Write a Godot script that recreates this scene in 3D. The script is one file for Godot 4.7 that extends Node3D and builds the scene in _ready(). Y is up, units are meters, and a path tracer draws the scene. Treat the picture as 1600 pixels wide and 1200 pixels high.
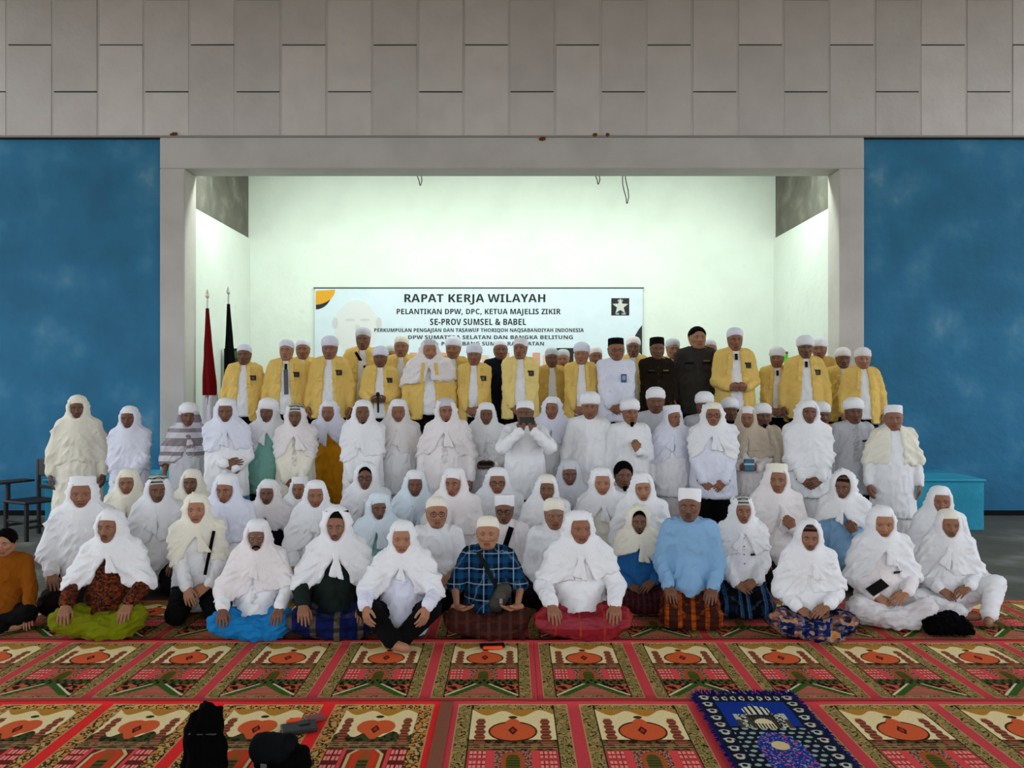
extends Node3D
# A group of men photographed in a hall, in rows in front of and on a low stage.
# Units are metres, y is up, the camera looks along -z. Every person faces +z in its own frame.

func _ready() -> void:
	var cam := Camera3D.new()
	cam.name = "camera"
	add_child(cam)
	cam.position = Vector3(0, 1.8, 0)
	cam.fov = rad_to_deg(2.0 * atan(600.0 / 1300.0))
	cam.current = true
	# overcast daylight, which enters through the open bays and doorways of the hall
	var we := WorldEnvironment.new()
	var env := Environment.new()
	env.background_mode = Environment.BG_SKY
	var sky := Sky.new()
	var sm := ProceduralSkyMaterial.new()
	sm.sky_top_color = Color(0.86, 0.9, 0.95)
	sm.sky_horizon_color = Color(0.95, 0.96, 0.97)
	sm.ground_bottom_color = Color(0.45, 0.44, 0.4)
	sm.ground_horizon_color = Color(0.6, 0.59, 0.55)
	sm.sky_energy_multiplier = 1.5
	sm.ground_energy_multiplier = 1.5
	sky.sky_material = sm
	env.sky = sky
	env.tonemap_mode = Environment.TONE_MAPPER_LINEAR
	env.tonemap_exposure = 1.43
	env.sdfgi_enabled = true
	env.ssao_enabled = true
	env.ssil_enabled = true
	we.environment = env
	add_child(we)
	noise.seed = 5
	noise.frequency = 1.0
	noise.fractal_octaves = 2
	fine.seed = 9
	fine.frequency = 1.0
	fine.fractal_octaves = 2
	tex_wrinkle = noise_tex(0.012, true, 6.0, 3)
	tex_plaster = noise_tex(0.03, true, 3.0, 5)
	# unseen tube lamps, added on the back of the beam to brighten the stage
	for k in 4:
		added_tube_lamp(Vector3(-3.3 + 2.2 * k, 5.0, -11.84), Vector3(0.95, PI, 0), 1.8, 3.9, ["added tube lamp behind the stage beam, leftmost of four", "added tube lamp behind the stage beam, second from the left", "added tube lamp behind the stage beam, third from the left", "added tube lamp behind the stage beam, rightmost of four"][k])
	var t0 := Time.get_ticks_msec()
	build_hall()
	build_carpets()
	build_blue_rug()
	build_banner()
	build_back_things()
	print("setting ", Time.get_ticks_msec() - t0)
	build_people()
	print("people ", Time.get_ticks_msec() - t0)
	build_chair(Vector3(-5.62, 0, -9.75), -0.5, "dark wooden study chair with a writing arm at the left wall")
	build_small_things()
	build_carried()
	print("all ", Time.get_ticks_msec() - t0)

var who := {}

func build_people() -> void:
	for s in people():
		if s.has("boy"):
			s.h = s.h
		var r := person(s)
		who[s.label] = s
		if s.has("badge"):
			chest_badge(s)
		if s.has("card"):
			id_card(s)
		if s.has("uniform"):
			uniform(s, s.uniform)
		if s.has("buttons"):
			buttons(s)
		if s.has("pocket"):
			pocket_pen(s, 0.09, s.J.chest.y + (-0.06 if s.has("shawl") else 0.02))
		if s.has("tie"):
			var n: float = s.J.neck.y
			var u := {"over": [shirt(s.pose, "under", [0.0135, 0.016, 0.019][s.lod])]}
			strap(u, Vector2(0, n - 0.03), Vector2(0.0, n - 0.1), 0.03, cloth(Color(0.1, 0.1, 0.11)), r, 0.003, "tie_knot")
			if s.tie == 2:
				strap(u, Vector2(0, n - 0.1), Vector2(0.012, n - 0.4), 0.05, cloth(Color(0.36, 0.36, 0.38)), r, 0.003, "tie")
		if s.has("strap"):
			var n: float = s.J.neck.y
			match s.strap:
				1: strap(s, Vector2(0.14, n - 0.05), Vector2(0.07, n - 0.38), 0.026, flat(Color(0.03, 0.03, 0.03), 0.8), r, 0.001)
				2: strap(s, Vector2(0.07, n - 0.02), Vector2(-0.02, n - 0.3), 0.05, flat(Color(0.03, 0.03, 0.035), 0.8), r)
				3: strap(s, Vector2(-0.08, n - 0.02), Vector2(0.12, n - 0.34), 0.03, flat(Color(0.04, 0.04, 0.03), 0.8), r)

# things that people hold or that hang on them stay things of their own
func phone(at: Transform3D, label: String) -> void:
	var t := thing("smartphone", label, "phone")
	t.transform = at
	part("case", boxm(Vector3(-0.037, -0.075, -0.005), Vector3(0.037, 0.075, 0.004), 0.004), flat(Color(0.02, 0.02, 0.022), 0.35), t)
	part("screen", boxm(Vector3(-0.034, -0.07, 0.003), Vector3(0.034, 0.07, 0.0052), 0.001), flat(Color(0.008, 0.008, 0.01), 0.12), t)
	part("camera_bump", boxm(Vector3(-0.03, 0.04, -0.008), Vector3(-0.008, 0.068, -0.005), 0.001), flat(Color(0.05, 0.05, 0.055), 0.3), t)

func build_carried() -> void:
	var s: Dictionary = who["seated man in blue plaid shirt with an open collar and brown sarong"]
	var b := thing("crossbody_bag", "olive grey crossbody bag with a zip pocket on the plaid shirt", "bag")
	b.transform = s.root.transform
	var m := flat(Color(0.17, 0.155, 0.125), 0.7)
	var zz := front_z(s.front, 0.1, s.J.waist.y + 0.0, 0.03)
	var c := Vector3(0.1, s.J.waist.y + 0.02, zz + 0.045)
	part("pouch", soft_at(c, [[Vector3(0.03, 0.055, 0), Vector3(-0.03, -0.06, 0), 0.062, 0.062, Vector3(1, 1, 1.5)]]), m, b)
	part("zip_pocket", boxm(c + Vector3(-0.04, -0.005, 0.034), c + Vector3(0.045, 0.055, 0.047), 0.006), flat(Color(0.22, 0.2, 0.165), 0.6), b)
	part("label_print", boxm(c + Vector3(-0.005, -0.04, 0.04), c + Vector3(0.02, 0.0, 0.0485), 0.001), flat(Color(0.5, 0.48, 0.44), 0.6), b)
	strap(s, Vector2(-0.075, s.J.neck.y - 0.01), Vector2(0.08, s.J.waist.y + 0.07), 0.032, flat(Color(0.1, 0.105, 0.085), 0.8), b)
	s = who["standing man taking a picture with a phone before his face"]
	phone(s.root.transform * place(Vector3(0, s.J.wr[0].y + 0.1, s.J.wr[0].z + 0.015), Vector3(0, 0, PI / 2)), "dark phone held sideways before a standing man's face")
	s = who["standing man holding a dark phone at his waist"]
	phone(s.root.transform * place(Vector3(0, s.J.wr[0].y + 0.03, s.J.wr[0].z + 0.09), Vector3(-0.9, 0, PI / 2)), "dark phone held at the waist by a standing man")
	s = who["seated man in white shawl with a black phone on his lap"]
	phone(s.root.transform * place(Vector3(-0.09, 0.3, 0.24), Vector3(-0.8, 0, -0.95), Vector3.ONE * 1.15), "black phone lying on the white robe of a seated man")
	s = who["man in yellow jacket holding a dark microphone at his waist"]
	var mic := thing("microphone", "dark microphone held at the waist on stage", "microphone")
	mic.transform = s.root.transform * place(Vector3(0.0, s.J.wr[0].y + 0.0, s.J.wr[0].z + 0.11), Vector3(0.2, 0, 0))
	var st := tool_()
	bar(st, Vector3(0, -0.16, 0), Vector3(0, 0.06, 0), 0.013, 0.018, 12)
	part("handle", st.commit(), flat(Color(0.02, 0.02, 0.022), 0.5), mic)
	var gd := lathe([[0.01, -1.0], [0.5, -0.86], [0.86, -0.5], [1.0, 0.0], [0.86, 0.5], [0.5, 0.86], [0.01, 1.0]], 0.027, 0.027, 14)
	part("grille", to_mesh(gd), flat(Color(0.05, 0.05, 0.05), 0.45, 0.5), mic, place(Vector3(0, 0.075, 0), Vector3.ZERO, Vector3(1, 0.03, 1)))
	s = who["standing man in white hood with a beige folder under his arm"]
	var fo := thing("paper_folder", "beige paper folder held upright at a standing man's side", "folder")
	fo.transform = s.root.transform * place(Vector3(0.2, 0.98, 0.16), Vector3(0.0, 0.25, -0.05))
	part("cover", boxm(Vector3(-0.06, -0.16, -0.008), Vector3(0.06, 0.16, 0.008), 0.002), flat(Color(0.55, 0.42, 0.27), 0.8), fo)
	part("papers", boxm(Vector3(-0.056, -0.15, -0.004), Vector3(0.056, 0.165, 0.004)), flat(Color(0.8, 0.78, 0.72), 0.8), fo)
	s = who["standing man in beige sheer shawl carrying a blue packet"]
	var pk := thing("blue_packet", "teal blue and white packet held in front of a beige shawl", "packet")
	pk.transform = s.root.transform * place(Vector3(0.0, s.J.wr[0].y + 0.04, s.J.wr[0].z + 0.075), Vector3(0, 0.1, 0))
	part("wrapper", boxm(Vector3(-0.055, -0.065, -0.02), Vector3(0.055, 0.065, 0.02), 0.008), flat(Color(0.1, 0.38, 0.48), 0.35), pk)
	part("white_band", boxm(Vector3(-0.056, 0.0, -0.021), Vector3(0.056, 0.022, 0.021), 0.004), flat(Color(0.75, 0.8, 0.82), 0.4), pk)

func soft_at(c: Vector3, prims: Array) -> Mesh:
	var v := Vox.new(c - Vector3.ONE * 0.16, c + Vector3.ONE * 0.16, 0.009)
	for p in prims:
		v.cap(c + p[0], c + p[1], p[2], p[3], 0.02, p[4])
	var d := v.net()
	crease(d, 0.004, Vector3(9, 9, 9))
	return to_mesh(d)


# ---------------------------------------------------------------- voxel field and surface nets
class Vox:
	var o: Vector3
	var c: float
	var nx: int
	var ny: int
	var nz: int
	var f: PackedFloat32Array
	func _init(lo: Vector3, hi: Vector3, cell: float) -> void:
		c = cell
		o = lo - Vector3.ONE * cell * 2.0
		var s := (hi - lo) / cell
		nx = int(ceil(s.x)) + 5
		ny = int(ceil(s.y)) + 5
		nz = int(ceil(s.z)) + 5
		f = PackedFloat32Array()
		f.resize(nx * ny * nz)
		f.fill(0.3)
	# joins (op 0) or cuts away (op 1) a tapered capsule; sc squeezes it along its axes
	func cap(a: Vector3, b: Vector3, ra: float, rb: float, k: float, sc := Vector3.ONE, op := 0) -> void:
		var m := maxf(ra, rb) + k + 2.6 * c
		var mv := Vector3(m / sc.x, m / sc.y, m / sc.z)
		var lo := ((a.min(b) - mv - o) / c)
		var hi := ((a.max(b) + mv - o) / c)
		var x0 := maxi(0, int(lo.x)); var x1 := mini(nx - 1, int(hi.x) + 1)
		var y0 := maxi(0, int(lo.y)); var y1 := mini(ny - 1, int(hi.y) + 1)
		var z0 := maxi(0, int(lo.z)); var z1 := mini(nz - 1, int(hi.z) + 1)
		var ab := b - a
		var ll := ab.length_squared()
		var inv := 1.0 / ll if ll > 1e-9 else 0.0
		var dr := rb - ra
		var kk := maxf(k, 1e-5)
		var q := 0.25 / kk
		var ox := o.x - a.x
		for z in range(z0, z1 + 1):
			var pz := o.z + z * c - a.z
			for y in range(y0, y1 + 1):
				var py := o.y + y * c - a.y
				var i := (z * ny + y) * nx + x0
				for x in range(x0, x1 + 1):
					var p := Vector3(ox + x * c, py, pz)
					var t := clampf(p.dot(ab) * inv, 0.0, 1.0)
					var d := ((p - ab * t) * sc).length() - (ra + dr * t)
					var e := f[i]
					if op == 0:
						var h := kk - absf(e - d)
						e = minf(e, d)
						if h > 0.0:
							e -= h * h * q
					else:
						d = -d
						var h2 := kk - absf(e - d)
						e = maxf(e, d)
						if h2 > 0.0:
							e += h2 * h2 * q
					f[i] = e
					i += 1
	# keeps only what lies on the side of the plane that n points to
	func keep(n: Vector3, at: Vector3) -> void:
		var i := 0
		var cx := n.x * c
		for z in nz:
			for y in ny:
				var d := (at - Vector3(o.x, o.y + y * c, o.z + z * c)).dot(n)
				for x in nx:
					if d > f[i]:
						f[i] = d
					i += 1
					d -= cx
	# cuts the lower edge: height y0 in the middle, falling by side per metre of |x| and by back per metre of -z, slightly wavy
	func hem(y0: float, side: float, back: float, slant: float) -> void:
		for z in nz:
			var pz := o.z + z * c
			for x in nx:
				var px := o.x + x * c
				var h := y0 - side * absf(px) + back * pz + slant * px + 0.012 * sin(px * 21.0 + pz * 15.0) + 0.008 * sin(px * 43.0 - pz * 31.0 + slant * 40.0)
				for y in ny:
					var d := h - (o.y + y * c)
					if d < -0.15:
						break
					var i := (z * ny + y) * nx + x
					if d > f[i]:
						f[i] = d
	# opens the front (z beyond zc) along the middle: half width w0 at y0 growing by s per metre downward
	func open_front(y0: float, zc: float, w0: float, s: float, bend := 0.0) -> void:
		for z in nz:
			var pz := o.z + z * c
			if pz < zc:
				continue
			for y in ny:
				var py := o.y + y * c
				if py > y0:
					continue
				var w := w0 + s * (y0 - py)
				var i := (z * ny + y) * nx
				for x in nx:
					var d := w - absf(o.x + x * c - bend * (y0 - py))
					if d > f[i]:
						f[i] = d
					i += 1
	func net() -> Dictionary:
		var vid := PackedInt32Array()
		vid.resize(nx * ny * nz)
		vid.fill(-1)
		var v := PackedVector3Array()
		var n := PackedVector3Array()
		var t := PackedInt32Array()
		var lim := 2.7 * c
		var sy := nx
		var sz := nx * ny
		for z in nz - 1:
			for y in ny - 1:
				var i := (z * ny + y) * nx - 1
				for x in nx - 1:
					i += 1
					var a := f[i]
					if a > lim or a < -lim:
						continue
					var b := f[i + 1]; var d := f[i + sy]; var e := f[i + sy + 1]
					var g := f[i + sz]; var h := f[i + sz + 1]; var k := f[i + sz + sy]; var l := f[i + sz + sy + 1]
					var lowest := minf(minf(minf(a, b), minf(d, e)), minf(minf(g, h), minf(k, l)))
					if lowest >= 0.0:
						continue
					if maxf(maxf(maxf(a, b), maxf(d, e)), maxf(maxf(g, h), maxf(k, l))) < 0.0:
						continue
					var s := Vector3.ZERO
					var cnt := 0
					if (a < 0) != (b < 0): s += Vector3(a / (a - b), 0, 0); cnt += 1
					if (d < 0) != (e < 0): s += Vector3(d / (d - e), 1, 0); cnt += 1
					if (g < 0) != (h < 0): s += Vector3(g / (g - h), 0, 1); cnt += 1
					if (k < 0) != (l < 0): s += Vector3(k / (k - l), 1, 1); cnt += 1
					if (a < 0) != (d < 0): s += Vector3(0, a / (a - d), 0); cnt += 1
					if (b < 0) != (e < 0): s += Vector3(1, b / (b - e), 0); cnt += 1
					if (g < 0) != (k < 0): s += Vector3(0, g / (g - k), 1); cnt += 1
					if (h < 0) != (l < 0): s += Vector3(1, h / (h - l), 1); cnt += 1
					if (a < 0) != (g < 0): s += Vector3(0, 0, a / (a - g)); cnt += 1
					if (b < 0) != (h < 0): s += Vector3(1, 0, b / (b - h)); cnt += 1
					if (d < 0) != (k < 0): s += Vector3(0, 1, d / (d - k)); cnt += 1
					if (e < 0) != (l < 0): s += Vector3(1, 1, e / (e - l)); cnt += 1
					vid[i] = v.size()
					v.append(o + (Vector3(x, y, z) + s / cnt) * c)
					n.append(Vector3(b + e + h + l - a - d - g - k, d + e + k + l - a - b - g - h, g + h + k + l - a - b - d - e).normalized())
					if x > 0 and y > 0 and z > 0:
						var A := a < 0.0
						if A != (b < 0.0):
							quad(t, vid[i], vid[i - sy], vid[i - sy - sz], vid[i - sz], not A)
						if A != (d < 0.0):
							quad(t, vid[i], vid[i - sz], vid[i - sz - 1], vid[i - 1], not A)
						if A != (g < 0.0):
							quad(t, vid[i], vid[i - 1], vid[i - 1 - sy], vid[i - sy], not A)
		return {"v": v, "n": n, "t": t}
	func quad(t: PackedInt32Array, a: int, b: int, d: int, e: int, flip: bool) -> void:
		if a < 0 or b < 0 or d < 0 or e < 0:
			return
		if flip:
			t.append_array(PackedInt32Array([a, b, d, a, d, e]))
		else:
			t.append_array(PackedInt32Array([a, d, b, a, e, d]))

# ---------------------------------------------------------------- mesh helpers
var noise := FastNoiseLite.new()
var fine := FastNoiseLite.new()
var cache := {}
var mats := {}
var used := {}

func renormal(d: Dictionary) -> void:
	var v: PackedVector3Array = d.v
	var t: PackedInt32Array = d.t
	var n := PackedVector3Array()
	n.resize(v.size())
	var i := 0
	while i < t.size():
		var a := t[i]; var b := t[i + 1]; var e := t[i + 2]
		var fn := (v[e] - v[a]).cross(v[b] - v[a])
		n[a] += fn; n[b] += fn; n[e] += fn
		i += 3
	for j in n.size():
		n[j] = n[j].normalized()
	d.n = n

# cloth folds: moves the surface in and out by up to amp, stretched along "along"
func crease(d: Dictionary, amp: float, freq: Vector3, keep_floor := false) -> void:
	var v: PackedVector3Array = d.v
	var n: PackedVector3Array = d.n
	for i in v.size():
		var p := v[i]
		var w := noise.get_noise_3dv(p * freq)
		w = maxf(0.65 - 2.6 * absf(w), -0.35)
		var q := p + n[i] * (w * amp)
		if keep_floor and q.y < 0.004:
			q.y = 0.004
		v[i] = q
	d.v = v
	renormal(d)

# folds of a cloth that hangs from the throat and the head
func drape(d: Dictionary, from: Vector3, face: Vector3, amp: float, salt: float) -> void:
	var v: PackedVector3Array = d.v
	var n: PackedVector3Array = d.n
	for i in v.size():
		var p := v[i] - from
		var r := p.length()
		var ang := atan2(p.x, -p.y - 0.05) if p.z > -0.02 else atan2(p.x, -p.y + 0.2)
		var w := noise.get_noise_3d(ang * 4.2, r * 2.2 + salt * 5.0, salt * 2.0)
		w = 0.5 - 2.9 * absf(w)
		var g := noise.get_noise_3d(p.x * 2.2, p.y * 9.5 + absf(p.x) * 8.0, p.z * 1.6 + salt * 3.0)
		var fade := smoothstep(0.05, 0.2, r) * smoothstep(0.09, 0.17, v[i].distance_to(face))
		v[i] += n[i] * (amp * fade * maxf(w + 0.9 * (0.3 - 1.6 * absf(g)), -0.22))
	d.v = v
	renormal(d)

# one gentle smoothing pass over a mesh
func relax(d: Dictionary, k: float) -> void:
	var v: PackedVector3Array = d.v
	var t: PackedInt32Array = d.t
	var sum := PackedVector3Array()
	sum.resize(v.size())
	var cnt := PackedFloat32Array()
	cnt.resize(v.size())
	var i := 0
	while i < t.size():
		var a := t[i]; var b := t[i + 1]; var e := t[i + 2]
		var m := v[a] + v[b] + v[e]
		sum[a] += m; sum[b] += m; sum[e] += m
		cnt[a] += 3.0; cnt[b] += 3.0; cnt[e] += 3.0
		i += 3
	for j in v.size():
		if cnt[j] > 0.0:
			v[j] = v[j].lerp(sum[j] / cnt[j], k)
	d.v = v
	renormal(d)

func empty() -> Dictionary:
	return {"v": PackedVector3Array(), "n": PackedVector3Array(), "t": PackedInt32Array(), "c": PackedColorArray()}

func paint(d: Dictionary, col: Color) -> void:
	var cc := PackedColorArray()
	cc.resize(d.v.size())
	cc.fill(col)
	d.c = cc

func append(to: Dictionary, d: Dictionary, x: Transform3D, mirrored := false) -> void:
	var base: int = to.v.size()
	var v: PackedVector3Array = x * d.v
	var rot := Transform3D(x.basis, Vector3.ZERO)
	var n: PackedVector3Array = rot * d.n
	var t: PackedInt32Array = d.t.duplicate()
	if mirrored:
		t.reverse()
	for i in t.size():
		t[i] += base
	to.v.append_array(v)
	to.n.append_array(n)
	to.t.append_array(t)
	to.c.append_array(d.c)

func to_mesh(d: Dictionary) -> ArrayMesh:
	var a := []
	a.resize(Mesh.ARRAY_MAX)
	a[Mesh.ARRAY_VERTEX] = d.v
	a[Mesh.ARRAY_NORMAL] = d.n
	if d.has("c") and d.c.size() == d.v.size():
		a[Mesh.ARRAY_COLOR] = d.c
	a[Mesh.ARRAY_INDEX] = d.t
	var m := ArrayMesh.new()
	m.add_surface_from_arrays(Mesh.PRIMITIVE_TRIANGLES, a)
	return m

func turned(d: Dictionary) -> Dictionary:
	# the same shape seen in a mirror across x
	var x := Transform3D(Basis(Vector3(-1, 0, 0), Vector3(0, 1, 0), Vector3(0, 0, 1)), Vector3.ZERO)
	var r := empty()
	append(r, d, x, true)
	return r

func numbered(called: String) -> String:
	var k: int = used.get(called, 0)
	used[called] = k + 1
	return called if k == 0 else "%s_%03d" % [called, k]

func thing(called: String, label: String, category: String, at := Vector3.ZERO, turn := 0.0, group := "") -> Node3D:
	var o := Node3D.new()
	o.name = numbered(called)
	add_child(o)
	o.position = at
	o.rotation.y = turn
	tag(o, label, category, group)
	return o

func tag(o: Node, label: String, category: String, group := "") -> void:
	o.set_meta("label", label)
	o.set_meta("category", category)
	if group != "":
		o.set_meta("group", group)

func part(called: String, mesh: Mesh, m: Material, parent: Node, at := Transform3D.IDENTITY, label := "") -> MeshInstance3D:
	var o := MeshInstance3D.new()
	o.mesh = mesh
	o.material_override = m
	o.cast_shadow = GeometryInstance3D.SHADOW_CASTING_SETTING_ON
	if parent == self:
		o.name = numbered(called)
		add_child(o)
	else:
		o.name = called
		parent.add_child(o, true)
	o.transform = at
	if label != "":
		o.set_meta("label", label)
	return o

func struct(called: String, mesh: Mesh, m: Material, at := Transform3D.IDENTITY) -> MeshInstance3D:
	var o := part(called, mesh, m, self, at)
	o.set_meta("kind", "structure")
	return o

func place(p: Vector3, turn := Vector3.ZERO, s := Vector3.ONE) -> Transform3D:
	return Transform3D(Basis.from_euler(turn) * Basis.from_scale(s), p)

# boxes with bevelled edges gathered in one SurfaceTool
func tool_() -> SurfaceTool:
	var st := SurfaceTool.new()
	st.begin(Mesh.PRIMITIVE_TRIANGLES)
	return st

func tri(st: SurfaceTool, a: Vector3, b: Vector3, d: Vector3, out: Vector3) -> void:
	var nn := (d - a).cross(b - a)
	if nn.dot(out) < 0:
		var s := b; b = d; d = s
		nn = -nn
	nn = nn.normalized()
	for p in [a, b, d]:
		st.set_normal(nn)
		st.add_vertex(p)

func box(st: SurfaceTool, lo: Vector3, hi: Vector3, bevel := 0.0, x := Transform3D.IDENTITY) -> void:
	var mid := (lo + hi) * 0.5
	var h := (hi - lo) * 0.5
	var b := minf(bevel, minf(h.x, minf(h.y, h.z)) * 0.9)
	for ax in 3:
		var u := (ax + 1) % 3
		var w := (ax + 2) % 3
		for s in [-1.0, 1.0]:
			var pts := []
			for q in [[-1, -1], [1, -1], [1, 1], [-1, 1]]:
				var p := Vector3.ZERO
				p[ax] = s * h[ax]
				p[u] = q[0] * (h[u] - b)
				p[w] = q[1] * (h[w] - b)
				pts.append(x * (mid + p))
			var out := Vector3.ZERO
			out[ax] = s
			out = x.basis * out
			tri(st, pts[0], pts[1], pts[2], out)
			tri(st, pts[0], pts[2], pts[3], out)
	if b <= 0.0:
		return
	for ax in 3:
		var u := (ax + 1) % 3
		var w := (ax + 2) % 3
		for q in [[-1, -1], [1, -1], [1, 1], [-1, 1]]:
			var pts := []
			for s in [-1.0, 1.0]:
				var p1 := Vector3.ZERO
				p1[ax] = s * (h[ax] - b); p1[u] = q[0] * h[u]; p1[w] = q[1] * (h[w] - b)
				var p2 := p1
				p2[u] = q[0] * (h[u] - b); p2[w] = q[1] * h[w]
				pts.append(x * (mid + p1))
				pts.append(x * (mid + p2))
			var out := Vector3.ZERO
			out[u] = q[0]; out[w] = q[1]
			out = x.basis * out
			tri(st, pts[0], pts[1], pts[3], out)
			tri(st, pts[0], pts[3], pts[2], out)
	for sx in [-1, 1]:
		for sy in [-1, 1]:
			for sz in [-1, 1]:
				var s := Vector3(sx, sy, sz)
				tri(st, x * (mid + s * (h - Vector3(0, b, b))), x * (mid + s * (h - Vector3(b, 0, b))), x * (mid + s * (h - Vector3(b, b, 0))), x.basis * s)

func boxm(lo: Vector3, hi: Vector3, bevel := 0.0) -> ArrayMesh:
	var st := tool_()
	box(st, lo, hi, bevel)
	return st.commit()

# a round bar from a to b
func bar(st: SurfaceTool, a: Vector3, b: Vector3, ra: float, rb: float, n := 10) -> void:
	var d := (b - a).normalized()
	var u := d.cross(Vector3.UP if absf(d.y) < 0.9 else Vector3.RIGHT).normalized()
	var w := d.cross(u)
	for i in n:
		var a0 := TAU * i / n
		var a1 := TAU * (i + 1) / n
		var d0 := u * cos(a0) + w * sin(a0)
		var d1 := u * cos(a1) + w * sin(a1)
		tri(st, a + d0 * ra, a + d1 * ra, b + d1 * rb, d0 + d1)
		tri(st, a + d0 * ra, b + d1 * rb, b + d0 * rb, d0 + d1)
		tri(st, a, a + d0 * ra, a + d1 * ra, -d)
		tri(st, b, b + d0 * rb, b + d1 * rb, d)

# a profile [radius, height] turned round y; the plan is an oval of half axes sx, sz
func lathe(prof: Array, sx: float, sz: float, seg := 24, wob := 0.0) -> Dictionary:
	var d := empty()
	var v := PackedVector3Array()
	var t := PackedInt32Array()
	for j in prof.size():
		for i in seg:
			var a := TAU * i / seg
			var r: float = prof[j][0]
			var yy: float = prof[j][1]
			if wob > 0.0:
				yy += wob * noise.get_noise_2d(cos(a) * 6.0 + j * 0.9, sin(a) * 6.0)
			v.append(Vector3(cos(a) * r * sx, yy, sin(a) * r * sz))
	for j in prof.size() - 1:
		for i in seg:
			var i1 := (i + 1) % seg
			var a := j * seg + i
			var b := j * seg + i1
			var e := (j + 1) * seg + i
			var g := (j + 1) * seg + i1
			t.append_array(PackedInt32Array([a, b, g, a, g, e]))
	d.v = v
	d.t = t
	renormal(d)
	return d

# flat polygon with thickness in the xy plane, facing +z
func slab(poly: PackedVector2Array, depth: float) -> ArrayMesh:
	var st := tool_()
	var tr := Geometry2D.triangulate_polygon(poly)
	var i := 0
	while i < tr.size():
		var p := []
		for k in 3:
			p.append(poly[tr[i + k]])
		tri(st, Vector3(p[0].x, p[0].y, depth), Vector3(p[1].x, p[1].y, depth), Vector3(p[2].x, p[2].y, depth), Vector3.BACK)
		tri(st, Vector3(p[0].x, p[0].y, 0), Vector3(p[1].x, p[1].y, 0), Vector3(p[2].x, p[2].y, 0), Vector3.FORWARD)
		i += 3
	for k in poly.size():
		var a := poly[k]
		var b := poly[(k + 1) % poly.size()]
		var out := Vector3(b.y - a.y, a.x - b.x, 0)
		if Geometry2D.is_polygon_clockwise(poly):
			out = -out
		tri(st, Vector3(a.x, a.y, 0), Vector3(b.x, b.y, 0), Vector3(b.x, b.y, depth), out)
		tri(st, Vector3(a.x, a.y, 0), Vector3(b.x, b.y, depth), Vector3(a.x, a.y, depth), out)
	return st.commit()

func words(text: String, size: float, bold := true) -> TextMesh:
	var t := TextMesh.new()
	var fo := SystemFont.new()
	fo.font_names = PackedStringArray(["Droid Sans"])
	fo.font_weight = 700 if bold else 400
	t.font = fo
	t.text = text
	t.font_size = 64
	t.pixel_size = size / 46.0
	t.depth = 0.006
	return t

# ---------------------------------------------------------------- materials
var tex_wrinkle: NoiseTexture2D
var tex_weave: NoiseTexture2D
var tex_plaster: NoiseTexture2D
var tex_blot: NoiseTexture2D

func noise_tex(freq: float, normal: bool, bump: float, oct: int, ramp: Gradient = null, size := 512, seed_ := 3) -> NoiseTexture2D:
	var fn := FastNoiseLite.new()
	fn.seed = seed_
	fn.noise_type = FastNoiseLite.TYPE_SIMPLEX_SMOOTH
	fn.frequency = freq
	fn.fractal_octaves = oct
	var t := NoiseTexture2D.new()
	t.width = size
	t.height = size
	t.seamless = true
	t.noise = fn
	t.as_normal_map = normal
	t.bump_strength = bump
	t.color_ramp = ramp
	return t

func ramp_of(stops: Array) -> Gradient:
	var g := Gradient.new()
	var offs := PackedFloat32Array()
	var cols := PackedColorArray()
	for s in stops:
		offs.append(s[0])
		cols.append(s[1])
	g.offsets = offs
	g.colors = cols
	return g

func flat(col: Color, rough := 0.8, metal := 0.0) -> StandardMaterial3D:
	var key := "flat%s%.2f%.2f" % [col.to_html(), rough, metal]
	if mats.has(key):
		return mats[key]
	var m := StandardMaterial3D.new()
	m.albedo_color = col
	m.roughness = rough
	m.metallic = metal
	m.metallic_specular = 0.5 if rough < 0.75 else 0.15
	mats[key] = m
	return m

func cloth(col: Color, printed := false) -> StandardMaterial3D:
	var key := "cloth%s%s" % [col.to_html(), printed]
	if mats.has(key):
		return mats[key]
	var m := StandardMaterial3D.new()
	m.albedo_color = col
	m.roughness = 0.92
	m.metallic_specular = 0.25
	m.normal_enabled = true
	m.normal_texture = tex_wrinkle
	m.normal_scale = 0.9
	m.uv1_triplanar = true
	m.uv1_scale = Vector3(4.2, 1.7, 4.2)
	m.vertex_color_use_as_albedo = printed
	mats[key] = m
	return m

# cloth with a printed or woven pattern in its own frame
func patterned(key: String, img: Image, scale: Vector3) -> StandardMaterial3D:
	if mats.has(key):
		return mats[key]
	var m := StandardMaterial3D.new()
	m.albedo_texture = ImageTexture.create_from_image(img)
	m.roughness = 0.9
	m.metallic_specular = 0.25
	m.uv1_triplanar = true
	m.uv1_scale = scale
	m.normal_enabled = true
	m.normal_texture = tex_wrinkle
	m.normal_scale = 0.3
	mats[key] = m
	return m

func skin(col: Color) -> StandardMaterial3D:
	var key := "skin" + col.to_html()
	if mats.has(key):
		return mats[key]
	var m := StandardMaterial3D.new()
	m.albedo_color = col
	m.roughness = 0.55
	m.metallic_specular = 0.4
	m.vertex_color_use_as_albedo = true
	mats[key] = m
	return m

# ---------------------------------------------------------------- people: poses
func bend(a: Vector3, b: Vector3, l1: float, l2: float, pole: Vector3) -> Vector3:
	var d := b - a
	var L := minf(d.length(), l1 + l2 - 0.004)
	var dir := d.normalized()
	var x := (l1 * l1 - l2 * l2 + L * L) / (2.0 * L)
	var h := sqrt(maxf(l1 * l1 - x * x, 0.0))
	var pp := pole - dir * pole.dot(dir)
	return a + dir * x + pp.normalized() * h

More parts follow.
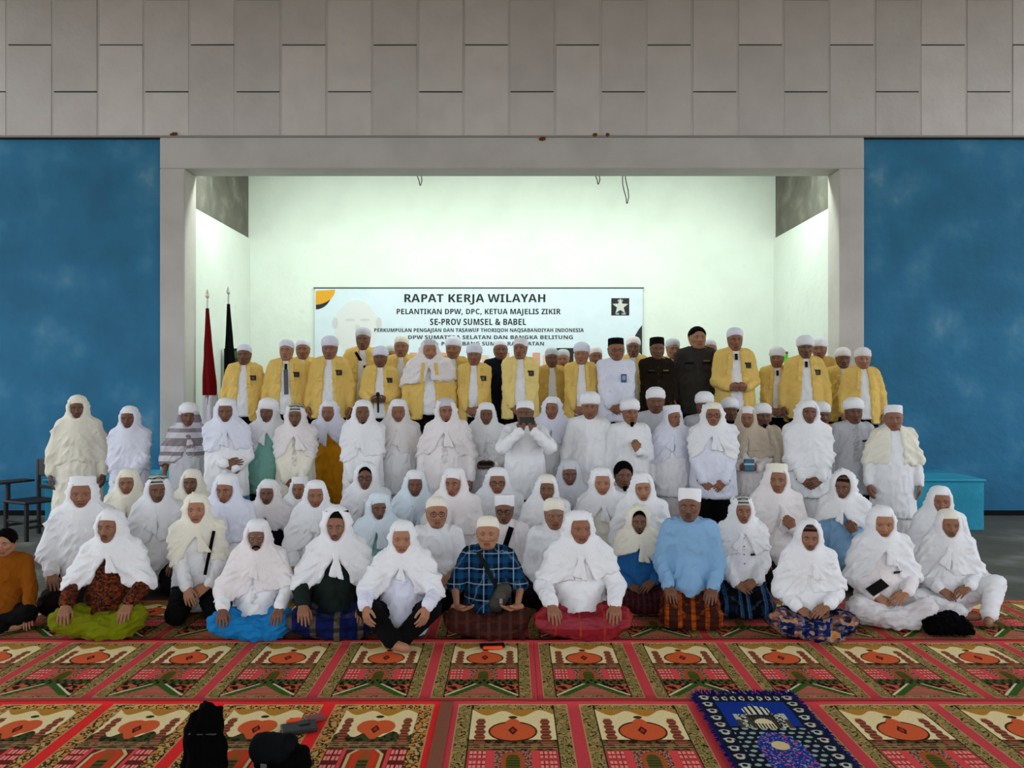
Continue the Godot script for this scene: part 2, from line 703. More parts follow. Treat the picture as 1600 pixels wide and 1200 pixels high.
func hand_at(w: Vector3, along: Vector3, palm: Vector3) -> Transform3D:
	var y := along.normalized()
	var z := (palm - y * palm.dot(y)).normalized()
	return Transform3D(Basis(y.cross(z), y, z), w)

# joints of a 1.63 m man; index 0 is the side at -x (the person's right), 1 the side at +x
func pose(kind: String) -> Dictionary:
	var key := "pose " + kind
	if cache.has(key):
		return cache[key]
	var J := {}
	var bits := kind.split(" ")
	var base := bits[0]
	var arms := bits[1]
	var py := 0.86
	var lean := 0.0
	var pz := 0.0
	J.grip = [false, false]
	match base:
		"stand":
			J.knee = [Vector3(-0.095, 0.47, 0.02), Vector3(0.095, 0.47, 0.02)]
			J.ank = [Vector3(-0.1, 0.08, -0.02), Vector3(0.1, 0.08, -0.02)]
			J.toe = [Vector3(-0.125, 0.036, 0.13), Vector3(0.125, 0.036, 0.13)]
		"cross":
			py = 0.125
			lean = 0.06
			J.knee = [Vector3(-0.25, 0.15, 0.3), Vector3(0.25, 0.15, 0.3)]
			J.ank = [Vector3(0.07, 0.06, 0.33), Vector3(-0.07, 0.055, 0.24)]
			J.toe = [Vector3(0.18, 0.045, 0.3), Vector3(-0.18, 0.045, 0.2)]
		"bent":
			py = 0.12
			lean = 0.1
			J.knee = [Vector3(-0.24, 0.27, 0.27), Vector3(0.24, 0.27, 0.27)]
			J.ank = [Vector3(-0.02, 0.07, 0.42), Vector3(0.03, 0.06, 0.34)]
			J.toe = [Vector3(0.08, 0.04, 0.5), Vector3(-0.08, 0.04, 0.4)]
		"heels":
			py = 0.235
			lean = 0.07
			J.knee = [Vector3(-0.15, 0.09, 0.36), Vector3(0.15, 0.09, 0.36)]
			J.ank = [Vector3(-0.1, 0.07, -0.05), Vector3(0.1, 0.07, -0.05)]
			J.toe = [Vector3(-0.08, 0.04, -0.19), Vector3(0.08, 0.04, -0.19)]
		"raised":
			py = 0.125
			lean = 0.08
			J.knee = [Vector3(-0.3, 0.13, 0.24), Vector3(0.34, 0.3, 0.2)]
			J.ank = [Vector3(0.05, 0.06, 0.33), Vector3(0.24, 0.07, 0.4)]
			J.toe = [Vector3(0.16, 0.045, 0.36), Vector3(0.2, 0.036, 0.53)]
	var u := Vector3(0, cos(lean), sin(lean))
	var pel := Vector3(0, py, pz)
	J.pel = pel
	J.waist = pel + u * 0.16
	J.chest = pel + u * 0.34
	var shc := pel + u * 0.485 + Vector3(0, 0, -0.01)
	J.neck = pel + u * 0.53 + Vector3(0, 0, -0.012)
	J.head = Vector3(0, J.neck.y + 0.124, J.neck.z + 0.035)
	J.sh = [shc + Vector3(-0.152, -0.008, 0), shc + Vector3(0.152, -0.008, 0)]
	J.hip = [pel + Vector3(-0.085, -0.02, 0), pel + Vector3(0.085, -0.02, 0)]
	J.base = base
	J.top = J.head.y + 0.121
	var wr := [Vector3.ZERO, Vector3.ZERO]
	var hd := [Vector3.DOWN, Vector3.DOWN]
	var pn := [Vector3.RIGHT, Vector3.LEFT]
	var pole := [Vector3(-0.55, -0.5, -0.75), Vector3(0.55, -0.5, -0.75)]
	for s in 2:
		var g := -1.0 if s == 0 else 1.0
		match base + "_" + arms:
			"stand_side":
				wr[s] = Vector3(g * 0.255, 0.83, 0.05)
				hd[s] = Vector3(g * -0.08, -1, 0.12)
				pn[s] = Vector3(-g, 0, -0.2)
			"stand_clasp":
				wr[s] = Vector3(g * 0.085, 0.845 + 0.015 * g, 0.185 + 0.012 * g)
				hd[s] = Vector3(-g * 0.85, -0.55, 0.12)
				pn[s] = Vector3(0, -0.1, -1)
			"stand_low":
				wr[s] = Vector3(g * 0.1, 0.8, 0.17 + 0.01 * g)
				hd[s] = Vector3(-g * 0.75, -0.65, 0.1)
				pn[s] = Vector3(0, 0, -1)
			"stand_belly":
				wr[s] = Vector3(g * 0.1, 0.98, 0.22)
				hd[s] = Vector3(-g * 0.8, 0.05, 0.3)
				pn[s] = Vector3(0, 0.5, -1)
				J.grip[s] = true
			"stand_photo":
				wr[s] = Vector3(g * 0.06, 1.35, 0.27)
				hd[s] = Vector3(-g * 0.15, 1, 0.05)
				pn[s] = Vector3(-g * 0.3, 0, -1)
				J.grip[s] = true
				pole[s] = Vector3(g * 1, -1, 0)
			"stand_fist":
				if s == 1:
					wr[s] = Vector3(0.05, 1.13, 0.2)
					hd[s] = Vector3(-0.35, 1, 0.1)
					pn[s] = Vector3(0, 0, -1)
					J.grip[s] = true
				else:
					wr[s] = Vector3(-0.245, 0.84, 0.06)
					hd[s] = Vector3(0.08, -1, 0.15)
					pn[s] = Vector3(1, 0, -0.2)
			"stand_fold":
				if s == 0:
					wr[s] = Vector3(0.02, 1.0, 0.2)
					hd[s] = Vector3(1, 0.05, 0.15)
					pn[s] = Vector3(0, 0, -1)
				else:
					wr[s] = Vector3(0.1, 0.95, 0.2)
					hd[s] = Vector3(-0.6, 0.5, 0.1)
					pn[s] = Vector3(0, 0, -1)
					J.grip[s] = true
			"cross_knees":
				wr[s] = Vector3(g * 0.22, 0.26, 0.32)
				hd[s] = Vector3(-g * 0.12, -0.62, 0.85)
				pn[s] = Vector3(0, -0.85, -0.5)
			"cross_open":
				wr[s] = Vector3(g * 0.235, 0.25, 0.31)
				hd[s] = Vector3(-g * 0.75, 0.02, 0.5)
				pn[s] = Vector3(-g * 0.15, 1, 0.2)
				J.grip[s] = false
			"cross_lap", "raised_lap":
				wr[s] = Vector3(g * 0.115, 0.26 + 0.02 * g, 0.26 + 0.02 * g)
				hd[s] = Vector3(-g * 0.75, -0.45, 0.4)
				pn[s] = Vector3(0, -0.8, -0.6)
			"cross_floor":
				if s == 1:
					wr[s] = Vector3(0.26, 0.13, 0.3)
					hd[s] = Vector3(0.1, -0.75, 0.7)
					pn[s] = Vector3(0, -0.8, -0.6)
				else:
					wr[s] = Vector3(-0.2, 0.25, 0.26)
					hd[s] = Vector3(0.2, -0.6, 0.8)
					pn[s] = Vector3(0, -0.85, -0.5)
			"bent_knees":
				wr[s] = Vector3(g * 0.235, 0.33, 0.43)
				hd[s] = Vector3(-g * 0.28, -0.85, 0.4)
				pn[s] = Vector3(-g * 0.7, -0.1, -0.6)
			"heels_thighs":
				wr[s] = Vector3(g * 0.17, 0.29, 0.25)
				hd[s] = Vector3(-g * 0.2, -0.5, 0.85)
				pn[s] = Vector3(0, -0.9, -0.45)
			"heels_lap":
				wr[s] = Vector3(g * 0.095, 0.29 + 0.012 * g, 0.27)
				hd[s] = Vector3(-g * 0.85, -0.35, 0.35)
				pn[s] = Vector3(0, -0.6, -0.8)
			"heels_heart":
				if s == 1:
					wr[s] = Vector3(0.1, 0.5, 0.21)
					hd[s] = Vector3(-0.5, 0.75, 0.2)
					pn[s] = Vector3(0, 0, -1)
					J.grip[s] = true
				else:
					wr[s] = Vector3(-0.17, 0.29, 0.25)
					hd[s] = Vector3(0.2, -0.5, 0.85)
					pn[s] = Vector3(0, -0.9, -0.45)
			"heels_down":
				if s == 0:
					wr[s] = Vector3(-0.06, 0.26, 0.36)
					hd[s] = Vector3(0.2, -0.8, 0.5)
					pn[s] = Vector3(0.3, -0.5, -0.7)
				else:
					wr[s] = Vector3(0.1, 0.3, 0.3)
					hd[s] = Vector3(-0.8, -0.45, 0.35)
					pn[s] = Vector3(0, -0.6, -0.8)
	J.el = []
	for s in 2:
		var d: Vector3 = wr[s] - J.sh[s]
		if d.length() > 0.525:
			wr[s] = J.sh[s] + d.normalized() * 0.525
		J.el.append(bend(J.sh[s], wr[s], 0.285, 0.245, pole[s]))
	J.wr = wr
	J.hand = [hand_at(wr[0], hd[0], pn[0]), hand_at(wr[1], hd[1], pn[1])]
	cache[key] = J
	return J

func bounds(J: Dictionary, m: float) -> Array:
	var lo := Vector3.ONE * 9.0
	var hi := -lo
	for k in ["knee", "ank", "toe", "sh", "el", "wr", "hip"]:
		for p in J[k]:
			lo = lo.min(p)
			hi = hi.max(p)
	lo = lo.min(J.pel).min(J.head)
	hi = hi.max(J.head).max(J.pel)
	lo -= Vector3.ONE * m
	hi += Vector3.ONE * m
	lo.y = maxf(lo.y, -0.02)
	return [lo, hi]

func torso(v: Vox, J: Dictionary, fat: float, k: float) -> void:
	v.cap(J.pel, J.waist, 0.146 + fat, 0.132 + fat, k, Vector3(0.97, 1, 1.3))
	v.cap(J.waist, J.chest, 0.132 + fat, 0.142 + fat, k, Vector3(1, 1, 1.33))
	v.cap(J.chest, J.chest + (J.neck - J.chest) * 0.45, 0.142 + fat, 0.122 + fat, k, Vector3(0.97, 1, 1.33))
	var c: Vector3 = (J.sh[0] + J.sh[1]) * 0.5
	v.cap(c + Vector3(-0.105, -0.012, 0), c + Vector3(0.105, -0.012, 0), 0.06 + fat * 0.8, 0.06 + fat * 0.8, k)

func body(kind: String, cell: float) -> Dictionary:
	var key := "body %s %.3f" % [kind, cell]
	if cache.has(key):
		return cache[key]
	var J := pose(kind)
	var b := bounds(J, 0.19)
	var v := Vox.new(b[0], b[1], cell)
	torso(v, J, 0.0, 0.04)
	v.cap(J.neck - Vector3(0, 0.03, 0), J.head - Vector3(0, 0.05, 0.03), 0.062, 0.052, 0.03)
	for s in 2:
		v.cap(J.sh[s], J.el[s], 0.05, 0.04, 0.03)
		v.cap(J.el[s], J.wr[s], 0.036, 0.024, 0.012)
		v.cap(J.hip[s], J.knee[s], 0.088, 0.057, 0.03)
		v.cap(J.knee[s], J.knee[s].lerp(J.ank[s], 0.35), 0.056, 0.056, 0.015)
		v.cap(J.knee[s].lerp(J.ank[s], 0.35), J.ank[s], 0.056, 0.038, 0.012)
		v.cap(J.ank[s] - Vector3(0, 0.03, 0), J.toe[s], 0.04, 0.036, 0.012)
	v.keep(Vector3.UP, Vector3(0, 0.004, 0))
	var d := v.net()
	paint(d, Color.WHITE)
	cache[key] = d
	return d

# the hand at rest (or closed round something): wrist at the origin, fingers along +y, palm to +z, thumb at +x
func hand(grip: bool, cell: float) -> Dictionary:
	var key := "hand %s %.4f" % [grip, cell]
	if cache.has(key):
		return cache[key]
	var v := Vox.new(Vector3(-0.06, -0.04, -0.03), Vector3(0.075, 0.2, 0.1), cell)
	v.cap(Vector3(0, -0.03, 0), Vector3(0, 0.015, 0), 0.027, 0.026, 0.01, Vector3(0.9, 1, 1.15))
	var xs := [-0.032, -0.011, 0.011, 0.031]
	var ln := [0.058, 0.074, 0.081, 0.072]
	var kn := [0.076, 0.085, 0.089, 0.086]
	for i in 4:
		var a := Vector3(xs[i] * 0.55, 0.012, 0)
		var kk := Vector3(xs[i], kn[i], -0.004)
		v.cap(a, kk, 0.0145, 0.0115, 0.012)
		var ang: float = (0.75 if grip else 0.22) + 0.05 * i
		var p := kk
		var fan: float = xs[i] * (0.5 if not grip else -0.6)
		for j in 3:
			var L: float = ln[i] * [0.45, 0.31, 0.26][j]
			var q := p + Vector3(fan * L * 4.0, cos(ang) * L, sin(ang) * L)
			v.cap(p, q, 0.0095 - 0.001 * j, 0.0088 - 0.001 * j, 0.004)
			p = q
			ang += 0.8 if grip else 0.24
	var t0 := Vector3(0.022, 0.022, 0.006)
	var t1 := Vector3(0.047, 0.055, 0.016)
	var t2 := Vector3(0.052, 0.082, 0.026) if not grip else Vector3(0.038, 0.075, 0.042)
	var t3 := Vector3(0.051, 0.104, 0.034) if not grip else Vector3(0.018, 0.084, 0.055)
	v.cap(t0, t1, 0.017, 0.0115, 0.012)
	v.cap(t1, t2, 0.0112, 0.0102, 0.004)
	v.cap(t2, t3, 0.0102, 0.0085, 0.003)
	var d := v.net()
	paint(d, Color.WHITE)
	cache[key] = d
	return d

# a head with the face to +z; look: [width, jaw, nose, age]
func head(look: int, cell: float) -> Dictionary:
	var key := "head %d %.4f" % [look, cell]
	if cache.has(key):
		return cache[key]
	var w: float = [1.0, 1.05, 0.95, 1.08, 1.0, 0.93][look]
	var jaw: float = [1.0, 1.12, 0.94, 1.05, 0.9, 1.0][look]
	var nose: float = [1.0, 1.15, 1.0, 1.25, 0.9, 1.1][look]
	var gaunt: float = [0.0, 0.0, 0.006, -0.006, 0.0, 0.009][look]
	var v := Vox.new(Vector3(-0.1, -0.17, -0.125), Vector3(0.1, 0.125, 0.13), cell)
	v.cap(Vector3(0, 0.026, -0.012), Vector3(0, 0.026, -0.008), 0.087, 0.087, 0.02, Vector3(1.12 / w, 1.0, 0.92))
	v.cap(Vector3(0, 0.02, 0.02), Vector3(0, -0.055, 0.032), 0.066 * w, 0.05 * w, 0.03, Vector3(1, 1, 1))
	for s in [-1.0, 1.0]:
		v.cap(Vector3(s * 0.052 * w, -0.045, 0.0), Vector3(s * 0.026 * jaw, -0.088, 0.046), 0.024, 0.022 * jaw, 0.025)
		v.cap(Vector3(s * 0.045 * w, -0.018, 0.05), Vector3(s * 0.03 * w, -0.03, 0.064), 0.021 - gaunt * 0.5, 0.019 - gaunt, 0.02)
		v.cap(Vector3(s * 0.012, 0.02, 0.08), Vector3(s * 0.045, 0.018, 0.066), 0.013, 0.011, 0.014)
	v.cap(Vector3(0, -0.07, 0.045), Vector3(0, -0.092, 0.056), 0.036, 0.022 * jaw, 0.02)
	for s in [-1.0, 1.0]:
		v.cap(Vector3(s * 0.032 * w, -0.002, 0.094), Vector3(s * 0.036 * w, -0.003, 0.09), 0.015, 0.014, 0.014, Vector3(0.85, 1.15, 1), 1)
		v.cap(Vector3(s * 0.055, -0.06, 0.075), Vector3(s * 0.05, -0.075, 0.075), 0.012 + gaunt, 0.01 + gaunt, 0.02, Vector3.ONE, 1)
	v.cap(Vector3(0, 0.008, 0.084), Vector3(0, -0.033, 0.104), 0.0085, 0.0115 * nose, 0.01)
	for s in [-1.0, 1.0]:
		v.cap(Vector3(s * 0.013 * nose, -0.038, 0.09), Vector3(s * 0.011 * nose, -0.037, 0.097), 0.0085, 0.008, 0.006)
	v.cap(Vector3(-0.017, -0.062, 0.083), Vector3(0.017, -0.062, 0.083), 0.0075, 0.0075, 0.006)
	v.cap(Vector3(-0.015, -0.0745, 0.081), Vector3(0.015, -0.0745, 0.081), 0.008, 0.008, 0.006)
	v.cap(Vector3(-0.024, -0.068, 0.09), Vector3(0.024, -0.068, 0.09), 0.0028, 0.0028, 0.002, Vector3.ONE, 1)
	for s in [-1.0, 1.0]:
		v.cap(Vector3(s * 0.079 * w, 0.02, -0.016), Vector3(s * 0.076 * w, -0.028, -0.004), 0.014, 0.01, 0.006, Vector3(1.7, 1, 1))
	v.cap(Vector3(0, -0.05, -0.028), Vector3(0, -0.16, -0.035), 0.053, 0.056, 0.025)
	var d := v.net()
	var cc := PackedColorArray()
	for p in d.v:
		var q: Vector3 = p
		var sh := 1.0 + 0.1 * noise.get_noise_3dv(q * 40.0)
		var col := Color(sh, sh, sh)
		if q.z > 0.075 and absf(q.x) < 0.024 and q.y < -0.055 and q.y > -0.081:
			col = Color(0.78, 0.55, 0.55) if absf(q.y + 0.068) > 0.004 else Color(0.35, 0.25, 0.25)
		elif q.z > 0.05 and q.y < -0.05:
			col = Color(0.86, 0.87, 0.9)
		cc.append(col)
	d.c = cc
	cache[key] = d
	return d

# eyes, brows (and grey or dark moustache) of a head
func features(look: int, brow: float, moustache: bool) -> Dictionary:
	var key := "features %d %.2f %s" % [look, brow, moustache]
	if cache.has(key):
		return cache[key]
	var w: float = [1.0, 1.05, 0.95, 1.08, 1.0, 0.93][look]
	var d := empty()
	for s in [-1.0, 1.0]:
		var e := lathe([[0.01, -1.0], [0.5, -0.86], [0.86, -0.5], [1.0, 0.0], [0.86, 0.5], [0.5, 0.86], [0.01, 1.0]], 1.0, 1.0, 12)
		var cc := PackedColorArray()
		for p in e.v:
			cc.append(Color(0.02, 0.015, 0.012) if p.y > 0.7 and absf(p.x) < 0.62 else Color(0.4, 0.36, 0.33))
		e.c = cc
		append(d, e, Transform3D(Basis.from_euler(Vector3(PI / 2 + 0.1, 0, 0)) * Basis.from_scale(Vector3(0.0135, 0.011, 0.0062)), Vector3(s * 0.032 * w, -0.001, 0.0722)))
		var st := Vox.new(Vector3(-0.07, 0.0, 0.03), Vector3(0.07, 0.045, 0.11), 0.004)
		st.cap(Vector3(s * 0.013, 0.018, 0.094), Vector3(s * 0.03, 0.023, 0.088), 0.0042, 0.0048, 0.002)
		st.cap(Vector3(s * 0.03, 0.023, 0.088), Vector3(s * 0.05, 0.016, 0.073), 0.0048, 0.0032, 0.002)
		var b := st.net()
		paint(b, Color(brow, brow, brow))
		append(d, b, Transform3D.IDENTITY)
	if moustache:
		var st := Vox.new(Vector3(-0.04, -0.075, 0.06), Vector3(0.04, -0.04, 0.115), 0.004)
		for s in [-1.0, 1.0]:
			st.cap(Vector3(s * 0.003, -0.051, 0.094), Vector3(s * 0.024, -0.058, 0.083), 0.0055, 0.004, 0.003)
		var b := st.net()
		paint(b, Color(brow, brow, brow))
		append(d, b, Transform3D.IDENTITY)
	cache[key] = d
	return d

# one continuous body mesh: trunk and limbs, head and hands; a second surface holds eyes and brows
func figure(kind: String, look: int, turn: Vector3, lod: int, sk: Color, brow: float, moustache: bool) -> ArrayMesh:
	var key := "figure %s %d %s %d %s %.2f %s" % [kind, look, turn, lod, sk.to_html(), brow, moustache]
	if cache.has(key):
		return cache[key]
	var J := pose(kind)
	var d := empty()
	append(d, body(kind, [0.019, 0.023, 0.027][lod]), Transform3D.IDENTITY)
	var ht := head_at(J, turn)
	append(d, head(look, [0.0052, 0.0062, 0.0075][lod]), ht)
	for s in 2:
		var h := hand(J.grip[s], [0.0045, 0.0055, 0.007][lod])
		var x: Transform3D = J.hand[s]
		if s == 1:
			x = x * Transform3D(Basis.from_scale(Vector3(-1, 1, 1)), Vector3.ZERO)
		append(d, h, x, s == 1)
	var m := to_mesh(d)
	m.surface_set_material(0, skin(sk))
	var e := empty()
	append(e, features(look, brow, moustache), ht)
	var a := []
	a.resize(Mesh.ARRAY_MAX)
	a[Mesh.ARRAY_VERTEX] = e.v
	a[Mesh.ARRAY_NORMAL] = e.n
	a[Mesh.ARRAY_COLOR] = e.c
	a[Mesh.ARRAY_INDEX] = e.t
	m.add_surface_from_arrays(Mesh.PRIMITIVE_TRIANGLES, a)
	if not mats.has("features"):
		var fm := StandardMaterial3D.new()
		fm.vertex_color_use_as_albedo = true
		fm.roughness = 0.5
		mats["features"] = fm
	m.surface_set_material(1, mats["features"])
	cache[key] = m
	return m

func head_at(J: Dictionary, turn: Vector3) -> Transform3D:
	return Transform3D(Basis.from_euler(turn) * Basis.from_scale(Vector3.ONE * 1.06), J.head)

# ---------------------------------------------------------------- clothes
# style: koko (long sleeves), tee (short sleeves), jacket (open front), robe (long, to the shins)
func shirt(kind: String, style: String, cell: float) -> Dictionary:
	var key := "shirt %s %s %.3f" % [kind, style, cell]
	if cache.has(key):
		return cache[key]
	var J := pose(kind)
	var b := bounds(J, 0.24)
	b[1].y = J.neck.y + 0.12
	var sit: bool = J.base != "stand"
	if not sit:
		b[0].y = {"jacket": 0.6, "robe": 0.28, "tunic": 0.4}.get(style, 0.58)
	var v := Vox.new(b[0], b[1], cell)
	var fat: float = {"jacket": 0.034, "under": 0.012, "robe": 0.024, "loose": 0.028}.get(style, 0.022)
	torso(v, J, fat, 0.05)
	if style != "jacket":
		v.cap(J.neck - Vector3(0, 0.06, 0), J.neck - Vector3(0, 0.012, -0.005), 0.085, 0.07, 0.025)
	else:
		v.cap(J.neck - Vector3(0, 0.06, 0.01), J.neck - Vector3(0, 0.01, 0.02), 0.1, 0.082, 0.02)
	var hem_r := 0.168 + fat
	if sit:
		v.cap(J.pel + Vector3(0, -0.02, 0), J.waist, hem_r + 0.012, hem_r - 0.012, 0.05, Vector3(1, 1, 1.2))
		v.cap(J.pel + Vector3(0, 0.03, 0.08), J.waist + Vector3(0, 0.0, 0.03), 0.13 + fat, 0.12 + fat, 0.05)
	else:
		var low := 0.3 if style == "robe" else 0.5
		v.cap(Vector3(0, low, 0), J.waist, hem_r + (0.055 if style == "robe" else 0.03), hem_r - 0.01, 0.05, Vector3(0.93, 1, 1.22))
	for s in 2:
		var sr := 0.055 + fat * 0.4
		if style == "tee":
			var e: Vector3 = J.sh[s].lerp(J.el[s], 0.92)
			v.cap(J.sh[s], e, 0.066, 0.07, 0.03)
		elif style != "under":
			v.cap(J.sh[s], J.el[s], sr + 0.004, sr - 0.002, 0.035)
			v.cap(J.el[s], J.el[s].lerp(J.wr[s], 0.93), sr - 0.002, 0.049, 0.02)
	if sit:
		v.keep(Vector3.UP, Vector3(0, 0.008, 0))
	else:
		var hem: float = {"jacket": 0.69, "robe": 0.36, "under": 0.75, "tunic": 0.48}.get(style, 0.66)
		# cut the hem but leave sleeves that hang lower
		v.keep(Vector3.UP, Vector3(0, hem, 0))
	if style == "jacket":
		v.open_front(J.neck.y + 0.06, J.neck.z + 0.02, 0.028, 0.07)
	var d := v.net()
	crease(d, 0.013, Vector3(8, 5, 8), sit)
	var cc := PackedColorArray()
	for i in d.v.size():
		var p: Vector3 = d.v[i]
		var n: Vector3 = d.n[i]
		var on: bool = absf(p.x) < 0.03 and n.z > 0.25 and p.y < J.neck.y + 0.02 and p.y > J.waist.y - 0.02
		var g := 0.0
		if on:
			g = clampf(fine.get_noise_3d(p.x * 70.0, p.y * 42.0, 3.0) * 1.4 + 0.45, 0.0, 1.0)
		var q := lerpf(1.0, 0.6, g)
		cc.append(Color(q, q, q))
	d.c = cc
	cache[key] = d
	return d

# style: trousers, sarong
func lower(kind: String, style: String, cell: float) -> Dictionary:
	var key := "lower %s %s %.3f" % [kind, style, cell]
	if cache.has(key):
		return cache[key]
	var J := pose(kind)
	var b := bounds(J, 0.2)
	b[1].y = J.waist.y + 0.06
	var v := Vox.new(b[0], b[1], cell)
	var sar := style == "sarong"
	v.cap(J.pel, J.pel + (J.waist - J.pel) * 0.5, 0.165, 0.15, 0.04, Vector3(0.97, 1, 1.25))
	if J.base == "stand" and sar:
		v.cap(Vector3(0, 0.1, 0.01), J.pel, 0.19, 0.168, 0.05, Vector3(0.98, 1, 1.28))
		v.keep(Vector3.UP, Vector3(0, 0.07, 0))
	else:
		var k := 0.042 if sar else 0.03
		for s in 2:
			var r := 0.02 if not sar else 0.022
			v.cap(J.hip[s], J.knee[s], 0.092 + r, 0.062 + r, k)
			v.cap(J.knee[s], J.knee[s].lerp(J.ank[s], 0.94), 0.062 + r, 0.05 + r, k * 0.6)
			if sar:
				v.cap(J.ank[s], J.toe[s], 0.06, 0.062, 0.04)
		if sar:
			var mid: Vector3 = (J.knee[0] + J.knee[1]) * 0.5
			v.cap(J.pel, Vector3(0, mid.y - 0.06, mid.z + 0.02), 0.12, 0.062, 0.06, Vector3(0.7, 1.2, 1))
		v.keep(Vector3.UP, Vector3(0, 0.006, 0))
	var d := v.net()
	crease(d, 0.021 if sar else 0.011, Vector3(7, 13, 6) if J.base != "stand" else Vector3(9, 1.6, 9), J.base != "stand")
	cache[key] = d
	return d

# a cloth over the head and shoulders; style: tied (closed, knotted at the throat), open (parts below the knot), short
func shawl(kind: String, style: String, cell: float) -> Dictionary:
	var key := "shawl %s %s %.3f" % [kind, style, cell]
	if cache.has(key):
		return cache[key]
	var J := pose(kind)
	var H: Vector3 = J.head
	var tall := style.ends_with("+")
	style = style.trim_suffix("+")
	var big := 0.028 if style == "over" else 0.0
	var N: Vector3 = J.neck
	var drop: float = {"tied": 0.36, "open": 0.34, "short": 0.2, "long": 0.5, "collar": 0.34, "parted": 0.3, "over": 0.3}[style]
	var v := Vox.new(Vector3(-0.4, N.y - drop - 0.1, -0.3), Vector3(0.4, H.y + 0.18, 0.34), cell)
	v.cap(J.chest, J.chest + Vector3(0, 0.1, 0), 0.184 + big, 0.16 + big, 0.05, Vector3(1, 1, 1.26))
	v.cap(N + Vector3(0, -drop, 0.02), J.chest, 0.2 + big, 0.184 + big, 0.05, Vector3(0.97, 1, 1.26))
	v.cap(J.sh[0] + Vector3(0.05, 0.0, 0), J.sh[1] - Vector3(0.05, 0.0, 0), 0.08, 0.08, 0.07)
	for s in 2:
		v.cap(J.sh[s], J.el[s], 0.08 + big, 0.087 + big, 0.05)
		if style in ["tied", "long"]:
			v.cap(J.el[s], J.el[s].lerp(J.wr[s], 0.35), 0.08, 0.074, 0.04)
	if style != "collar":
		v.cap(H + Vector3(0, 0.02, -0.02), H + Vector3(0, 0.018, -0.014), 0.124, 0.124, 0.05, Vector3(1.12, 1, 0.94))
		v.cap(H + Vector3(0, -0.05, -0.035), N + Vector3(0, -0.05, -0.01), 0.11, 0.138, 0.05, Vector3(1, 1, 1.05))
		v.cap(H + Vector3(0, -0.125, 0.045), N + Vector3(0, -0.06, 0.06), 0.062, 0.09, 0.05)
		if tall:
			v.cap(H + Vector3(0, 0.03, -0.02), H + Vector3(0, 0.052, -0.015), 0.118, 0.112, 0.03, Vector3(1.1, 1, 0.94))
		var e := 0.1
		v.cap(H + Vector3(0, 0.008, 0.12), H + Vector3(0, 0.006, 0.14), e, e, 0.012, Vector3(e / 0.073, e / 0.117, e / 0.108), 1)
	else:
		v.cap(N + Vector3(0, -0.07, -0.02), N + Vector3(0, 0.01, -0.02), 0.12, 0.092, 0.05)
	# the hem runs a little lower at the front corners
	match style:
		"open": v.hem(N.y - drop + 0.08, 0.3, 0.1, 0.0)
		"parted", "over": v.hem(N.y - drop, -0.15, 0.2, 0.12)
		"tied": v.hem(N.y - drop + 0.03, 0.1, 0.15, 0.2)
		"short": v.hem(N.y - drop + 0.04, 0.35, 0.1, -0.15)
		"long": v.hem(N.y - drop + 0.06, 0.12, 0.1, 0.1)
		_: v.hem(N.y - drop, 0.1, 0.1, 0.0)
	match style:
		"open": v.open_front(N.y - 0.085, N.z + 0.02, 0.006, 0.62)
		"parted", "over": v.open_front(N.y - 0.07, N.z + 0.02, 0.012, 0.3, 0.12)
		"tied": v.open_front(N.y - 0.15, N.z + 0.02, 0.0, 0.2, -0.16)
		"short": v.open_front(N.y - 0.09, N.z + 0.02, 0.0, 0.5)
		"collar": v.open_front(N.y + 0.1, N.z + 0.02, 0.035, 0.1)
	var d := v.net()
	drape(d, N + Vector3(0, -0.03, 0.1), H + Vector3(0, 0, 0.1), 0.033, drop * 7.0)
	relax(d, 0.85)
	cache[key] = d
	return d

func knot(cell: float) -> Dictionary:
	var key := "knot %.3f" % cell
	if cache.has(key):
		return cache[key]
	var v := Vox.new(Vector3(-0.08, -0.2, -0.05), Vector3(0.08, 0.05, 0.05), cell)
	v.cap(Vector3(-0.014, 0, 0), Vector3(0.016, -0.006, 0), 0.017, 0.015, 0.01, Vector3(1, 1, 1.3))
	v.cap(Vector3(0, -0.01, 0), Vector3(-0.03, -0.13, -0.004), 0.016, 0.03, 0.01, Vector3(1, 1, 1.9))
	v.cap(Vector3(0.005, -0.01, 0), Vector3(0.032, -0.16, -0.008), 0.015, 0.027, 0.01, Vector3(1, 1, 1.9))
	v.keep(Vector3(0.3, 1, 0), Vector3(0, -0.15, 0))
	var d := v.net()
	crease(d, 0.004, Vector3(24, 4, 16))
	cache[key] = d
	return d

func front_z(d: Dictionary, x: float, y: float, r := 0.022) -> float:
	var best := -9.0
	for p in d.v:
		if absf(p.x - x) < r and absf(p.y - y) < r and p.z > best:
			best = p.z
	return best

# head-wear in the head's own frame
func cap_mesh(style: String) -> Mesh:
	var key := "cap " + style
	if cache.has(key):
		return cache[key]
	var prof: Array
	match style:
		"kufi": prof = [[0.97, 0.03], [1.0, 0.032], [1.03, 0.05], [1.02, 0.075], [0.93, 0.1], [0.74, 0.12], [0.45, 0.131], [0.01, 0.135]]
		"pillbox": prof = [[0.97, 0.032], [1.0, 0.034], [1.02, 0.06], [1.02, 0.112], [1.0, 0.124], [0.93, 0.131], [0.5, 0.13], [0.01, 0.131]]
		"peci": prof = [[0.97, 0.036], [1.0, 0.038], [1.01, 0.06], [0.98, 0.125], [0.96, 0.134], [0.88, 0.136], [0.45, 0.128], [0.01, 0.126]]
		"turban": prof = [[0.95, 0.022], [1.05, 0.024], [1.16, 0.04], [1.2, 0.062], [1.13, 0.08], [1.16, 0.092], [1.05, 0.115], [0.85, 0.127], [0.82, 0.135], [0.5, 0.148], [0.01, 0.152]]
	var d := lathe(prof, 0.084, 0.1, 28, 0.002)
	cache[key] = to_mesh(d)
	return cache[key]

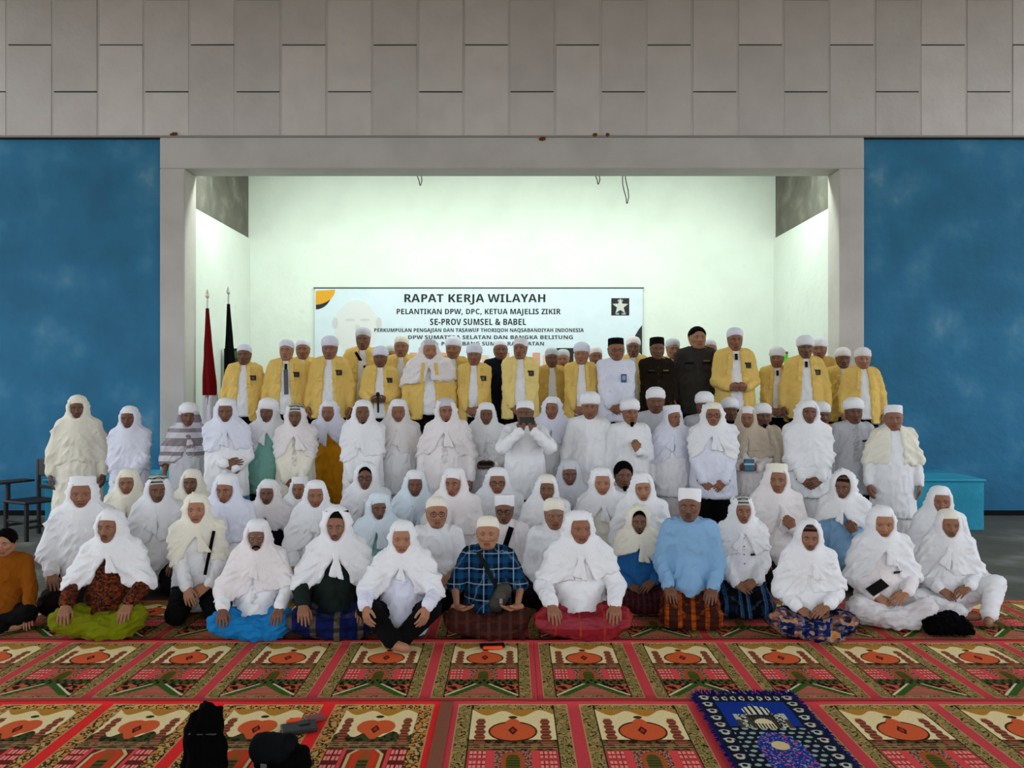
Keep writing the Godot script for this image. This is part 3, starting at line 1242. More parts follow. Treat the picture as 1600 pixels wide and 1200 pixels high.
func hair_mesh() -> Mesh:
	if cache.has("hair"):
		return cache["hair"]
	var v := Vox.new(Vector3(-0.11, -0.06, -0.13), Vector3(0.11, 0.14, 0.11), 0.007)
	v.cap(Vector3(0, 0.034, -0.014), Vector3(0, 0.04, -0.004), 0.094, 0.092, 0.02, Vector3(1.08, 1.0, 0.92))
	v.cap(Vector3(0, -0.015, 0.115), Vector3(0, -0.015, 0.13), 0.1, 0.1, 0.008, Vector3(1.32, 1.08, 0.95), 1)
	v.keep(Vector3(0, 1, 0.35), Vector3(0, -0.035, -0.03))
	var d := v.net()
	crease(d, 0.004, Vector3(40, 22, 40))
	cache["hair"] = to_mesh(d)
	return cache["hair"]

func beard_mesh(full: bool) -> Mesh:
	var key := "beard %s" % full
	if cache.has(key):
		return cache[key]
	var v := Vox.new(Vector3(-0.08, -0.15, 0.0), Vector3(0.08, -0.03, 0.11), 0.0055)
	v.cap(Vector3(0, -0.094, 0.062), Vector3(0, -0.118, 0.066), 0.025, 0.016, 0.01)
	if full:
		for s in [-1.0, 1.0]:
			v.cap(Vector3(s * 0.058, -0.05, 0.012), Vector3(s * 0.03, -0.09, 0.05), 0.024, 0.024, 0.01)
			v.cap(Vector3(s * 0.004, -0.05, 0.094), Vector3(s * 0.026, -0.07, 0.082), 0.007, 0.007, 0.004)
	var d := v.net()
	crease(d, 0.003, Vector3(50, 30, 50))
	cache[key] = to_mesh(d)
	return cache[key]

func glasses_mesh() -> Mesh:
	if cache.has("glasses"):
		return cache["glasses"]
	var st := tool_()
	for s in [-1.0, 1.0]:
		var pts := []
		for i in 14:
			var a := TAU * i / 14
			pts.append(Vector3(s * 0.033 + cos(a) * 0.024, -0.002 + sin(a) * 0.0175, 0.1 - 0.25 * absf(s * 0.033 + cos(a) * 0.024)))
		for i in 14:
			bar(st, pts[i], pts[(i + 1) % 14], 0.0022, 0.0022, 5)
		bar(st, Vector3(s * 0.057, 0.004, 0.087), Vector3(s * 0.084, 0.006, -0.005), 0.002, 0.002, 5)
	bar(st, Vector3(-0.01, 0.003, 0.102), Vector3(0.01, 0.003, 0.102), 0.002, 0.002, 5)
	cache["glasses"] = st.commit()
	return cache["glasses"]

# ---------------------------------------------------------------- a whole person
# s: at, h (height of the hat top), turn, pose, look, face (head turn), skin, and the clothes
func person(s: Dictionary) -> Node3D:
	var kind: String = s.pose
	var J := pose(kind)
	var lod: int = s.get("lod", 0)
	var cell: float = [0.0135, 0.016, 0.019][lod]
	var hat: String = s.get("cap", "")
	var top: float = J.top + {"": 0.0, "hair": 0.01, "hair2": 0.01, "pecihood": 0.02, "kufi": 0.018, "pillbox": 0.016, "peci": 0.022, "turban": 0.035}[hat]
	if s.has("shawl") and s.shawl != "collar" and hat in ["", "hair", "kufi", "peci"]:
		top = J.top + 0.024
	var k: float = s.h / top
	if k < 0.86 or k > 1.13:
		print("scale %.2f  %s" % [k, s.label])
	var root := thing("person", s.label, "person", Vector3(s.x, s.get("y", 0.0), s.z), s.get("turn", 0.0), s.get("group", ""))
	root.scale = Vector3(k * s.get("wide", 1.0), k, k)
	var face: Vector3 = s.get("face", Vector3.ZERO)
	var ht := head_at(J, face)
	part("body", figure(kind, s.look, face, lod, s.skin, s.get("brow", 0.03), s.get("moustache", false)), null, root)
	var front: Dictionary = {}
	if s.has("low"):
		part(s.low, to_mesh_of(lower(kind, s.low, cell + 0.003)), s.low_mat, root)
	if s.has("shirt"):
		front = shirt(kind, s.shirt, cell)
		part("shirt" if s.shirt != "robe" else "robe", to_mesh_of(front), s.shirt_mat, root)
	if s.has("jacket"):
		var jk := shirt(kind, "jacket", cell)
		part("jacket", to_mesh_of(jk), s.jacket, root)
		front = jk
	if s.has("shawl"):
		var sh := shawl(kind, s.shawl, cell)
		var sp := part("shawl", to_mesh_of(sh), s.shawl_mat, root)
		if s.shawl.trim_suffix("+") in ["tied", "open", "short", "parted", "over"]:
			var y: float = J.neck.y - 0.075
			var r1: float = absf(sin(s.x * 37.0 + s.z * 11.0))
			var r2: float = sin(s.x * 53.0 + s.z * 29.0)
			part("knot", to_mesh_of(knot(0.009)), s.shawl_mat, sp, place(Vector3(0.02 * r2, y, front_z(sh, 0.02 * r2, y, 0.03) - 0.002), Vector3(-0.12, 0, 0.35 * r2), Vector3(0.6 + 0.35 * r1, 0.65 + 0.45 * r1, 0.8)))
	match hat:
		"": pass
		"hair", "hair2": part("hair", hair_mesh(), flat(Color(0.025, 0.023, 0.022), 0.85), root, ht)
		_: part("cap", cap_mesh(hat), s.cap_mat, root, ht * place(Vector3(0, -0.028 if hat == "peci" and s.has("shawl") else 0.0, -0.012), Vector3(-0.12, 0, 0)))
	if s.has("beard"):
		part("beard", beard_mesh(s.beard == "full"), flat(Color(0.04, 0.037, 0.035) if not s.get("grey", false) else Color(0.45, 0.44, 0.42), 0.85), root, ht)
	if s.get("glasses", false):
		part("glasses", glasses_mesh(), flat(Color(0.05, 0.05, 0.055), 0.35), root, ht)
	s["front"] = front
	s["over"] = [front]
	if s.has("shawl"):
		s.over.append(shawl(kind, s.shawl, cell))
	if s.has("jacket"):
		var n: float = J.neck.y
		for g in [-1.0, 1.0]:
			strap(s, Vector2(g * 0.066, n - 0.02), Vector2(g * 0.088, n - 0.27), 0.036, s.jacket, root, -0.001, "lapel")
	s["J"] = J
	s["root"] = root
	return root

func to_mesh_of(d: Dictionary) -> Mesh:
	if not d.has("mesh"):
		d["mesh"] = to_mesh(d)
	return d.mesh

# ---------------------------------------------------------------- the hall
func boxes(list: Array, bevel := 0.0) -> ArrayMesh:
	var st := tool_()
	for b in list:
		box(st, b[0], b[1], bevel)
	return st.commit()

func painted(col: Color, spread: float, scale: float, bump := 0.25, seed_ := 3) -> StandardMaterial3D:
	# wall paint: uneven colour in patches, slight relief of the plaster
	var m := StandardMaterial3D.new()
	var a := col.lightened(spread)
	var b := col.darkened(spread)
	var scuff := col.lerp(Color(0.75, 0.78, 0.8), 0.3)
	m.albedo_texture = noise_tex(0.006, false, 1.0, 5, ramp_of([[0.0, b], [0.42, col.lerp(b, 0.3)], [0.6, col], [0.86, a], [0.95, scuff], [1.0, scuff]]), 512, seed_)
	m.roughness = 0.75
	m.metallic_specular = 0.3
	m.uv1_triplanar = true
	m.uv1_world_triplanar = true
	m.uv1_scale = Vector3.ONE * scale
	m.normal_enabled = true
	m.normal_texture = tex_plaster
	m.normal_scale = bump
	return m

func build_hall() -> void:
	var grey := painted(Color(0.76, 0.73, 0.71), 0.05, 0.4, 0.2, 4)
	var blue := painted(Color(0.2, 0.45, 0.59), 0.1, 0.3, 0.35, 8)
	var white := painted(Color(0.86, 0.88, 0.85), 0.03, 0.35, 0.2, 6)
	var upper_shade := painted(Color(0.42, 0.405, 0.375), 0.12, 0.6, 0.5, 12)  # upper stage walls: the shade up there is put into this darker grey
	var cyan := painted(Color(0.2, 0.6, 0.72), 0.1, 0.5, 0.3, 15)
	var slab_m := painted(Color(0.36, 0.36, 0.32), 0.13, 0.35, 0.4, 21)
	var stagefloor := painted(Color(0.62, 0.61, 0.59), 0.08, 0.4, 0.3, 22)
	# floor and ceiling
	struct("floor", boxm(Vector3(-9.3, -0.2, -14.8), Vector3(9.3, 0, 7.3)), slab_m)
	struct("ceiling", boxm(Vector3(-9.3, 7.7, -14.8), Vector3(9.3, 7.9, 7.3)), grey)
	# side walls with open bays, rear wall with three wide doorways
	for s in [-1, 1]:
		var x0: float = 9.0 * s
		var x1: float = 9.3 * s
		var lo := minf(x0, x1)
		var hi := maxf(x0, x1)
		var l := [[Vector3(lo, 0, -14.8), Vector3(hi, 0.9, 7.3)], [Vector3(lo, 4.5, -14.8), Vector3(hi, 4.9, 7.3)], [Vector3(lo, 7.5, -14.8), Vector3(hi, 7.7, 7.3)], [Vector3(lo, 0.9, -14.8), Vector3(hi, 7.5, -11.3)]]
		for k in 8:
			var z := -9.0 + k * 2.3
			l.append([Vector3(lo, 0.9, z), Vector3(hi, 7.5, z + 0.25)])
		struct("wall_left" if s < 0 else "wall_right", boxes(l), white)
	var rear := [[Vector3(-9, 0, 7), Vector3(-7.6, 7.7, 7.3)], [Vector3(7.6, 0, 7), Vector3(9, 7.7, 7.3)], [Vector3(-7.6, 4.2, 7), Vector3(7.6, 5.0, 7.3)], [Vector3(-7.6, 6.9, 7), Vector3(7.6, 7.7, 7.3)]]
	for x in [-2.9, 2.2]:
		rear.append([Vector3(x, 0, 7), Vector3(x + 0.7, 6.9, 7.3)])
	struct("wall_rear", boxes(rear), white)
	# front wall: blue on both sides of the stage opening
	struct("wall_front_left", boxm(Vector3(-9.0, 0, -11.7), Vector3(-4.8, 5.19, -11.4)), blue)
	struct("wall_front_right", boxm(Vector3(4.8, 0, -11.7), Vector3(9.0, 5.19, -11.4)), blue)
	struct("trim_1", boxm(Vector3(-9.0, 0, -11.4), Vector3(-5.76, 0.07, -11.385), 0.004), flat(Color(0.1, 0.1, 0.1), 0.8))
	struct("trim_2", boxm(Vector3(5.82, 0, -11.4), Vector3(9.0, 0.07, -11.385), 0.004), flat(Color(0.1, 0.1, 0.1), 0.8))
	struct("wall_pillar_left", boxm(Vector3(-4.81, 0.6, -11.78), Vector3(-4.47, 4.742, -11.36), 0.012), grey)
	struct("wall_pillar_right", boxm(Vector3(4.47, 0.6, -11.78), Vector3(4.81, 4.742, -11.36), 0.012), grey)
	struct("wall_front_beam", boxm(Vector3(-4.81, 4.74, -11.78), Vector3(4.81, 5.19, -11.36), 0.012), grey)
	# the upper front wall and its boards, each a piece of its own
	var upper := struct("wall_front_upper", boxm(Vector3(-9.0, 5.15, -11.7), Vector3(9.0, 7.7, -11.37)), flat(Color(0.2, 0.19, 0.18), 0.9))
	var tones := []
	for k in 6:
		var g: float = [0.805, 0.825, 0.785, 0.81, 0.835, 0.795][k]
		tones.append(painted(Color(g, g * 0.955, g * 0.935), 0.035, 0.5, 0.25, 30 + k))
	var rng := RandomNumberGenerator.new()
	rng.seed = 77
	var meshes := {}
	var meshes_batten := boxm(Vector3(-0.017, 0.0, 0.0), Vector3(0.017, 2.51, 0.007), 0.002)
	for c in 30:
		var x := -6.897 - 3 * 0.6236 + c * 0.6236
		part("batten", meshes_batten, tones[2], upper, place(Vector3(x, 5.185, -11.371)))
		var ys := [5.185, 6.43, 7.695] if c % 2 == 1 else [5.185, 5.79, 7.05, 7.695]
		for r in ys.size() - 1:
			var h: float = ys[r + 1] - ys[r] - 0.016
			var key := "%.2f" % h
			if not meshes.has(key):
				meshes[key] = boxm(Vector3(0.016, 0.0, 0.0), Vector3(0.6076, h, 0.012), 0.004)
			var x_t := place(Vector3(x, ys[r] + 0.008, -11.372 + rng.randf() * 0.004), Vector3(rng.randf_range(-0.002, 0.004), rng.randf_range(-0.004, 0.004), rng.randf_range(-0.002, 0.002)))
			part("panel", meshes[key], tones[rng.randi() % 6], upper, x_t)
	# a thin sill strip along the foot of the boards, with rusty brackets
	struct("trim_3", boxm(Vector3(-9, 5.165, -11.372), Vector3(9, 5.19, -11.34), 0.005), flat(Color(0.6, 0.575, 0.555), 0.8))
	# stage: platform, walls, ceiling
	struct("floor_stage", boxm(Vector3(-5.74, 0, -14.5), Vector3(5.8, 0.6, -10.22), 0.01), cyan)
	struct("floor_stage_top", boxm(Vector3(-5.76, 0.6, -14.5), Vector3(5.82, 0.63, -10.2), 0.008), cyan)
	struct("floor_stage_inner", boxm(Vector3(-4.5, 0.63, -14.3), Vector3(4.5, 0.636, -11.8)), stagefloor)
	struct("wall_stage_back", boxm(Vector3(-4.9, 0.6, -14.6), Vector3(4.9, 5.9, -14.3)), white)
	for s in [-1.0, 1.0]:
		var a := Vector3(s * 4.5, 0.6, -14.3)
		var b := Vector3(s * 4.8, 4.3, -11.78)
		struct("wall_stage_left" if s < 0 else "wall_stage_right", boxm(a.min(b), a.max(b), 0.006), white)
		a = Vector3(s * 4.53, 4.3, -14.3)
		b = Vector3(s * 4.83, 5.9, -11.78)
		struct("wall_stage_upper_left" if s < 0 else "wall_stage_upper_right", boxm(a.min(b), a.max(b)), upper_shade)
	struct("ceiling_stage", boxm(Vector3(-4.9, 5.9, -14.6), Vector3(4.9, 6.0, -11.7)), grey)
	# rust and dirt marks on the beam, chips of bare plaster: thin flakes
	var rust := flat(Color(0.42, 0.27, 0.13), 0.9)
	for q in [[-4.66, 5.2, 0.09], [0.37, 5.14, 0.085], [1.1, 5.19, 0.06], [1.28, 5.19, 0.045]]:
		var st := tool_()
		bar(st, Vector3(0, 0, 0), Vector3(q[2], 0.012, 0), 0.018, 0.024, 7)
		bar(st, Vector3(q[2] * 0.5, -0.02, 0.0), Vector3(q[2] * 0.5, 0.03, 0.0), 0.016, 0.02, 7)
		var o := part("rusty_bracket", st.commit(), rust, self, place(Vector3(q[0], q[1], -11.35)))
		tag(o, {-4.66: "rusty bracket above the left pillar of the stage", 0.37: "largest rusty bracket, middle of the beam above the stage", 1.1: "rusty bracket on the beam right of the stage middle", 1.28: "smallest rusty bracket on the beam, rightmost of three"}[q[0]], "bracket")

func added_tube_lamp(at: Vector3, turn: Vector3, length: float, energy: float, label: String) -> void:  # a lamp out of view, added for the stage light
	var t := thing("added_tube_lamp", label, "lamp", at, 0.0)
	t.rotation = turn
	part("housing", boxm(Vector3(-length / 2, -0.04, -0.05), Vector3(length / 2, 0.04, 0.0), 0.01), flat(Color(0.85, 0.85, 0.85), 0.5), t)
	var st := tool_()
	bar(st, Vector3(-length / 2 + 0.02, 0, 0.03), Vector3(length / 2 - 0.02, 0, 0.03), 0.018, 0.018, 12)
	var m := StandardMaterial3D.new()
	m.albedo_color = Color(0.9, 0.95, 0.9)
	m.emission_enabled = true
	m.emission = Color(0.93, 1.0, 0.95)
	m.emission_energy_multiplier = 3.0
	part("glowing_tube", st.commit(), m, t)
	var l := AreaLight3D.new()
	l.name = "tube_light"
	l.area_size = Vector2(length, 0.12)
	l.area_normalize_energy = true
	l.light_energy = energy
	l.light_color = Color(0.93, 1.0, 0.95)
	l.area_range = 30.0
	l.shadow_enabled = true
	t.add_child(l)
	l.position = Vector3(0, 0, 0.07)
	l.rotation.y = PI

# ---------------------------------------------------------------- carpets
func ell(u: float, v: float, cu: float, cv: float, a: float, b: float) -> float:
	return (u - cu) * (u - cu) / (a * a) + (v - cv) * (v - cv) / (b * b)

# the woven picture of one prayer place: u across (-0.5..0.5), v from the far end (0) to the near end (1)
func rug_pixel(u: float, v: float, kind: int) -> Color:
	var red := Color(0.75, 0.25, 0.265) if kind == 0 else Color(0.85, 0.17, 0.16)
	var au := absf(u)
	var edge := 0.452 if kind == 0 else 0.445
	if au > edge or v < 0.034 or v > 0.966:
		return red
	if au > edge - 0.012 or v < 0.043 or v > 0.957:
		return Color(0.72, 0.55, 0.36)
	var n1 := fine.get_noise_2d(u * 13.0, v * 21.0)
	var n2 := fine.get_noise_2d(u * 44.0 + 40.0, v * 60.0)
	var field := 0.33 if kind == 0 else 0.32
	if au > field or v < 0.095 or v > 0.93:
		if kind == 0:
			var c := Color(0.56, 0.48, 0.26).lerp(Color(0.68, 0.53, 0.33), clampf(n2 * 2.0 + 0.5, 0, 1))
			if absf(n1) < 0.085:
				c = Color(0.12, 0.1, 0.05)
			elif n1 > 0.28:
				c = Color(0.47, 0.46, 0.24)
			if absf(au - field) < 0.008:
				c = Color(0.13, 0.11, 0.07)
			return c
		var c2 := Color(0.07, 0.11, 0.08)
		if n1 > 0.12:
			c2 = Color(0.72, 0.58, 0.33)
		elif n1 < -0.22:
			c2 = Color(0.8, 0.48, 0.22)
		elif absf(n2) < 0.06:
			c2 = Color(0.5, 0.47, 0.3)
		return c2
	var cream := Color(0.88, 0.79, 0.58)
	if v < 0.46:
		var sky := cream
		if v < 0.15 + 0.03 * sin(u * 22.0) - 0.08 * au:
			sky = Color(0.68, 0.47, 0.16)
		# finial
		if ell(u, v, 0.0, 0.185, 0.035, 0.016) < 1.0:
			sky = Color(0.2, 0.18, 0.1)
		var dome := false
		if kind == 0:
			dome = ell(u, v, 0, 0.335, 0.175, 0.092) < 1.0 or ell(u, v, 0, 0.26, 0.06, 0.06) < 1.0
		else:
			dome = ell(u, v, -0.055, 0.3, 0.105, 0.075) < 1.0 or ell(u, v, 0.055, 0.3, 0.105, 0.075) < 1.0 or (v > 0.3 and v < 0.43 and au < 0.15 - (v - 0.3) * 1.0)
		if dome:
			sky = Color(0.79, 0.34, 0.18)
			if au / 0.036 + absf(v - 0.325) / 0.045 < 1.0:
				sky = Color(0.25, 0.09, 0.06)
			if au / 0.02 + absf(v - 0.325) / 0.025 < 1.0:
				sky = Color(0.6, 0.2, 0.12)
			return sky
		elif ell(u, v, 0, 0.335, 0.187, 0.105) < 1.0 and kind == 0:
			return Color(0.2, 0.14, 0.08)
		# minarets
		var mu := absf(au - 0.252)
		var wdt := 0.022 + 0.016 * absf(sin(v * 60.0)) + 0.03 * maxf(0.0, v - 0.22)
		if v > 0.2 and mu < wdt:
			return Color(0.43, 0.2, 0.14) if fposmod(v * 34.0, 1.0) > 0.35 else Color(0.62, 0.36, 0.24)
		if kind == 1 and v > 0.38 + 0.03 * sin(u * 30.0):
			return Color(0.24, 0.25, 0.12) if n1 > -0.05 else Color(0.11, 0.12, 0.06)
		if kind == 0 and v > 0.42:
			return Color(0.38, 0.28, 0.16) if n1 > 0.0 else Color(0.17, 0.1, 0.06)
		return sky
	if v < 0.52:
		if fposmod(v * 50.0, 1.0) < 0.3:
			return Color(0.72, 0.5, 0.36)
		return Color(0.4, 0.36, 0.16) if n1 > 0.05 else Color(0.15, 0.13, 0.07)
	if v < 0.69 or (kind == 1 and v < 0.8):
		var t := (v - 0.52) / (0.17 if kind == 0 else 0.28)
		if kind == 1 and au < 0.16:
			var a := au + 0.35 * maxf(0.0, 0.22 - t)
			if t < 0.06: return Color(0.5, 0.48, 0.36)
			if a > 0.145: return Color(0.36, 0.13, 0.1)
			if a > 0.115: return Color(0.8, 0.68, 0.46)
			if a > 0.095: return Color(0.62, 0.27, 0.12)
			if a > 0.055: return Color(0.8, 0.22, 0.14)
			if t > 0.4 and a < 0.038: return Color(0.33, 0.3, 0.13) if fposmod(t * 9.0, 1.0) > 0.4 else Color(0.18, 0.16, 0.07)
			return Color(0.6, 0.3, 0.13)
		if au > 0.19:
			# windows, two by two, with pale bars
			var wu := fposmod((au - 0.19) / 0.066, 1.0)
			var wv := fposmod(t * 2.0, 1.0)
			if wu > 0.12 and wu < 0.88 and wv > 0.14 and wv < 0.84:
				if absf(wu - 0.5) < 0.05 or absf(wv - 0.5) < 0.06:
					return Color(0.5, 0.14, 0.13)
				return Color(0.92, 0.52, 0.47)
			return Color(0.7, 0.24, 0.23) if kind == 0 else Color(0.38, 0.14, 0.11)
		if au > 0.135:
			return Color(0.82, 0.27, 0.27)
		# arch with a green door
		var arch := ell(u, minf(t, 0.45), 0, 0.45, 0.085, 0.36)
		var inner := ell(u, minf(t, 0.5), 0, 0.5, 0.048, 0.28)
		if inner < 1.0 and t > 0.22:
			return Color(0.33, 0.33, 0.12) if absf(fposmod(t * 8.0, 1.0) - 0.5) > 0.15 else Color(0.17, 0.17, 0.06)
		if arch < 1.0:
			return Color(0.64, 0.31, 0.15)
		return Color(0.66, 0.44, 0.36) if n2 > -0.08 else Color(0.3, 0.17, 0.12)
	if v < 0.755 and kind == 0:
		return Color(0.28, 0.3, 0.12) if fposmod(u * 14.0 + (0.5 if v > 0.72 else 0.0), 1.0) > 0.35 else Color(0.08, 0.09, 0.05)
	# garden paths with pale edges
	var pv := (v - 0.755) / 0.165
	var line := 0.06 + 0.26 * pv
	if absf(au - line) < 0.012 + 0.006 * pv:
		return Color(0.8, 0.77, 0.62)
	if au < line and au > line - 0.1:
		return Color(0.2, 0.33, 0.1)
	if au <= line - 0.1:
		return Color(0.78, 0.45, 0.36) if fposmod(v * 46.0, 1.0) > 0.4 else Color(0.36, 0.18, 0.13)
	if n1 > 0.0:
		return Color(0.7, 0.33, 0.2)
	return Color(0.09, 0.08, 0.05)

func rug_material(kind: int) -> StandardMaterial3D:
	var key := "rug%d" % kind
	if mats.has(key):
		return mats[key]
	var w := 224
	var h := 384
	var img := Image.create(w, h, false, Image.FORMAT_RGB8)
	for y in h:
		for x in w:
			var c := rug_pixel((x + 0.5) / w - 0.5, (y + 0.5) / h, kind)
			var k := 1.0 + 0.12 * fine.get_noise_2d(x * 0.9, y * 0.9)
			img.set_pixel(x, y, Color(c.r * k, c.g * k, c.b * k))
	var m := StandardMaterial3D.new()
	m.albedo_texture = ImageTexture.create_from_image(img)
	m.roughness = 0.95
	m.metallic_specular = 0.15
	mats[key] = m
	return m

# a roll of n prayer places side by side; x0 is its left end, z0 the far edge, z1 the near edge
func carpet(x0: float, n: int, w: float, z0: float, z1: float, kind: int, y: float, label: String) -> void:
	var st := tool_()
	var nxx := n * 6
	var nzz := 10
	var at := func(i: int, j: int) -> Vector3:
		var x := x0 + w * n * float(i) / nxx
		var z := z0 + (z1 - z0) * float(j) / nzz
		var e := absf(float(j) / nzz - 0.5) * 2.0
		var up := 0.003 * maxf(0.0, noise.get_noise_2d(x * 0.9, z * 0.7 + kind)) + 0.007 * pow(e, 8.0) * maxf(0.0, noise.get_noise_2d(x * 1.3, z0 * 3.0))
		return Vector3(x, y + up, z + 0.012 * pow(e, 6.0) * noise.get_noise_2d(x * 0.8, z0 * 5.0))
	for i in nxx:
		for j in nzz:
			for q in [[0, 0], [1, 0], [1, 1], [0, 0], [1, 1], [0, 1]]:
				st.set_uv(Vector2(float(i + q[0]) / 6.0, float(j + q[1]) / nzz))
				st.add_vertex(at.call(i + q[0], j + q[1]))
	# edges, so that the pile has thickness
	for i in nxx:
		for j in [0, nzz]:
			var a: Vector3 = at.call(i, j)
			var b: Vector3 = at.call(i + 1, j)
			var dn := Vector3(0, -0.008, 0)
			var ring := [a, b, b + dn, a, b + dn, a + dn] if j == 0 else [a, b + dn, b, a, a + dn, b + dn]
			for p in ring:
				st.set_uv(Vector2(0.003, 0.01))
				st.add_vertex(p)
	st.generate_normals()
	var o := part("carpet_roll", st.commit(), rug_material(kind), self)
	tag(o, label, "carpet", "woven prayer carpets on the floor")

func build_carpets() -> void:
	carpet(0.07 - 8 * 0.6455, 8, 0.6455, -6.9, -5.832, 0, 0.006, "carpet roll with mosque pattern under the seated men, left half of the back row")
	carpet(0.25 - 0.16, 7, 0.6455, -6.9, -5.832, 0, 0.006, "carpet roll with mosque pattern under the seated men, right half of the back row")
	carpet(0.146 - 7 * 0.6455, 7, 0.6455, -5.805, -4.71, 0, 0.007, "carpet roll with mosque pattern in front of the men, left of the middle seam")
	carpet(0.148, 6, 0.6455, -5.805, -4.71, 0, 0.007, "carpet roll with mosque pattern in front of the men, right of the middle seam")
	carpet(-0.40 - 6 * 0.62, 6, 0.62, -4.695, -3.55, 1, 0.007, "darker red and green carpet roll with heart-shaped orange domes, nearest the camera")
	carpet(-0.331, 6, 0.671, -4.695, -3.5, 0, 0.007, "olive carpet roll with mosque pattern nearest the camera, under the blue rug")
	var st := tool_()
	box(st, Vector3(-0.4, 0.0, -4.68), Vector3(-0.331, 0.0145, -3.5), 0.003)
	tag(part("carpet_binding", st.commit(), cloth(Color(0.5, 0.3, 0.22)), self), "brown woven binding strip between the two nearest carpet rolls", "carpet edge")

func blue_pixel(u: float, v: float) -> Color:
	# u across (-0.5..0.5), v from the far end (0) to the near end
	var au := absf(u)
	var navy := Color(0.035, 0.05, 0.12)
	var royal := Color(0.02, 0.17, 0.5)
	var pale := Color(0.72, 0.72, 0.66)
	if au > 0.475:
		return Color(0.04, 0.06, 0.33)
	if au > 0.33 or v < 0.1:
		# border with a row of flowers
		var s := v if au > 0.33 else au
		var cu := au - 0.405 if au > 0.33 else (v - 0.055) * 1.7
		var k := fposmod(s / 0.083, 1.0) - 0.5
		var odd := int(floor(s / 0.083)) % 2 == 0
		var r := sqrt(pow(cu / 0.045, 2) + pow(k / 0.32, 2))
		var wob := r + 0.22 * sin(atan2(k, cu) * 7.0)
		if r < 0.5:
			return Color(0.3, 0.05, 0.06) if odd else Color(0.05, 0.1, 0.14)
		if wob < 1.0:
			return pale
		return navy
	if v < 0.42:
		# dome
		if ell(u, v, 0, 0.21, 0.13, 0.055) < 1.0 or (v < 0.17 and au < 0.012 and v > 0.13):
			var st := fposmod(asin(clampf(u / 0.135, -1, 1)) * 2.4 + 0.25, 1.0)
			return Color(0.8, 0.78, 0.68) if st > 0.42 else Color(0.06, 0.06, 0.07)
		if ell(u, v, -0.02, 0.135, 0.02, 0.012) < 1.0 and ell(u, v, -0.028, 0.13, 0.018, 0.01) > 1.0:
			return Color(0.4, 0.55, 0.8)
		if v > 0.265 and au < 0.13:
			if v < 0.29: return Color(0.06, 0.1, 0.16)
			if ell(u, maxf(minf(v, 0.36), 0.0), 0, 0.36, 0.085, 0.05) < 1.0 and v > 0.31:
				if v > 0.365 and fposmod(u * 34.0, 1.0) < 0.45: return Color(0.08, 0.08, 0.07)
				return Color(0.82, 0.76, 0.6)
			return Color(0.1, 0.09, 0.06) if fposmod(u * 40.0, 1.0) > 0.4 else Color(0.34, 0.29, 0.17)
		if v > 0.25 and au < 0.24:
			var n := fine.get_noise_2d(u * 26.0, v * 40.0)
			if au > 0.2: return Color(0.68, 0.68, 0.6) if v < 0.32 else Color(0.28, 0.22, 0.12)
			return Color(0.74, 0.73, 0.65) if n > 0.0 else Color(0.05, 0.07, 0.09)
		if v > 0.4: return navy
		return royal
	# lower garden: a blue arch with flowers among dark ground with pale leaves
	if ell(u, v, 0, 0.66, 0.2, 0.2) < 1.0 or (v > 0.66 and au < 0.2):
		if ell(u, v, 0, 0.6, 0.075, 0.045) < 1.0: return Color(0.8, 0.7, 0.5)
		var n := fine.get_noise_2d(u * 20.0, v * 26.0)
		if n > 0.34: return Color(0.75, 0.3, 0.34)
		if n < -0.4: return Color(0.5, 0.55, 0.6)
		return royal
	var gu := fposmod(u / 0.085 + (0.5 if int(v / 0.045) % 2 == 0 else 0.0), 1.0) - 0.5
	var gv := fposmod(v / 0.045, 1.0) - 0.5
	return Color(0.55, 0.62, 0.58) if gu * gu / 0.12 + gv * gv / 0.08 < 1.0 else navy

func build_blue_rug() -> void:
	var w := 256
	var h := 460
	var img := Image.create(w, h, false, Image.FORMAT_RGB8)
	for y in h:
		for x in w:
			img.set_pixel(x, y, blue_pixel((x + 0.5) / w - 0.5, (y + 0.5) / h))
	var m := StandardMaterial3D.new()
	m.albedo_texture = ImageTexture.create_from_image(img)
	m.roughness = 0.9
	m.metallic_specular = 0.2
	var t := thing("prayer_rug", "royal blue prayer rug with a fringe lying on the near carpet", "rug", Vector3(1.32, 0.022, -4.75), 0.0)
	var st := tool_()
	var n := 14
	var L := 1.12
	var W := 0.58
	var at := func(i: int, j: int) -> Vector3:
		var x := (float(i) / n - 0.5) * W
		var z := float(j) / n * L
		return Vector3(x + 0.01 * noise.get_noise_1d(z * 2.0), 0.006 + 0.007 * maxf(0, noise.get_noise_2d(x * 4.0, z * 3.0)), z)
	for i in n:
		for j in n:
			for q in [[0, 0], [1, 0], [1, 1], [0, 0], [1, 1], [0, 1]]:
				st.set_uv(Vector2(float(i + q[0]) / n, float(j + q[1]) / n))
				st.add_vertex(at.call(i + q[0], j + q[1]))
	st.generate_normals()
	part("pile", st.commit(), m, t)
	var fr := tool_()
	var rng := RandomNumberGenerator.new()
	rng.seed = 4
	for k in 150:
		var x := rng.randf_range(-W / 2, W / 2)
		bar(fr, Vector3(x, 0.006, 0.004), Vector3(x + rng.randf_range(-0.02, 0.02), 0.004 + rng.randf() * 0.01, -rng.randf_range(0.03, 0.07)), 0.0035, 0.002, 4)
	for k in 160:
		var s := -1.0 if k % 2 == 0 else 1.0
		var z := rng.randf_range(0, L)
		bar(fr, Vector3(s * (W / 2 - 0.004), 0.006, z), Vector3(s * (W / 2 + rng.randf_range(0.004, 0.02)), 0.004, z + rng.randf_range(-0.015, 0.015)), 0.003, 0.002, 4)
	var f := part("fringe", fr.commit(), flat(Color(0.03, 0.05, 0.36), 0.9), t)
	f.set_meta("kind", "stuff")

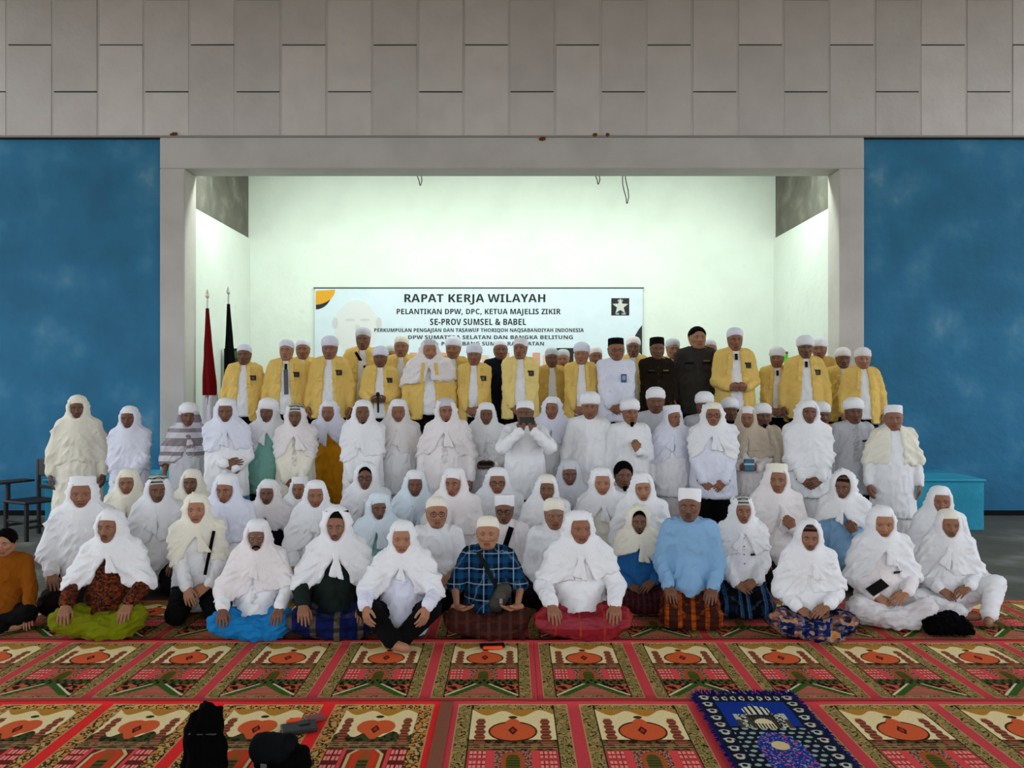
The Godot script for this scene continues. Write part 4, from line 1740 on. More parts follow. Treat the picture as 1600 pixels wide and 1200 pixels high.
# ---------------------------------------------------------------- banner, flags, things at the back
func build_banner() -> void:
	var z := -14.27
	var t := thing("banner", "white printed meeting banner with a black star emblem on the back wall", "banner", Vector3(0, 0, z))
	var x0 := (492.0 - 800.0) * 14.27 / 1300.0
	var x1 := (1004.0 - 800.0) * 14.27 / 1300.0
	var px := func(x: float) -> float: return (x - 800.0) * 14.27 / 1300.0
	var py := func(y: float) -> float: return 1.8 + (600.0 - y) * 14.27 / 1300.0
	var top: float = py.call(450.0)
	var bot: float = py.call(592.0)
	part("sheet", boxm(Vector3(x0, bot, 0), Vector3(x1, top, 0.012)), painted(Color(0.82, 0.86, 0.9), 0.03, 0.5, 0.1, 40), t)
	var st := tool_()
	bar(st, Vector3(x0 - 0.02, top, 0.012), Vector3(x1 + 0.02, top, 0.012), 0.014, 0.014, 8)
	part("top_rod", st.commit(), flat(Color(0.4, 0.4, 0.4), 0.6), t)
	var ink := flat(Color(0.03, 0.03, 0.045), 0.7)
	var grey_ink := flat(Color(0.16, 0.17, 0.2), 0.7)
	var lines := [
		["RAPAT KERJA WILAYAH", 632, 852, 459.5, 476, 0],
		["PELANTIKAN DPW, DPC, KETUA MAJELIS ZIKIR", 620, 876, 482.5, 493.5, 0],
		["SE-PROV SUMSEL & BABEL", 672, 822, 498, 508, 0],
		["PERKUMPULAN PENGAJIAN DAN TASAWUF THORIQOH NAQSABANDIYAH INDONESIA", 585, 912, 513, 520.5, 0],
		["DPW SUMATERA SELATAN DAN BANGKA BELITUNG", 638, 895, 524, 530, 1],
		["PALEMBANG SUMATERA SELATAN", 690, 850, 534, 540, 1],
	]
	for l in lines:
		var tm := words(l[0], 0.1)
		var box_ := tm.get_aabb()
		var want: float = px.call(l[2]) - px.call(l[1])
		var tall: float = py.call(l[3]) - py.call(l[4])
		var mid := Vector3((px.call(l[1]) + px.call(l[2])) * 0.5, (py.call(l[3]) + py.call(l[4])) * 0.5, 0.015)
		var sc := Vector3(want / maxf(box_.size.x, 0.01), tall / maxf(box_.size.y, 0.01), 0.5)
		var c := box_.get_center()
		part("lettering", tm, ink if l[5] == 0 else grey_ink, t, Transform3D(Basis.from_scale(sc), mid - Vector3(c.x * sc.x, c.y * sc.y, 0)))
	# yellow corner with a dark edge
	var corner := PackedVector2Array()
	var dark := PackedVector2Array()
	corner.append(Vector2(x0 + 0.02, top - 0.05))
	dark.append(Vector2(x0 + 0.02, top - 0.05))
	for k in 9:
		var a := PI / 2 * k / 8.0
		corner.append(Vector2(x0 + 0.02 + 0.33 * cos(a) , top - 0.05 - 0.24 * sin(a) + 0.02 * cos(a)))
		dark.append(Vector2(x0 + 0.02 + 0.28 * cos(a), top - 0.05 - 0.32 * sin(a)))
	part("dark_corner", slab(dark, 0.003), flat(Color(0.08, 0.08, 0.09), 0.7), t, place(Vector3(0, 0, 0.0125)))
	part("yellow_corner", slab(corner, 0.003), flat(Color(0.85, 0.6, 0.08), 0.7), t, place(Vector3(0, 0, 0.0145)))
	# a faded portrait print: head, ears, shoulders
	var pale := flat(Color(0.83, 0.82, 0.83), 0.7)
	var paler := flat(Color(0.78, 0.765, 0.77), 0.7)
	var oval := func(cx: float, cy: float, a: float, b: float) -> PackedVector2Array:
		var p := PackedVector2Array()
		for k in 28:
			p.append(Vector2(px.call(cx) + cos(TAU * k / 28) * a, py.call(cy) + sin(TAU * k / 28) * b))
		return p
	part("portrait_print", slab(oval.call(557.0, 512.0, 0.37, 0.47), 0.002), pale, t, place(Vector3(0, 0, 0.012)))
	for q in [[547.0, 500.0, 0.09, 0.022], [570.0, 500.0, 0.09, 0.022], [559.0, 513.0, 0.05, 0.07], [524.0, 505.0, 0.05, 0.1], [592.0, 505.0, 0.05, 0.1]]:
		part("portrait_detail", slab(oval.call(q[0], q[1], q[2], q[3]), 0.002), paler, t, place(Vector3(0, 0, 0.0135)))
	# emblem: black square with a star
	var e := part("emblem", boxm(Vector3(px.call(955.0), py.call(493.0), 0.012), Vector3(px.call(983.0), py.call(466.0), 0.016)), ink, t)
	var star := PackedVector2Array()
	for k in 10:
		var r := 0.142 if k % 2 == 0 else 0.06
		star.append(Vector2(sin(TAU * k / 10) * r, cos(TAU * k / 10) * r))
	var cx: float = px.call(969.0)
	var cy: float = py.call(479.0)
	part("star", slab(star, 0.003), flat(Color(0.75, 0.75, 0.74), 0.7), e, place(Vector3(cx, cy, 0.0155)))
	for q in [[0.0, 0.1, 0.09, 0.035], [-0.05, -0.125, 0.06, 0.03], [0.06, -0.125, 0.07, 0.03]]:
		part("star_mark", boxm(Vector3(cx + q[0] - q[2] / 2, cy + q[1] - q[3] / 2, 0.0155), Vector3(cx + q[0] + q[2] / 2, cy + q[1] + q[3] / 2, 0.0165)), flat(Color(0.6, 0.6, 0.6), 0.7), e)
	# dark curved corner at the right edge and the orange row along the foot
	var fin := PackedVector2Array([Vector2(x1 - 0.01, py.call(555.0)), Vector2(x1 - 0.19, py.call(540.0)), Vector2(x1 - 0.14, py.call(526.0)), Vector2(x1 - 0.07, py.call(515.0)), Vector2(x1 - 0.01, py.call(508.0))])
	part("dark_fin", slab(fin, 0.003), flat(Color(0.1, 0.1, 0.1), 0.7), t, place(Vector3(0, 0, 0.0125)))
	for k in 14:
		var x: float = px.call(640.0 + k * 16.0)
		part("picture_print", boxm(Vector3(x, py.call(575.0), 0.012), Vector3(x + 0.13, py.call(551.0 + 4.0 * (k % 3)), 0.0145)), flat([Color(0.8, 0.58, 0.5), Color(0.84, 0.72, 0.65), Color(0.78, 0.76, 0.75)][k % 3], 0.7), t)

func build_flag(x: float, z: float, top: float, label: String, upper: Color, under: Color, split: float) -> void:
	var t := thing("flag", label, "flag", Vector3(x, 0.63, z))
	var st := tool_()
	bar(st, Vector3(0, 0.03, 0), Vector3(0, top, 0), 0.014, 0.012, 10)
	part("pole", st.commit(), flat(Color(0.75, 0.75, 0.72), 0.4, 0.3), t)
	var d := lathe([[0.01, 0], [1.0, 0.0], [1.0, 0.03], [0.3, 0.06], [0.01, 0.07]], 0.17, 0.17, 20)
	part("foot", to_mesh(d), flat(Color(0.3, 0.3, 0.3), 0.5), t)
	var f := lathe([[0.01, 0.0], [0.7, 0.02], [1.0, 0.06], [0.6, 0.1], [0.01, 0.14]], 0.03, 0.03, 12)
	part("finial", to_mesh(f), flat(Color(0.85, 0.83, 0.75), 0.3, 0.4), t, place(Vector3(0, top, 0)))
	# cloth hanging in folds down the pole: narrow at the top, wide at the foot
	for half in 2:
		var v := tool_()
		var rows := 16
		var cols := 30
		var y_hi: float = top - 0.12 if half == 0 else top - 0.12 - (top - 0.5) * split
		var y_lo: float = top - 0.12 - (top - 0.5) * split if half == 0 else 0.38
		var at := func(i: int, j: int) -> Vector3:
			var y: float = lerpf(y_hi, y_lo, float(j) / rows)
			var s: float = clampf((top - 0.12 - y) / (top - 0.5), 0, 1)
			var a := TAU * i / cols
			var r := 0.022 + 0.1 * s + 0.03 * s * sin(a * 5.0 + s * 2.0) + 0.02 * s * noise.get_noise_2d(a, y * 2.0)
			var dip := 0.13 * sin(a) if (j == rows and half == 0) or (j == 0 and half == 1) else 0.0
			return Vector3(cos(a) * r + 0.05 * s, y - dip * 1.6, sin(a) * r * 0.55)
		for i in cols:
			for j in rows:
				for q in [[0, 0], [1, 1], [1, 0], [0, 0], [0, 1], [1, 1]]:
					v.add_vertex(at.call(i + q[0], j + q[1]))
		v.index()
		v.generate_normals()
		part("cloth", v.commit(), cloth(upper if half == 0 else under), t, Transform3D.IDENTITY, "red half of the flag cloth" if half == 0 and upper.r > 0.3 else "")

func build_back_things() -> void:
	build_flag((324.0 - 800.0) * 11.1 / 1300.0, -11.1, 2.3, "furled red and white flag on a pole, leftmost at the stage", Color(0.4, 0.02, 0.04), Color(0.78, 0.76, 0.78), 0.62)
	build_flag((357.0 - 800.0) * 11.75 / 1300.0, -11.75, 2.42, "furled black flag on a pole beside the red and white flag", Color(0.025, 0.03, 0.03), Color(0.035, 0.05, 0.04), 0.5)
	# a green neon-coloured sign board behind the men, right of the stage
	var t := thing("green_board", "bright green notice board standing behind the yellow jackets on the right", "board", Vector3((1236.0 - 800.0) * 13.6 / 1300.0, 0.63, -13.6))
	part("panel", boxm(Vector3(-0.12, 0.7, 0), Vector3(0.17, 1.66, 0.03), 0.004), flat(Color(0.2, 0.75, 0.08), 0.6), t)
	part("frame_rail", boxm(Vector3(-0.2, 1.66, -0.01), Vector3(0.3, 1.7, 0.04), 0.006), flat(Color(0.35, 0.3, 0.16), 0.6), t)
	for x in [-0.11, 0.15]:
		part("leg", boxm(Vector3(x - 0.015, 0, -0.01), Vector3(x + 0.015, 0.72, 0.02), 0.004), flat(Color(0.35, 0.3, 0.16), 0.6), t)
	part("print", boxm(Vector3(-0.03, 1.2, 0.03), Vector3(0.08, 1.5, 0.033)), flat(Color(0.75, 0.8, 0.72), 0.6), t)
	var g := thing("green_board", "small green and black box beside the black flag", "box", Vector3((368.0 - 800.0) * 12.9 / 1300.0, 0.63, -12.95))
	part("panel", boxm(Vector3(-0.16, 0.0, 0), Vector3(0.2, 1.72, 0.12), 0.01), flat(Color(0.03, 0.04, 0.03), 0.5), g)
	part("green_print", boxm(Vector3(-0.02, 1.2, 0.12), Vector3(0.19, 1.68, 0.124)), flat(Color(0.16, 0.36, 0.1), 0.6), g)
	for k in 3:
		part("print_bar", boxm(Vector3(0.0, 1.28 + 0.12 * k, 0.124), Vector3(0.17, 1.33 + 0.12 * k, 0.127)), flat(Color(0.03, 0.05, 0.03), 0.6), g)
	var b := thing("loudspeaker", "black box with white lettering standing behind the caps mid stage", "box", Vector3((890.0 - 800.0) * 13.4 / 1300.0, 0.63, -13.5))
	part("panel", boxm(Vector3(-0.22, 0, -0.1), Vector3(0.24, 1.75, 0.12), 0.015), flat(Color(0.04, 0.045, 0.05), 0.5), b)
	part("lettering", boxm(Vector3(0.06, 1.5, 0.12), Vector3(0.1, 1.66, 0.124)), flat(Color(0.75, 0.75, 0.75), 0.6), b)
	part("lettering", boxm(Vector3(0.13, 1.5, 0.12), Vector3(0.17, 1.66, 0.124)), flat(Color(0.75, 0.75, 0.75), 0.6), b)
	# loose cables that hang in front of the stage's back wall
	for q in [[975.0, 318.0, "longest loose black cable hanging over the banner's right"], [652.0, 290.0, "short loose black cable hanging left of the stage middle"], [930.0, 288.0, "short loose black cable beside the longest hanging one"], [1172.0, 272.0, "black cable end hanging near the stage's right corner"]]:
		var st := tool_()
		var zz := 13.9
		var x: float = (q[0] - 800.0) * zz / 1300.0
		var lo: float = 1.8 + (600.0 - q[1]) * zz / 1300.0
		for w in 2:
			var p := Vector3(x + 0.04 * w, 5.9, -zz)
			for k in 10:
				var y := lerpf(5.9, lo, (k + 1) / 10.0)
				var n := Vector3(x + 0.04 * w + 0.05 * sin(k * 0.9 + w) * k / 10.0, y, -zz)
				bar(st, p, n, 0.008, 0.008, 5)
				p = n
		tag(part("hanging_cable", st.commit(), flat(Color(0.04, 0.04, 0.04), 0.7), self), q[2], "cable")

# ---------------------------------------------------------------- chair and small things on the floor
func build_chair(at: Vector3, turn: float, label: String) -> void:
	var t := thing("study_chair", label, "chair", at, turn)
	var wood := flat(Color(0.075, 0.04, 0.03), 0.55)
	part("seat", boxm(Vector3(-0.22, 0.42, -0.2), Vector3(0.22, 0.45, 0.22), 0.008), wood, t)
	for x in [-0.2, 0.2]:
		part("leg", boxm(Vector3(x - 0.02, 0, 0.17), Vector3(x + 0.02, 0.42, 0.21), 0.005), wood, t)
		part("leg", boxm(Vector3(x - 0.02, 0, -0.22), Vector3(x + 0.02, 0.9, -0.18), 0.005), wood, t)
		part("stretcher", boxm(Vector3(x - 0.012, 0.14, -0.18), Vector3(x + 0.012, 0.17, 0.17), 0.004), wood, t)
	part("stretcher", boxm(Vector3(-0.19, 0.2, 0.18), Vector3(0.19, 0.23, 0.2), 0.004), wood, t)
	part("backrest", boxm(Vector3(-0.2, 0.7, -0.215), Vector3(0.2, 0.9, -0.185), 0.008), wood, t)
	part("back_slat", boxm(Vector3(-0.2, 0.55, -0.21), Vector3(0.2, 0.59, -0.19), 0.005), wood, t)
	part("writing_arm", boxm(Vector3(-0.38, 0.64, -0.12), Vector3(-0.14, 0.665, 0.3), 0.008), wood, t)
	part("arm_post", boxm(Vector3(-0.23, 0.42, 0.14), Vector3(-0.19, 0.64, 0.18), 0.004), wood, t)

func soft(prims: Array, lo: Vector3, hi: Vector3, cell: float, amp: float, freq: Vector3) -> Mesh:
	var v := Vox.new(lo, hi, cell)
	for p in prims:
		v.cap(p[0], p[1], p[2], p[3], 0.03, p[4])
	v.keep(Vector3.UP, Vector3(0, 0.003, 0))
	var d := v.net()
	crease(d, amp, freq, true)
	return to_mesh(d)

func build_small_things() -> void:
	var black := flat(Color(0.012, 0.012, 0.014), 0.95)
	var t := thing("cloth_bag", "tall limp black cloth bag standing on the near carpet", "bag", Vector3(-1.375, 0.014, -3.72), 0.1)
	part("sack", soft([[Vector3(0, 0.05, 0), Vector3(0, 0.2, 0), 0.092, 0.085, Vector3(1, 1, 1.25)], [Vector3(0, 0.2, 0), Vector3(0.012, 0.31, 0), 0.085, 0.05, Vector3(1, 1, 1.5)], [Vector3(-0.03, 0.26, 0), Vector3(-0.045, 0.315, 0.01), 0.025, 0.018, Vector3.ONE], [Vector3(0.03, 0.26, 0), Vector3(0.05, 0.325, 0), 0.03, 0.018, Vector3.ONE]], Vector3(-0.16, 0, -0.14), Vector3(0.16, 0.38, 0.14), 0.009, 0.022, Vector3(11, 2.5, 11)), black, t)
	part("drawstring", soft([[Vector3(-0.05, 0.245, 0.055), Vector3(0.06, 0.24, 0.055), 0.006, 0.006, Vector3.ONE]], Vector3(-0.08, 0.2, 0.03), Vector3(0.09, 0.27, 0.08), 0.005, 0.001, Vector3(9, 9, 9)), flat(Color(0.03, 0.03, 0.035), 0.5), t)
	t = thing("shoulder_bag", "dark grey leather shoulder bag slumped on the near carpet", "bag", Vector3(-1.06, 0.014, -3.83), -0.2)
	part("pouch", soft([[Vector3(-0.06, 0.07, 0), Vector3(0.07, 0.06, 0), 0.075, 0.07, Vector3(1, 1, 1)], [Vector3(-0.04, 0.12, 0), Vector3(0.03, 0.11, 0.01), 0.06, 0.055, Vector3(1, 1, 1.2)]], Vector3(-0.18, 0, -0.13), Vector3(0.2, 0.22, 0.13), 0.009, 0.01, Vector3(7, 7, 7)), black, t)
	part("flap", soft([[Vector3(-0.08, 0.13, 0.01), Vector3(0.03, 0.14, 0.02), 0.06, 0.055, Vector3(1, 1.2, 1)], [Vector3(-0.08, 0.1, 0.05), Vector3(0.02, 0.11, 0.055), 0.05, 0.045, Vector3(1, 1, 1.4)]], Vector3(-0.17, 0.04, -0.08), Vector3(0.12, 0.23, 0.14), 0.008, 0.006, Vector3(8, 8, 8)), flat(Color(0.04, 0.046, 0.048), 0.8), t)
	part("buckle", boxm(Vector3(-0.05, 0.05, 0.1), Vector3(-0.02, 0.08, 0.108), 0.003), flat(Color(0.5, 0.5, 0.5), 0.3, 0.8), t)
	t = thing("wallet", "flat dark grey wallet on the carpet in front of the bags", "wallet", Vector3(-1.095, 0.014, -4.3), 0.35)
	part("cover", boxm(Vector3(-0.095, 0, -0.06), Vector3(0.085, 0.02, 0.06), 0.006), flat(Color(0.09, 0.1, 0.1), 0.55), t)
	part("clasp", boxm(Vector3(-0.005, 0.02, -0.055), Vector3(0.05, 0.026, 0.0), 0.002), flat(Color(0.03, 0.03, 0.03), 0.5), t)
	tag(part("cigarette_pack", boxm(Vector3(-0.05, 0, -0.03), Vector3(0.05, 0.022, 0.03), 0.004), flat(Color(0.42, 0.2, 0.2), 0.5), self, place(Vector3(-1.05, 0.014, -4.42), Vector3(0, 0.5, 0))), "small dusky pink packet lying behind the dark wallet", "packet")
	tag(part("orange_lighter", soft([[Vector3(-0.028, 0.011, 0), Vector3(0.02, 0.011, 0), 0.011, 0.011, Vector3.ONE], [Vector3(0.02, 0.011, 0), Vector3(0.034, 0.011, 0), 0.008, 0.008, Vector3.ONE]], Vector3(-0.05, 0, -0.02), Vector3(0.05, 0.03, 0.02), 0.004, 0.0, Vector3.ONE), flat(Color(0.9, 0.28, 0.03), 0.4), self, place(Vector3(-1.15, 0.014, -4.38), Vector3(0, 0.3, 0))), "small orange lighter lying beside the dusky pink packet", "lighter")
	t = thing("smartphone", "dark phone with an orange edge on the carpet before the plaid-shirted man", "phone", Vector3(-0.13, 0.014, -5.66), 0.1)
	part("case", boxm(Vector3(-0.09, 0, -0.04), Vector3(0.08, 0.014, 0.04), 0.004), flat(Color(0.02, 0.02, 0.025), 0.4), t)
	part("orange_edge", boxm(Vector3(-0.07, 0.0, 0.045), Vector3(0.06, 0.02, 0.066), 0.004), flat(Color(0.9, 0.25, 0.04), 0.5), t)
	t = thing("black_bundle", "crumpled black jacket bundle lying by the bare foot on the right", "clothing", Vector3(3.13, 0.013, -5.98), 0.0)
	part("folds", soft([[Vector3(-0.1, 0.06, 0), Vector3(0.09, 0.055, 0), 0.075, 0.07, Vector3(1, 1.1, 1)], [Vector3(-0.02, 0.1, 0), Vector3(0.03, 0.1, -0.02), 0.05, 0.05, Vector3.ONE], [Vector3(-0.13, 0.03, 0.05), Vector3(0.12, 0.03, 0.06), 0.04, 0.035, Vector3.ONE]], Vector3(-0.24, 0, -0.14), Vector3(0.24, 0.2, 0.16), 0.01, 0.016, Vector3(11, 11, 11)), black, t)

# ---------------------------------------------------------------- woven and printed patterns
func pattern(name_: String) -> StandardMaterial3D:
	if mats.has("pattern " + name_):
		return mats["pattern " + name_]
	var n := 128
	var img := Image.create(n, n, false, Image.FORMAT_RGB8)
	for y in n:
		for x in n:
			var u := float(x) / n
			var v := float(y) / n
			var c := Color.BLACK
			match name_:
				"plaid_blue":
					c = Color(0.02, 0.035, 0.07)
					if fposmod(u * 2.0, 1.0) < 0.36: c = c.lerp(Color(0.05, 0.3, 0.48), 0.55)
					if fposmod(v * 2.0, 1.0) < 0.36: c = c.lerp(Color(0.05, 0.3, 0.48), 0.55)
					if fposmod(u * 2.0 + 0.3, 1.0) < 0.07: c = c.lerp(Color(0.6, 0.75, 0.85), 0.75)
					if fposmod(v * 2.0 + 0.3, 1.0) < 0.07: c = c.lerp(Color(0.6, 0.75, 0.85), 0.75)
				"batik_brown":
					var a := fine.get_noise_2d(x * 0.1, y * 0.16)
					c = Color(0.035, 0.022, 0.018)
					if a > 0.16: c = Color(0.5, 0.2, 0.06)
					elif a < -0.3: c = Color(0.28, 0.13, 0.08)
					elif absf(a) < 0.03: c = Color(0.42, 0.28, 0.18)
				"batik_blue":
					var a := fine.get_noise_2d(u * 5.0, v * 5.0)
					c = Color(0.04, 0.1, 0.32)
					if a > 0.3: c = Color(0.75, 0.5, 0.22)
					elif a > 0.2: c = Color(0.62, 0.64, 0.66)
					elif a < -0.25: c = Color(0.02, 0.03, 0.09)
				"check_brown":
					c = Color(0.2, 0.085, 0.06)
					if fposmod(u * 3.0, 1.0) < 0.3: c = c.lerp(Color(0.3, 0.25, 0.22), 0.5)
					if fposmod(v * 3.0, 1.0) < 0.3: c = c.lerp(Color(0.32, 0.13, 0.08), 0.6)
				"check_red":
					c = Color(0.5, 0.08, 0.12)
					if fposmod(v * 2.0, 1.0) < 0.4: c = Color(0.55, 0.2, 0.24)
					if fposmod(u * 2.0 + 0.2, 1.0) < 0.07: c = Color(0.62, 0.25, 0.1)
				"check_maroon":
					c = Color(0.2, 0.08, 0.09)
					if fposmod(u * 4.0, 1.0) < 0.35: c = c.lerp(Color(0.36, 0.2, 0.24), 0.6)
					if fposmod(v * 4.0, 1.0) < 0.3: c = c.lerp(Color(0.3, 0.14, 0.16), 0.6)
				"stripe_navy":
					c = Color(0.02, 0.025, 0.05)
					if fposmod(u * 1.5, 1.0) < 0.22: c = Color(0.15, 0.3, 0.46)
					if fposmod(u * 1.5, 1.0) < 0.05: c = Color(0.35, 0.45, 0.55)
				"check_orange":
					c = Color(0.22, 0.09, 0.04)
					if fposmod(u * 2.0, 1.0) < 0.32: c = Color(0.62, 0.27, 0.04)
					if fposmod(v * 5.0, 1.0) < 0.2: c = c.darkened(0.4)
				"blue_dark":
					c = Color(0.03, 0.09, 0.28)
					if fposmod(u * 2.0, 1.0) < 0.25: c = Color(0.35, 0.3, 0.2)
					if fposmod(v * 3.0, 1.0) < 0.3: c = c.lerp(Color(0.02, 0.03, 0.1), 0.6)
				"stripe_cap":
					c = Color(0.72, 0.72, 0.7) if fposmod(v * 6.0, 1.0) < 0.55 else Color(0.16, 0.2, 0.18)
				"maroon_cap":
					c = Color(0.17, 0.045, 0.06)
					if fposmod(v * 4.0, 1.0) < 0.3 and fine.get_noise_2d(x * 0.5, y * 0.5) > -0.1: c = Color(0.42, 0.4, 0.32)
				"grey_stripe":
					c = Color(0.78, 0.76, 0.78) if fposmod(v * 2.4, 1.0) > 0.42 else Color(0.5, 0.46, 0.48)
			img.set_pixel(x, y, c)
	var sc: Vector3 = Vector3.ONE * {"plaid_blue": 4.2, "batik_brown": 1.7, "batik_blue": 2.2, "check_brown": 4.0, "check_red": 3.0, "check_maroon": 5.0, "stripe_navy": 5.0, "check_orange": 5.0, "blue_dark": 3.0, "stripe_cap": 5.5, "maroon_cap": 6.0, "grey_stripe": 4.0}[name_]
	var m := patterned("pattern " + name_, img, sc)
	return m

# ---------------------------------------------------------------- what people wear or carry on the chest
func chest_badge(s: Dictionary) -> void:
	var J: Dictionary = s.J
	var x := 0.122
	var y: float = J.chest.y + 0.03
	var z := front_z(s.front, x, y)
	var b := part("badge", boxm(Vector3(-0.04, -0.032, 0), Vector3(0.04, 0.032, 0.006), 0.002), flat(Color(0.02, 0.022, 0.02), 0.7), s.root, place(Vector3(x, y, z - 0.004), Vector3(-0.05, 0.4, 0)))
	var star := PackedVector2Array()
	for k in 10:
		var r := 0.02 if k % 2 == 0 else 0.009
		star.append(Vector2(sin(TAU * k / 10) * r, cos(TAU * k / 10) * r))
	part("emblem", slab(star, 0.0015), flat(Color(0.6, 0.55, 0.3), 0.7), b, place(Vector3(0, 0, 0.0045)))
	var st := tool_()
	for k in 3:
		box(st, Vector3(-0.028 + k * 0.02, -0.024, 0.004), Vector3(-0.012 + k * 0.02, -0.018, 0.006))
	part("emblem_line", st.commit(), flat(Color(0.55, 0.5, 0.3), 0.7), b)

func strap(s: Dictionary, a: Vector2, b: Vector2, w: float, m: Material, parent: Node, gap := 0.008, called := "strap") -> void:
	var st := tool_()
	var n := 12
	var pts := []
	for k in n + 1:
		var q := a.lerp(b, float(k) / n)
		pts.append(Vector3(q.x, q.y, over_z(s, q.x, q.y) + gap))
	var side := Vector3((b - a).orthogonal().normalized().x, (b - a).orthogonal().normalized().y, 0) * w * 0.5
	for k in n:
		var p: Vector3 = pts[k]
		var q: Vector3 = pts[k + 1]
		var up := Vector3(0, 0, 0.006)
		tri(st, p - side + up, p + side + up, q + side + up, Vector3.BACK)
		tri(st, p - side + up, q + side + up, q - side + up, Vector3.BACK)
		for g in [-1.0, 1.0]:
			tri(st, p + side * g + up, q + side * g + up, q + side * g - up, side * g)
			tri(st, p + side * g + up, q + side * g - up, p + side * g - up, side * g)
	part(called, st.commit(), m, parent)

func over_z(s: Dictionary, x: float, y: float) -> float:
	var z := -9.0
	for d in s.over:
		z = maxf(z, front_z(d, x, y, 0.026))
	return z

func pocket_pen(s: Dictionary, x: float, y: float) -> void:
	var z := front_z(s.front, x, y)
	part("pocket_phone", boxm(Vector3(-0.035, -0.008, 0), Vector3(0.035, 0.01, 0.008), 0.002), flat(Color(0.02, 0.02, 0.025), 0.4), s.root, place(Vector3(x, y, z), Vector3(0, 0.3, 0.1)))

func id_card(s: Dictionary) -> void:
	var y: float = s.J.chest.y - 0.02
	var z := front_z(s.front, 0.075, y)
	var c := part("id_card", boxm(Vector3(-0.032, -0.05, 0), Vector3(0.032, 0.05, 0.004), 0.003), flat(Color(0.16, 0.26, 0.42), 0.4), s.root, place(Vector3(0.075, y, z + 0.002), Vector3(0, 0.2, 0)))
	part("photo", boxm(Vector3(-0.018, -0.02, 0.004), Vector3(0.018, 0.03, 0.0055)), flat(Color(0.55, 0.6, 0.68), 0.5), c)

func uniform(s: Dictionary, dark: Color) -> void:
	for g in [-1.0, 1.0]:
		var x: float = g * 0.085
		var y: float = s.J.chest.y + 0.035
		var z := front_z(s.front, x, y)
		var p := part("chest_pocket", boxm(Vector3(-0.045, -0.06, 0), Vector3(0.045, 0.03, 0.006), 0.003), s.shirt_mat, s.root, place(Vector3(x, y - 0.02, z), Vector3(0, g * 0.3, 0)))
		part("pocket_flap", boxm(Vector3(-0.047, 0.008, 0.004), Vector3(0.047, 0.032, 0.01), 0.003), flat(dark, 0.8), p)
		part("name_bar", boxm(Vector3(-0.035, 0.038, 0.0), Vector3(0.035, 0.054, 0.006), 0.002), flat(Color(0.4, 0.33, 0.16) if g > 0 else Color(0.06, 0.06, 0.06), 0.6), p)
		var sh: Vector3 = s.J.sh[1 if g > 0 else 0]
		part("shoulder_board", boxm(Vector3(-0.05, 0, -0.022), Vector3(0.05, 0.01, 0.022), 0.003), flat(dark, 0.7), s.root, place(sh + Vector3(-g * 0.03, 0.072, 0), Vector3(0, 0, -g * 0.32)))
	var st := tool_()
	for k in 5:
		var y: float = s.J.neck.y - 0.09 - k * 0.085
		var z := front_z(s.front, 0.0, y)
		bar(st, Vector3(0, y, z - 0.001), Vector3(0, y, z + 0.005), 0.007, 0.007, 8)
	part("buttons", st.commit(), flat(dark, 0.5), s.root)

func buttons(s: Dictionary) -> void:
	var st := tool_()
	for k in 4:
		var y: float = s.J.neck.y - 0.1 - k * 0.075
		var z := front_z(s.front, 0.0, y)
		bar(st, Vector3(0, y, z - 0.001), Vector3(0, y, z + 0.005), 0.006, 0.006, 8)
	part("buttons", st.commit(), flat(Color(0.12, 0.12, 0.13), 0.5), s.root)

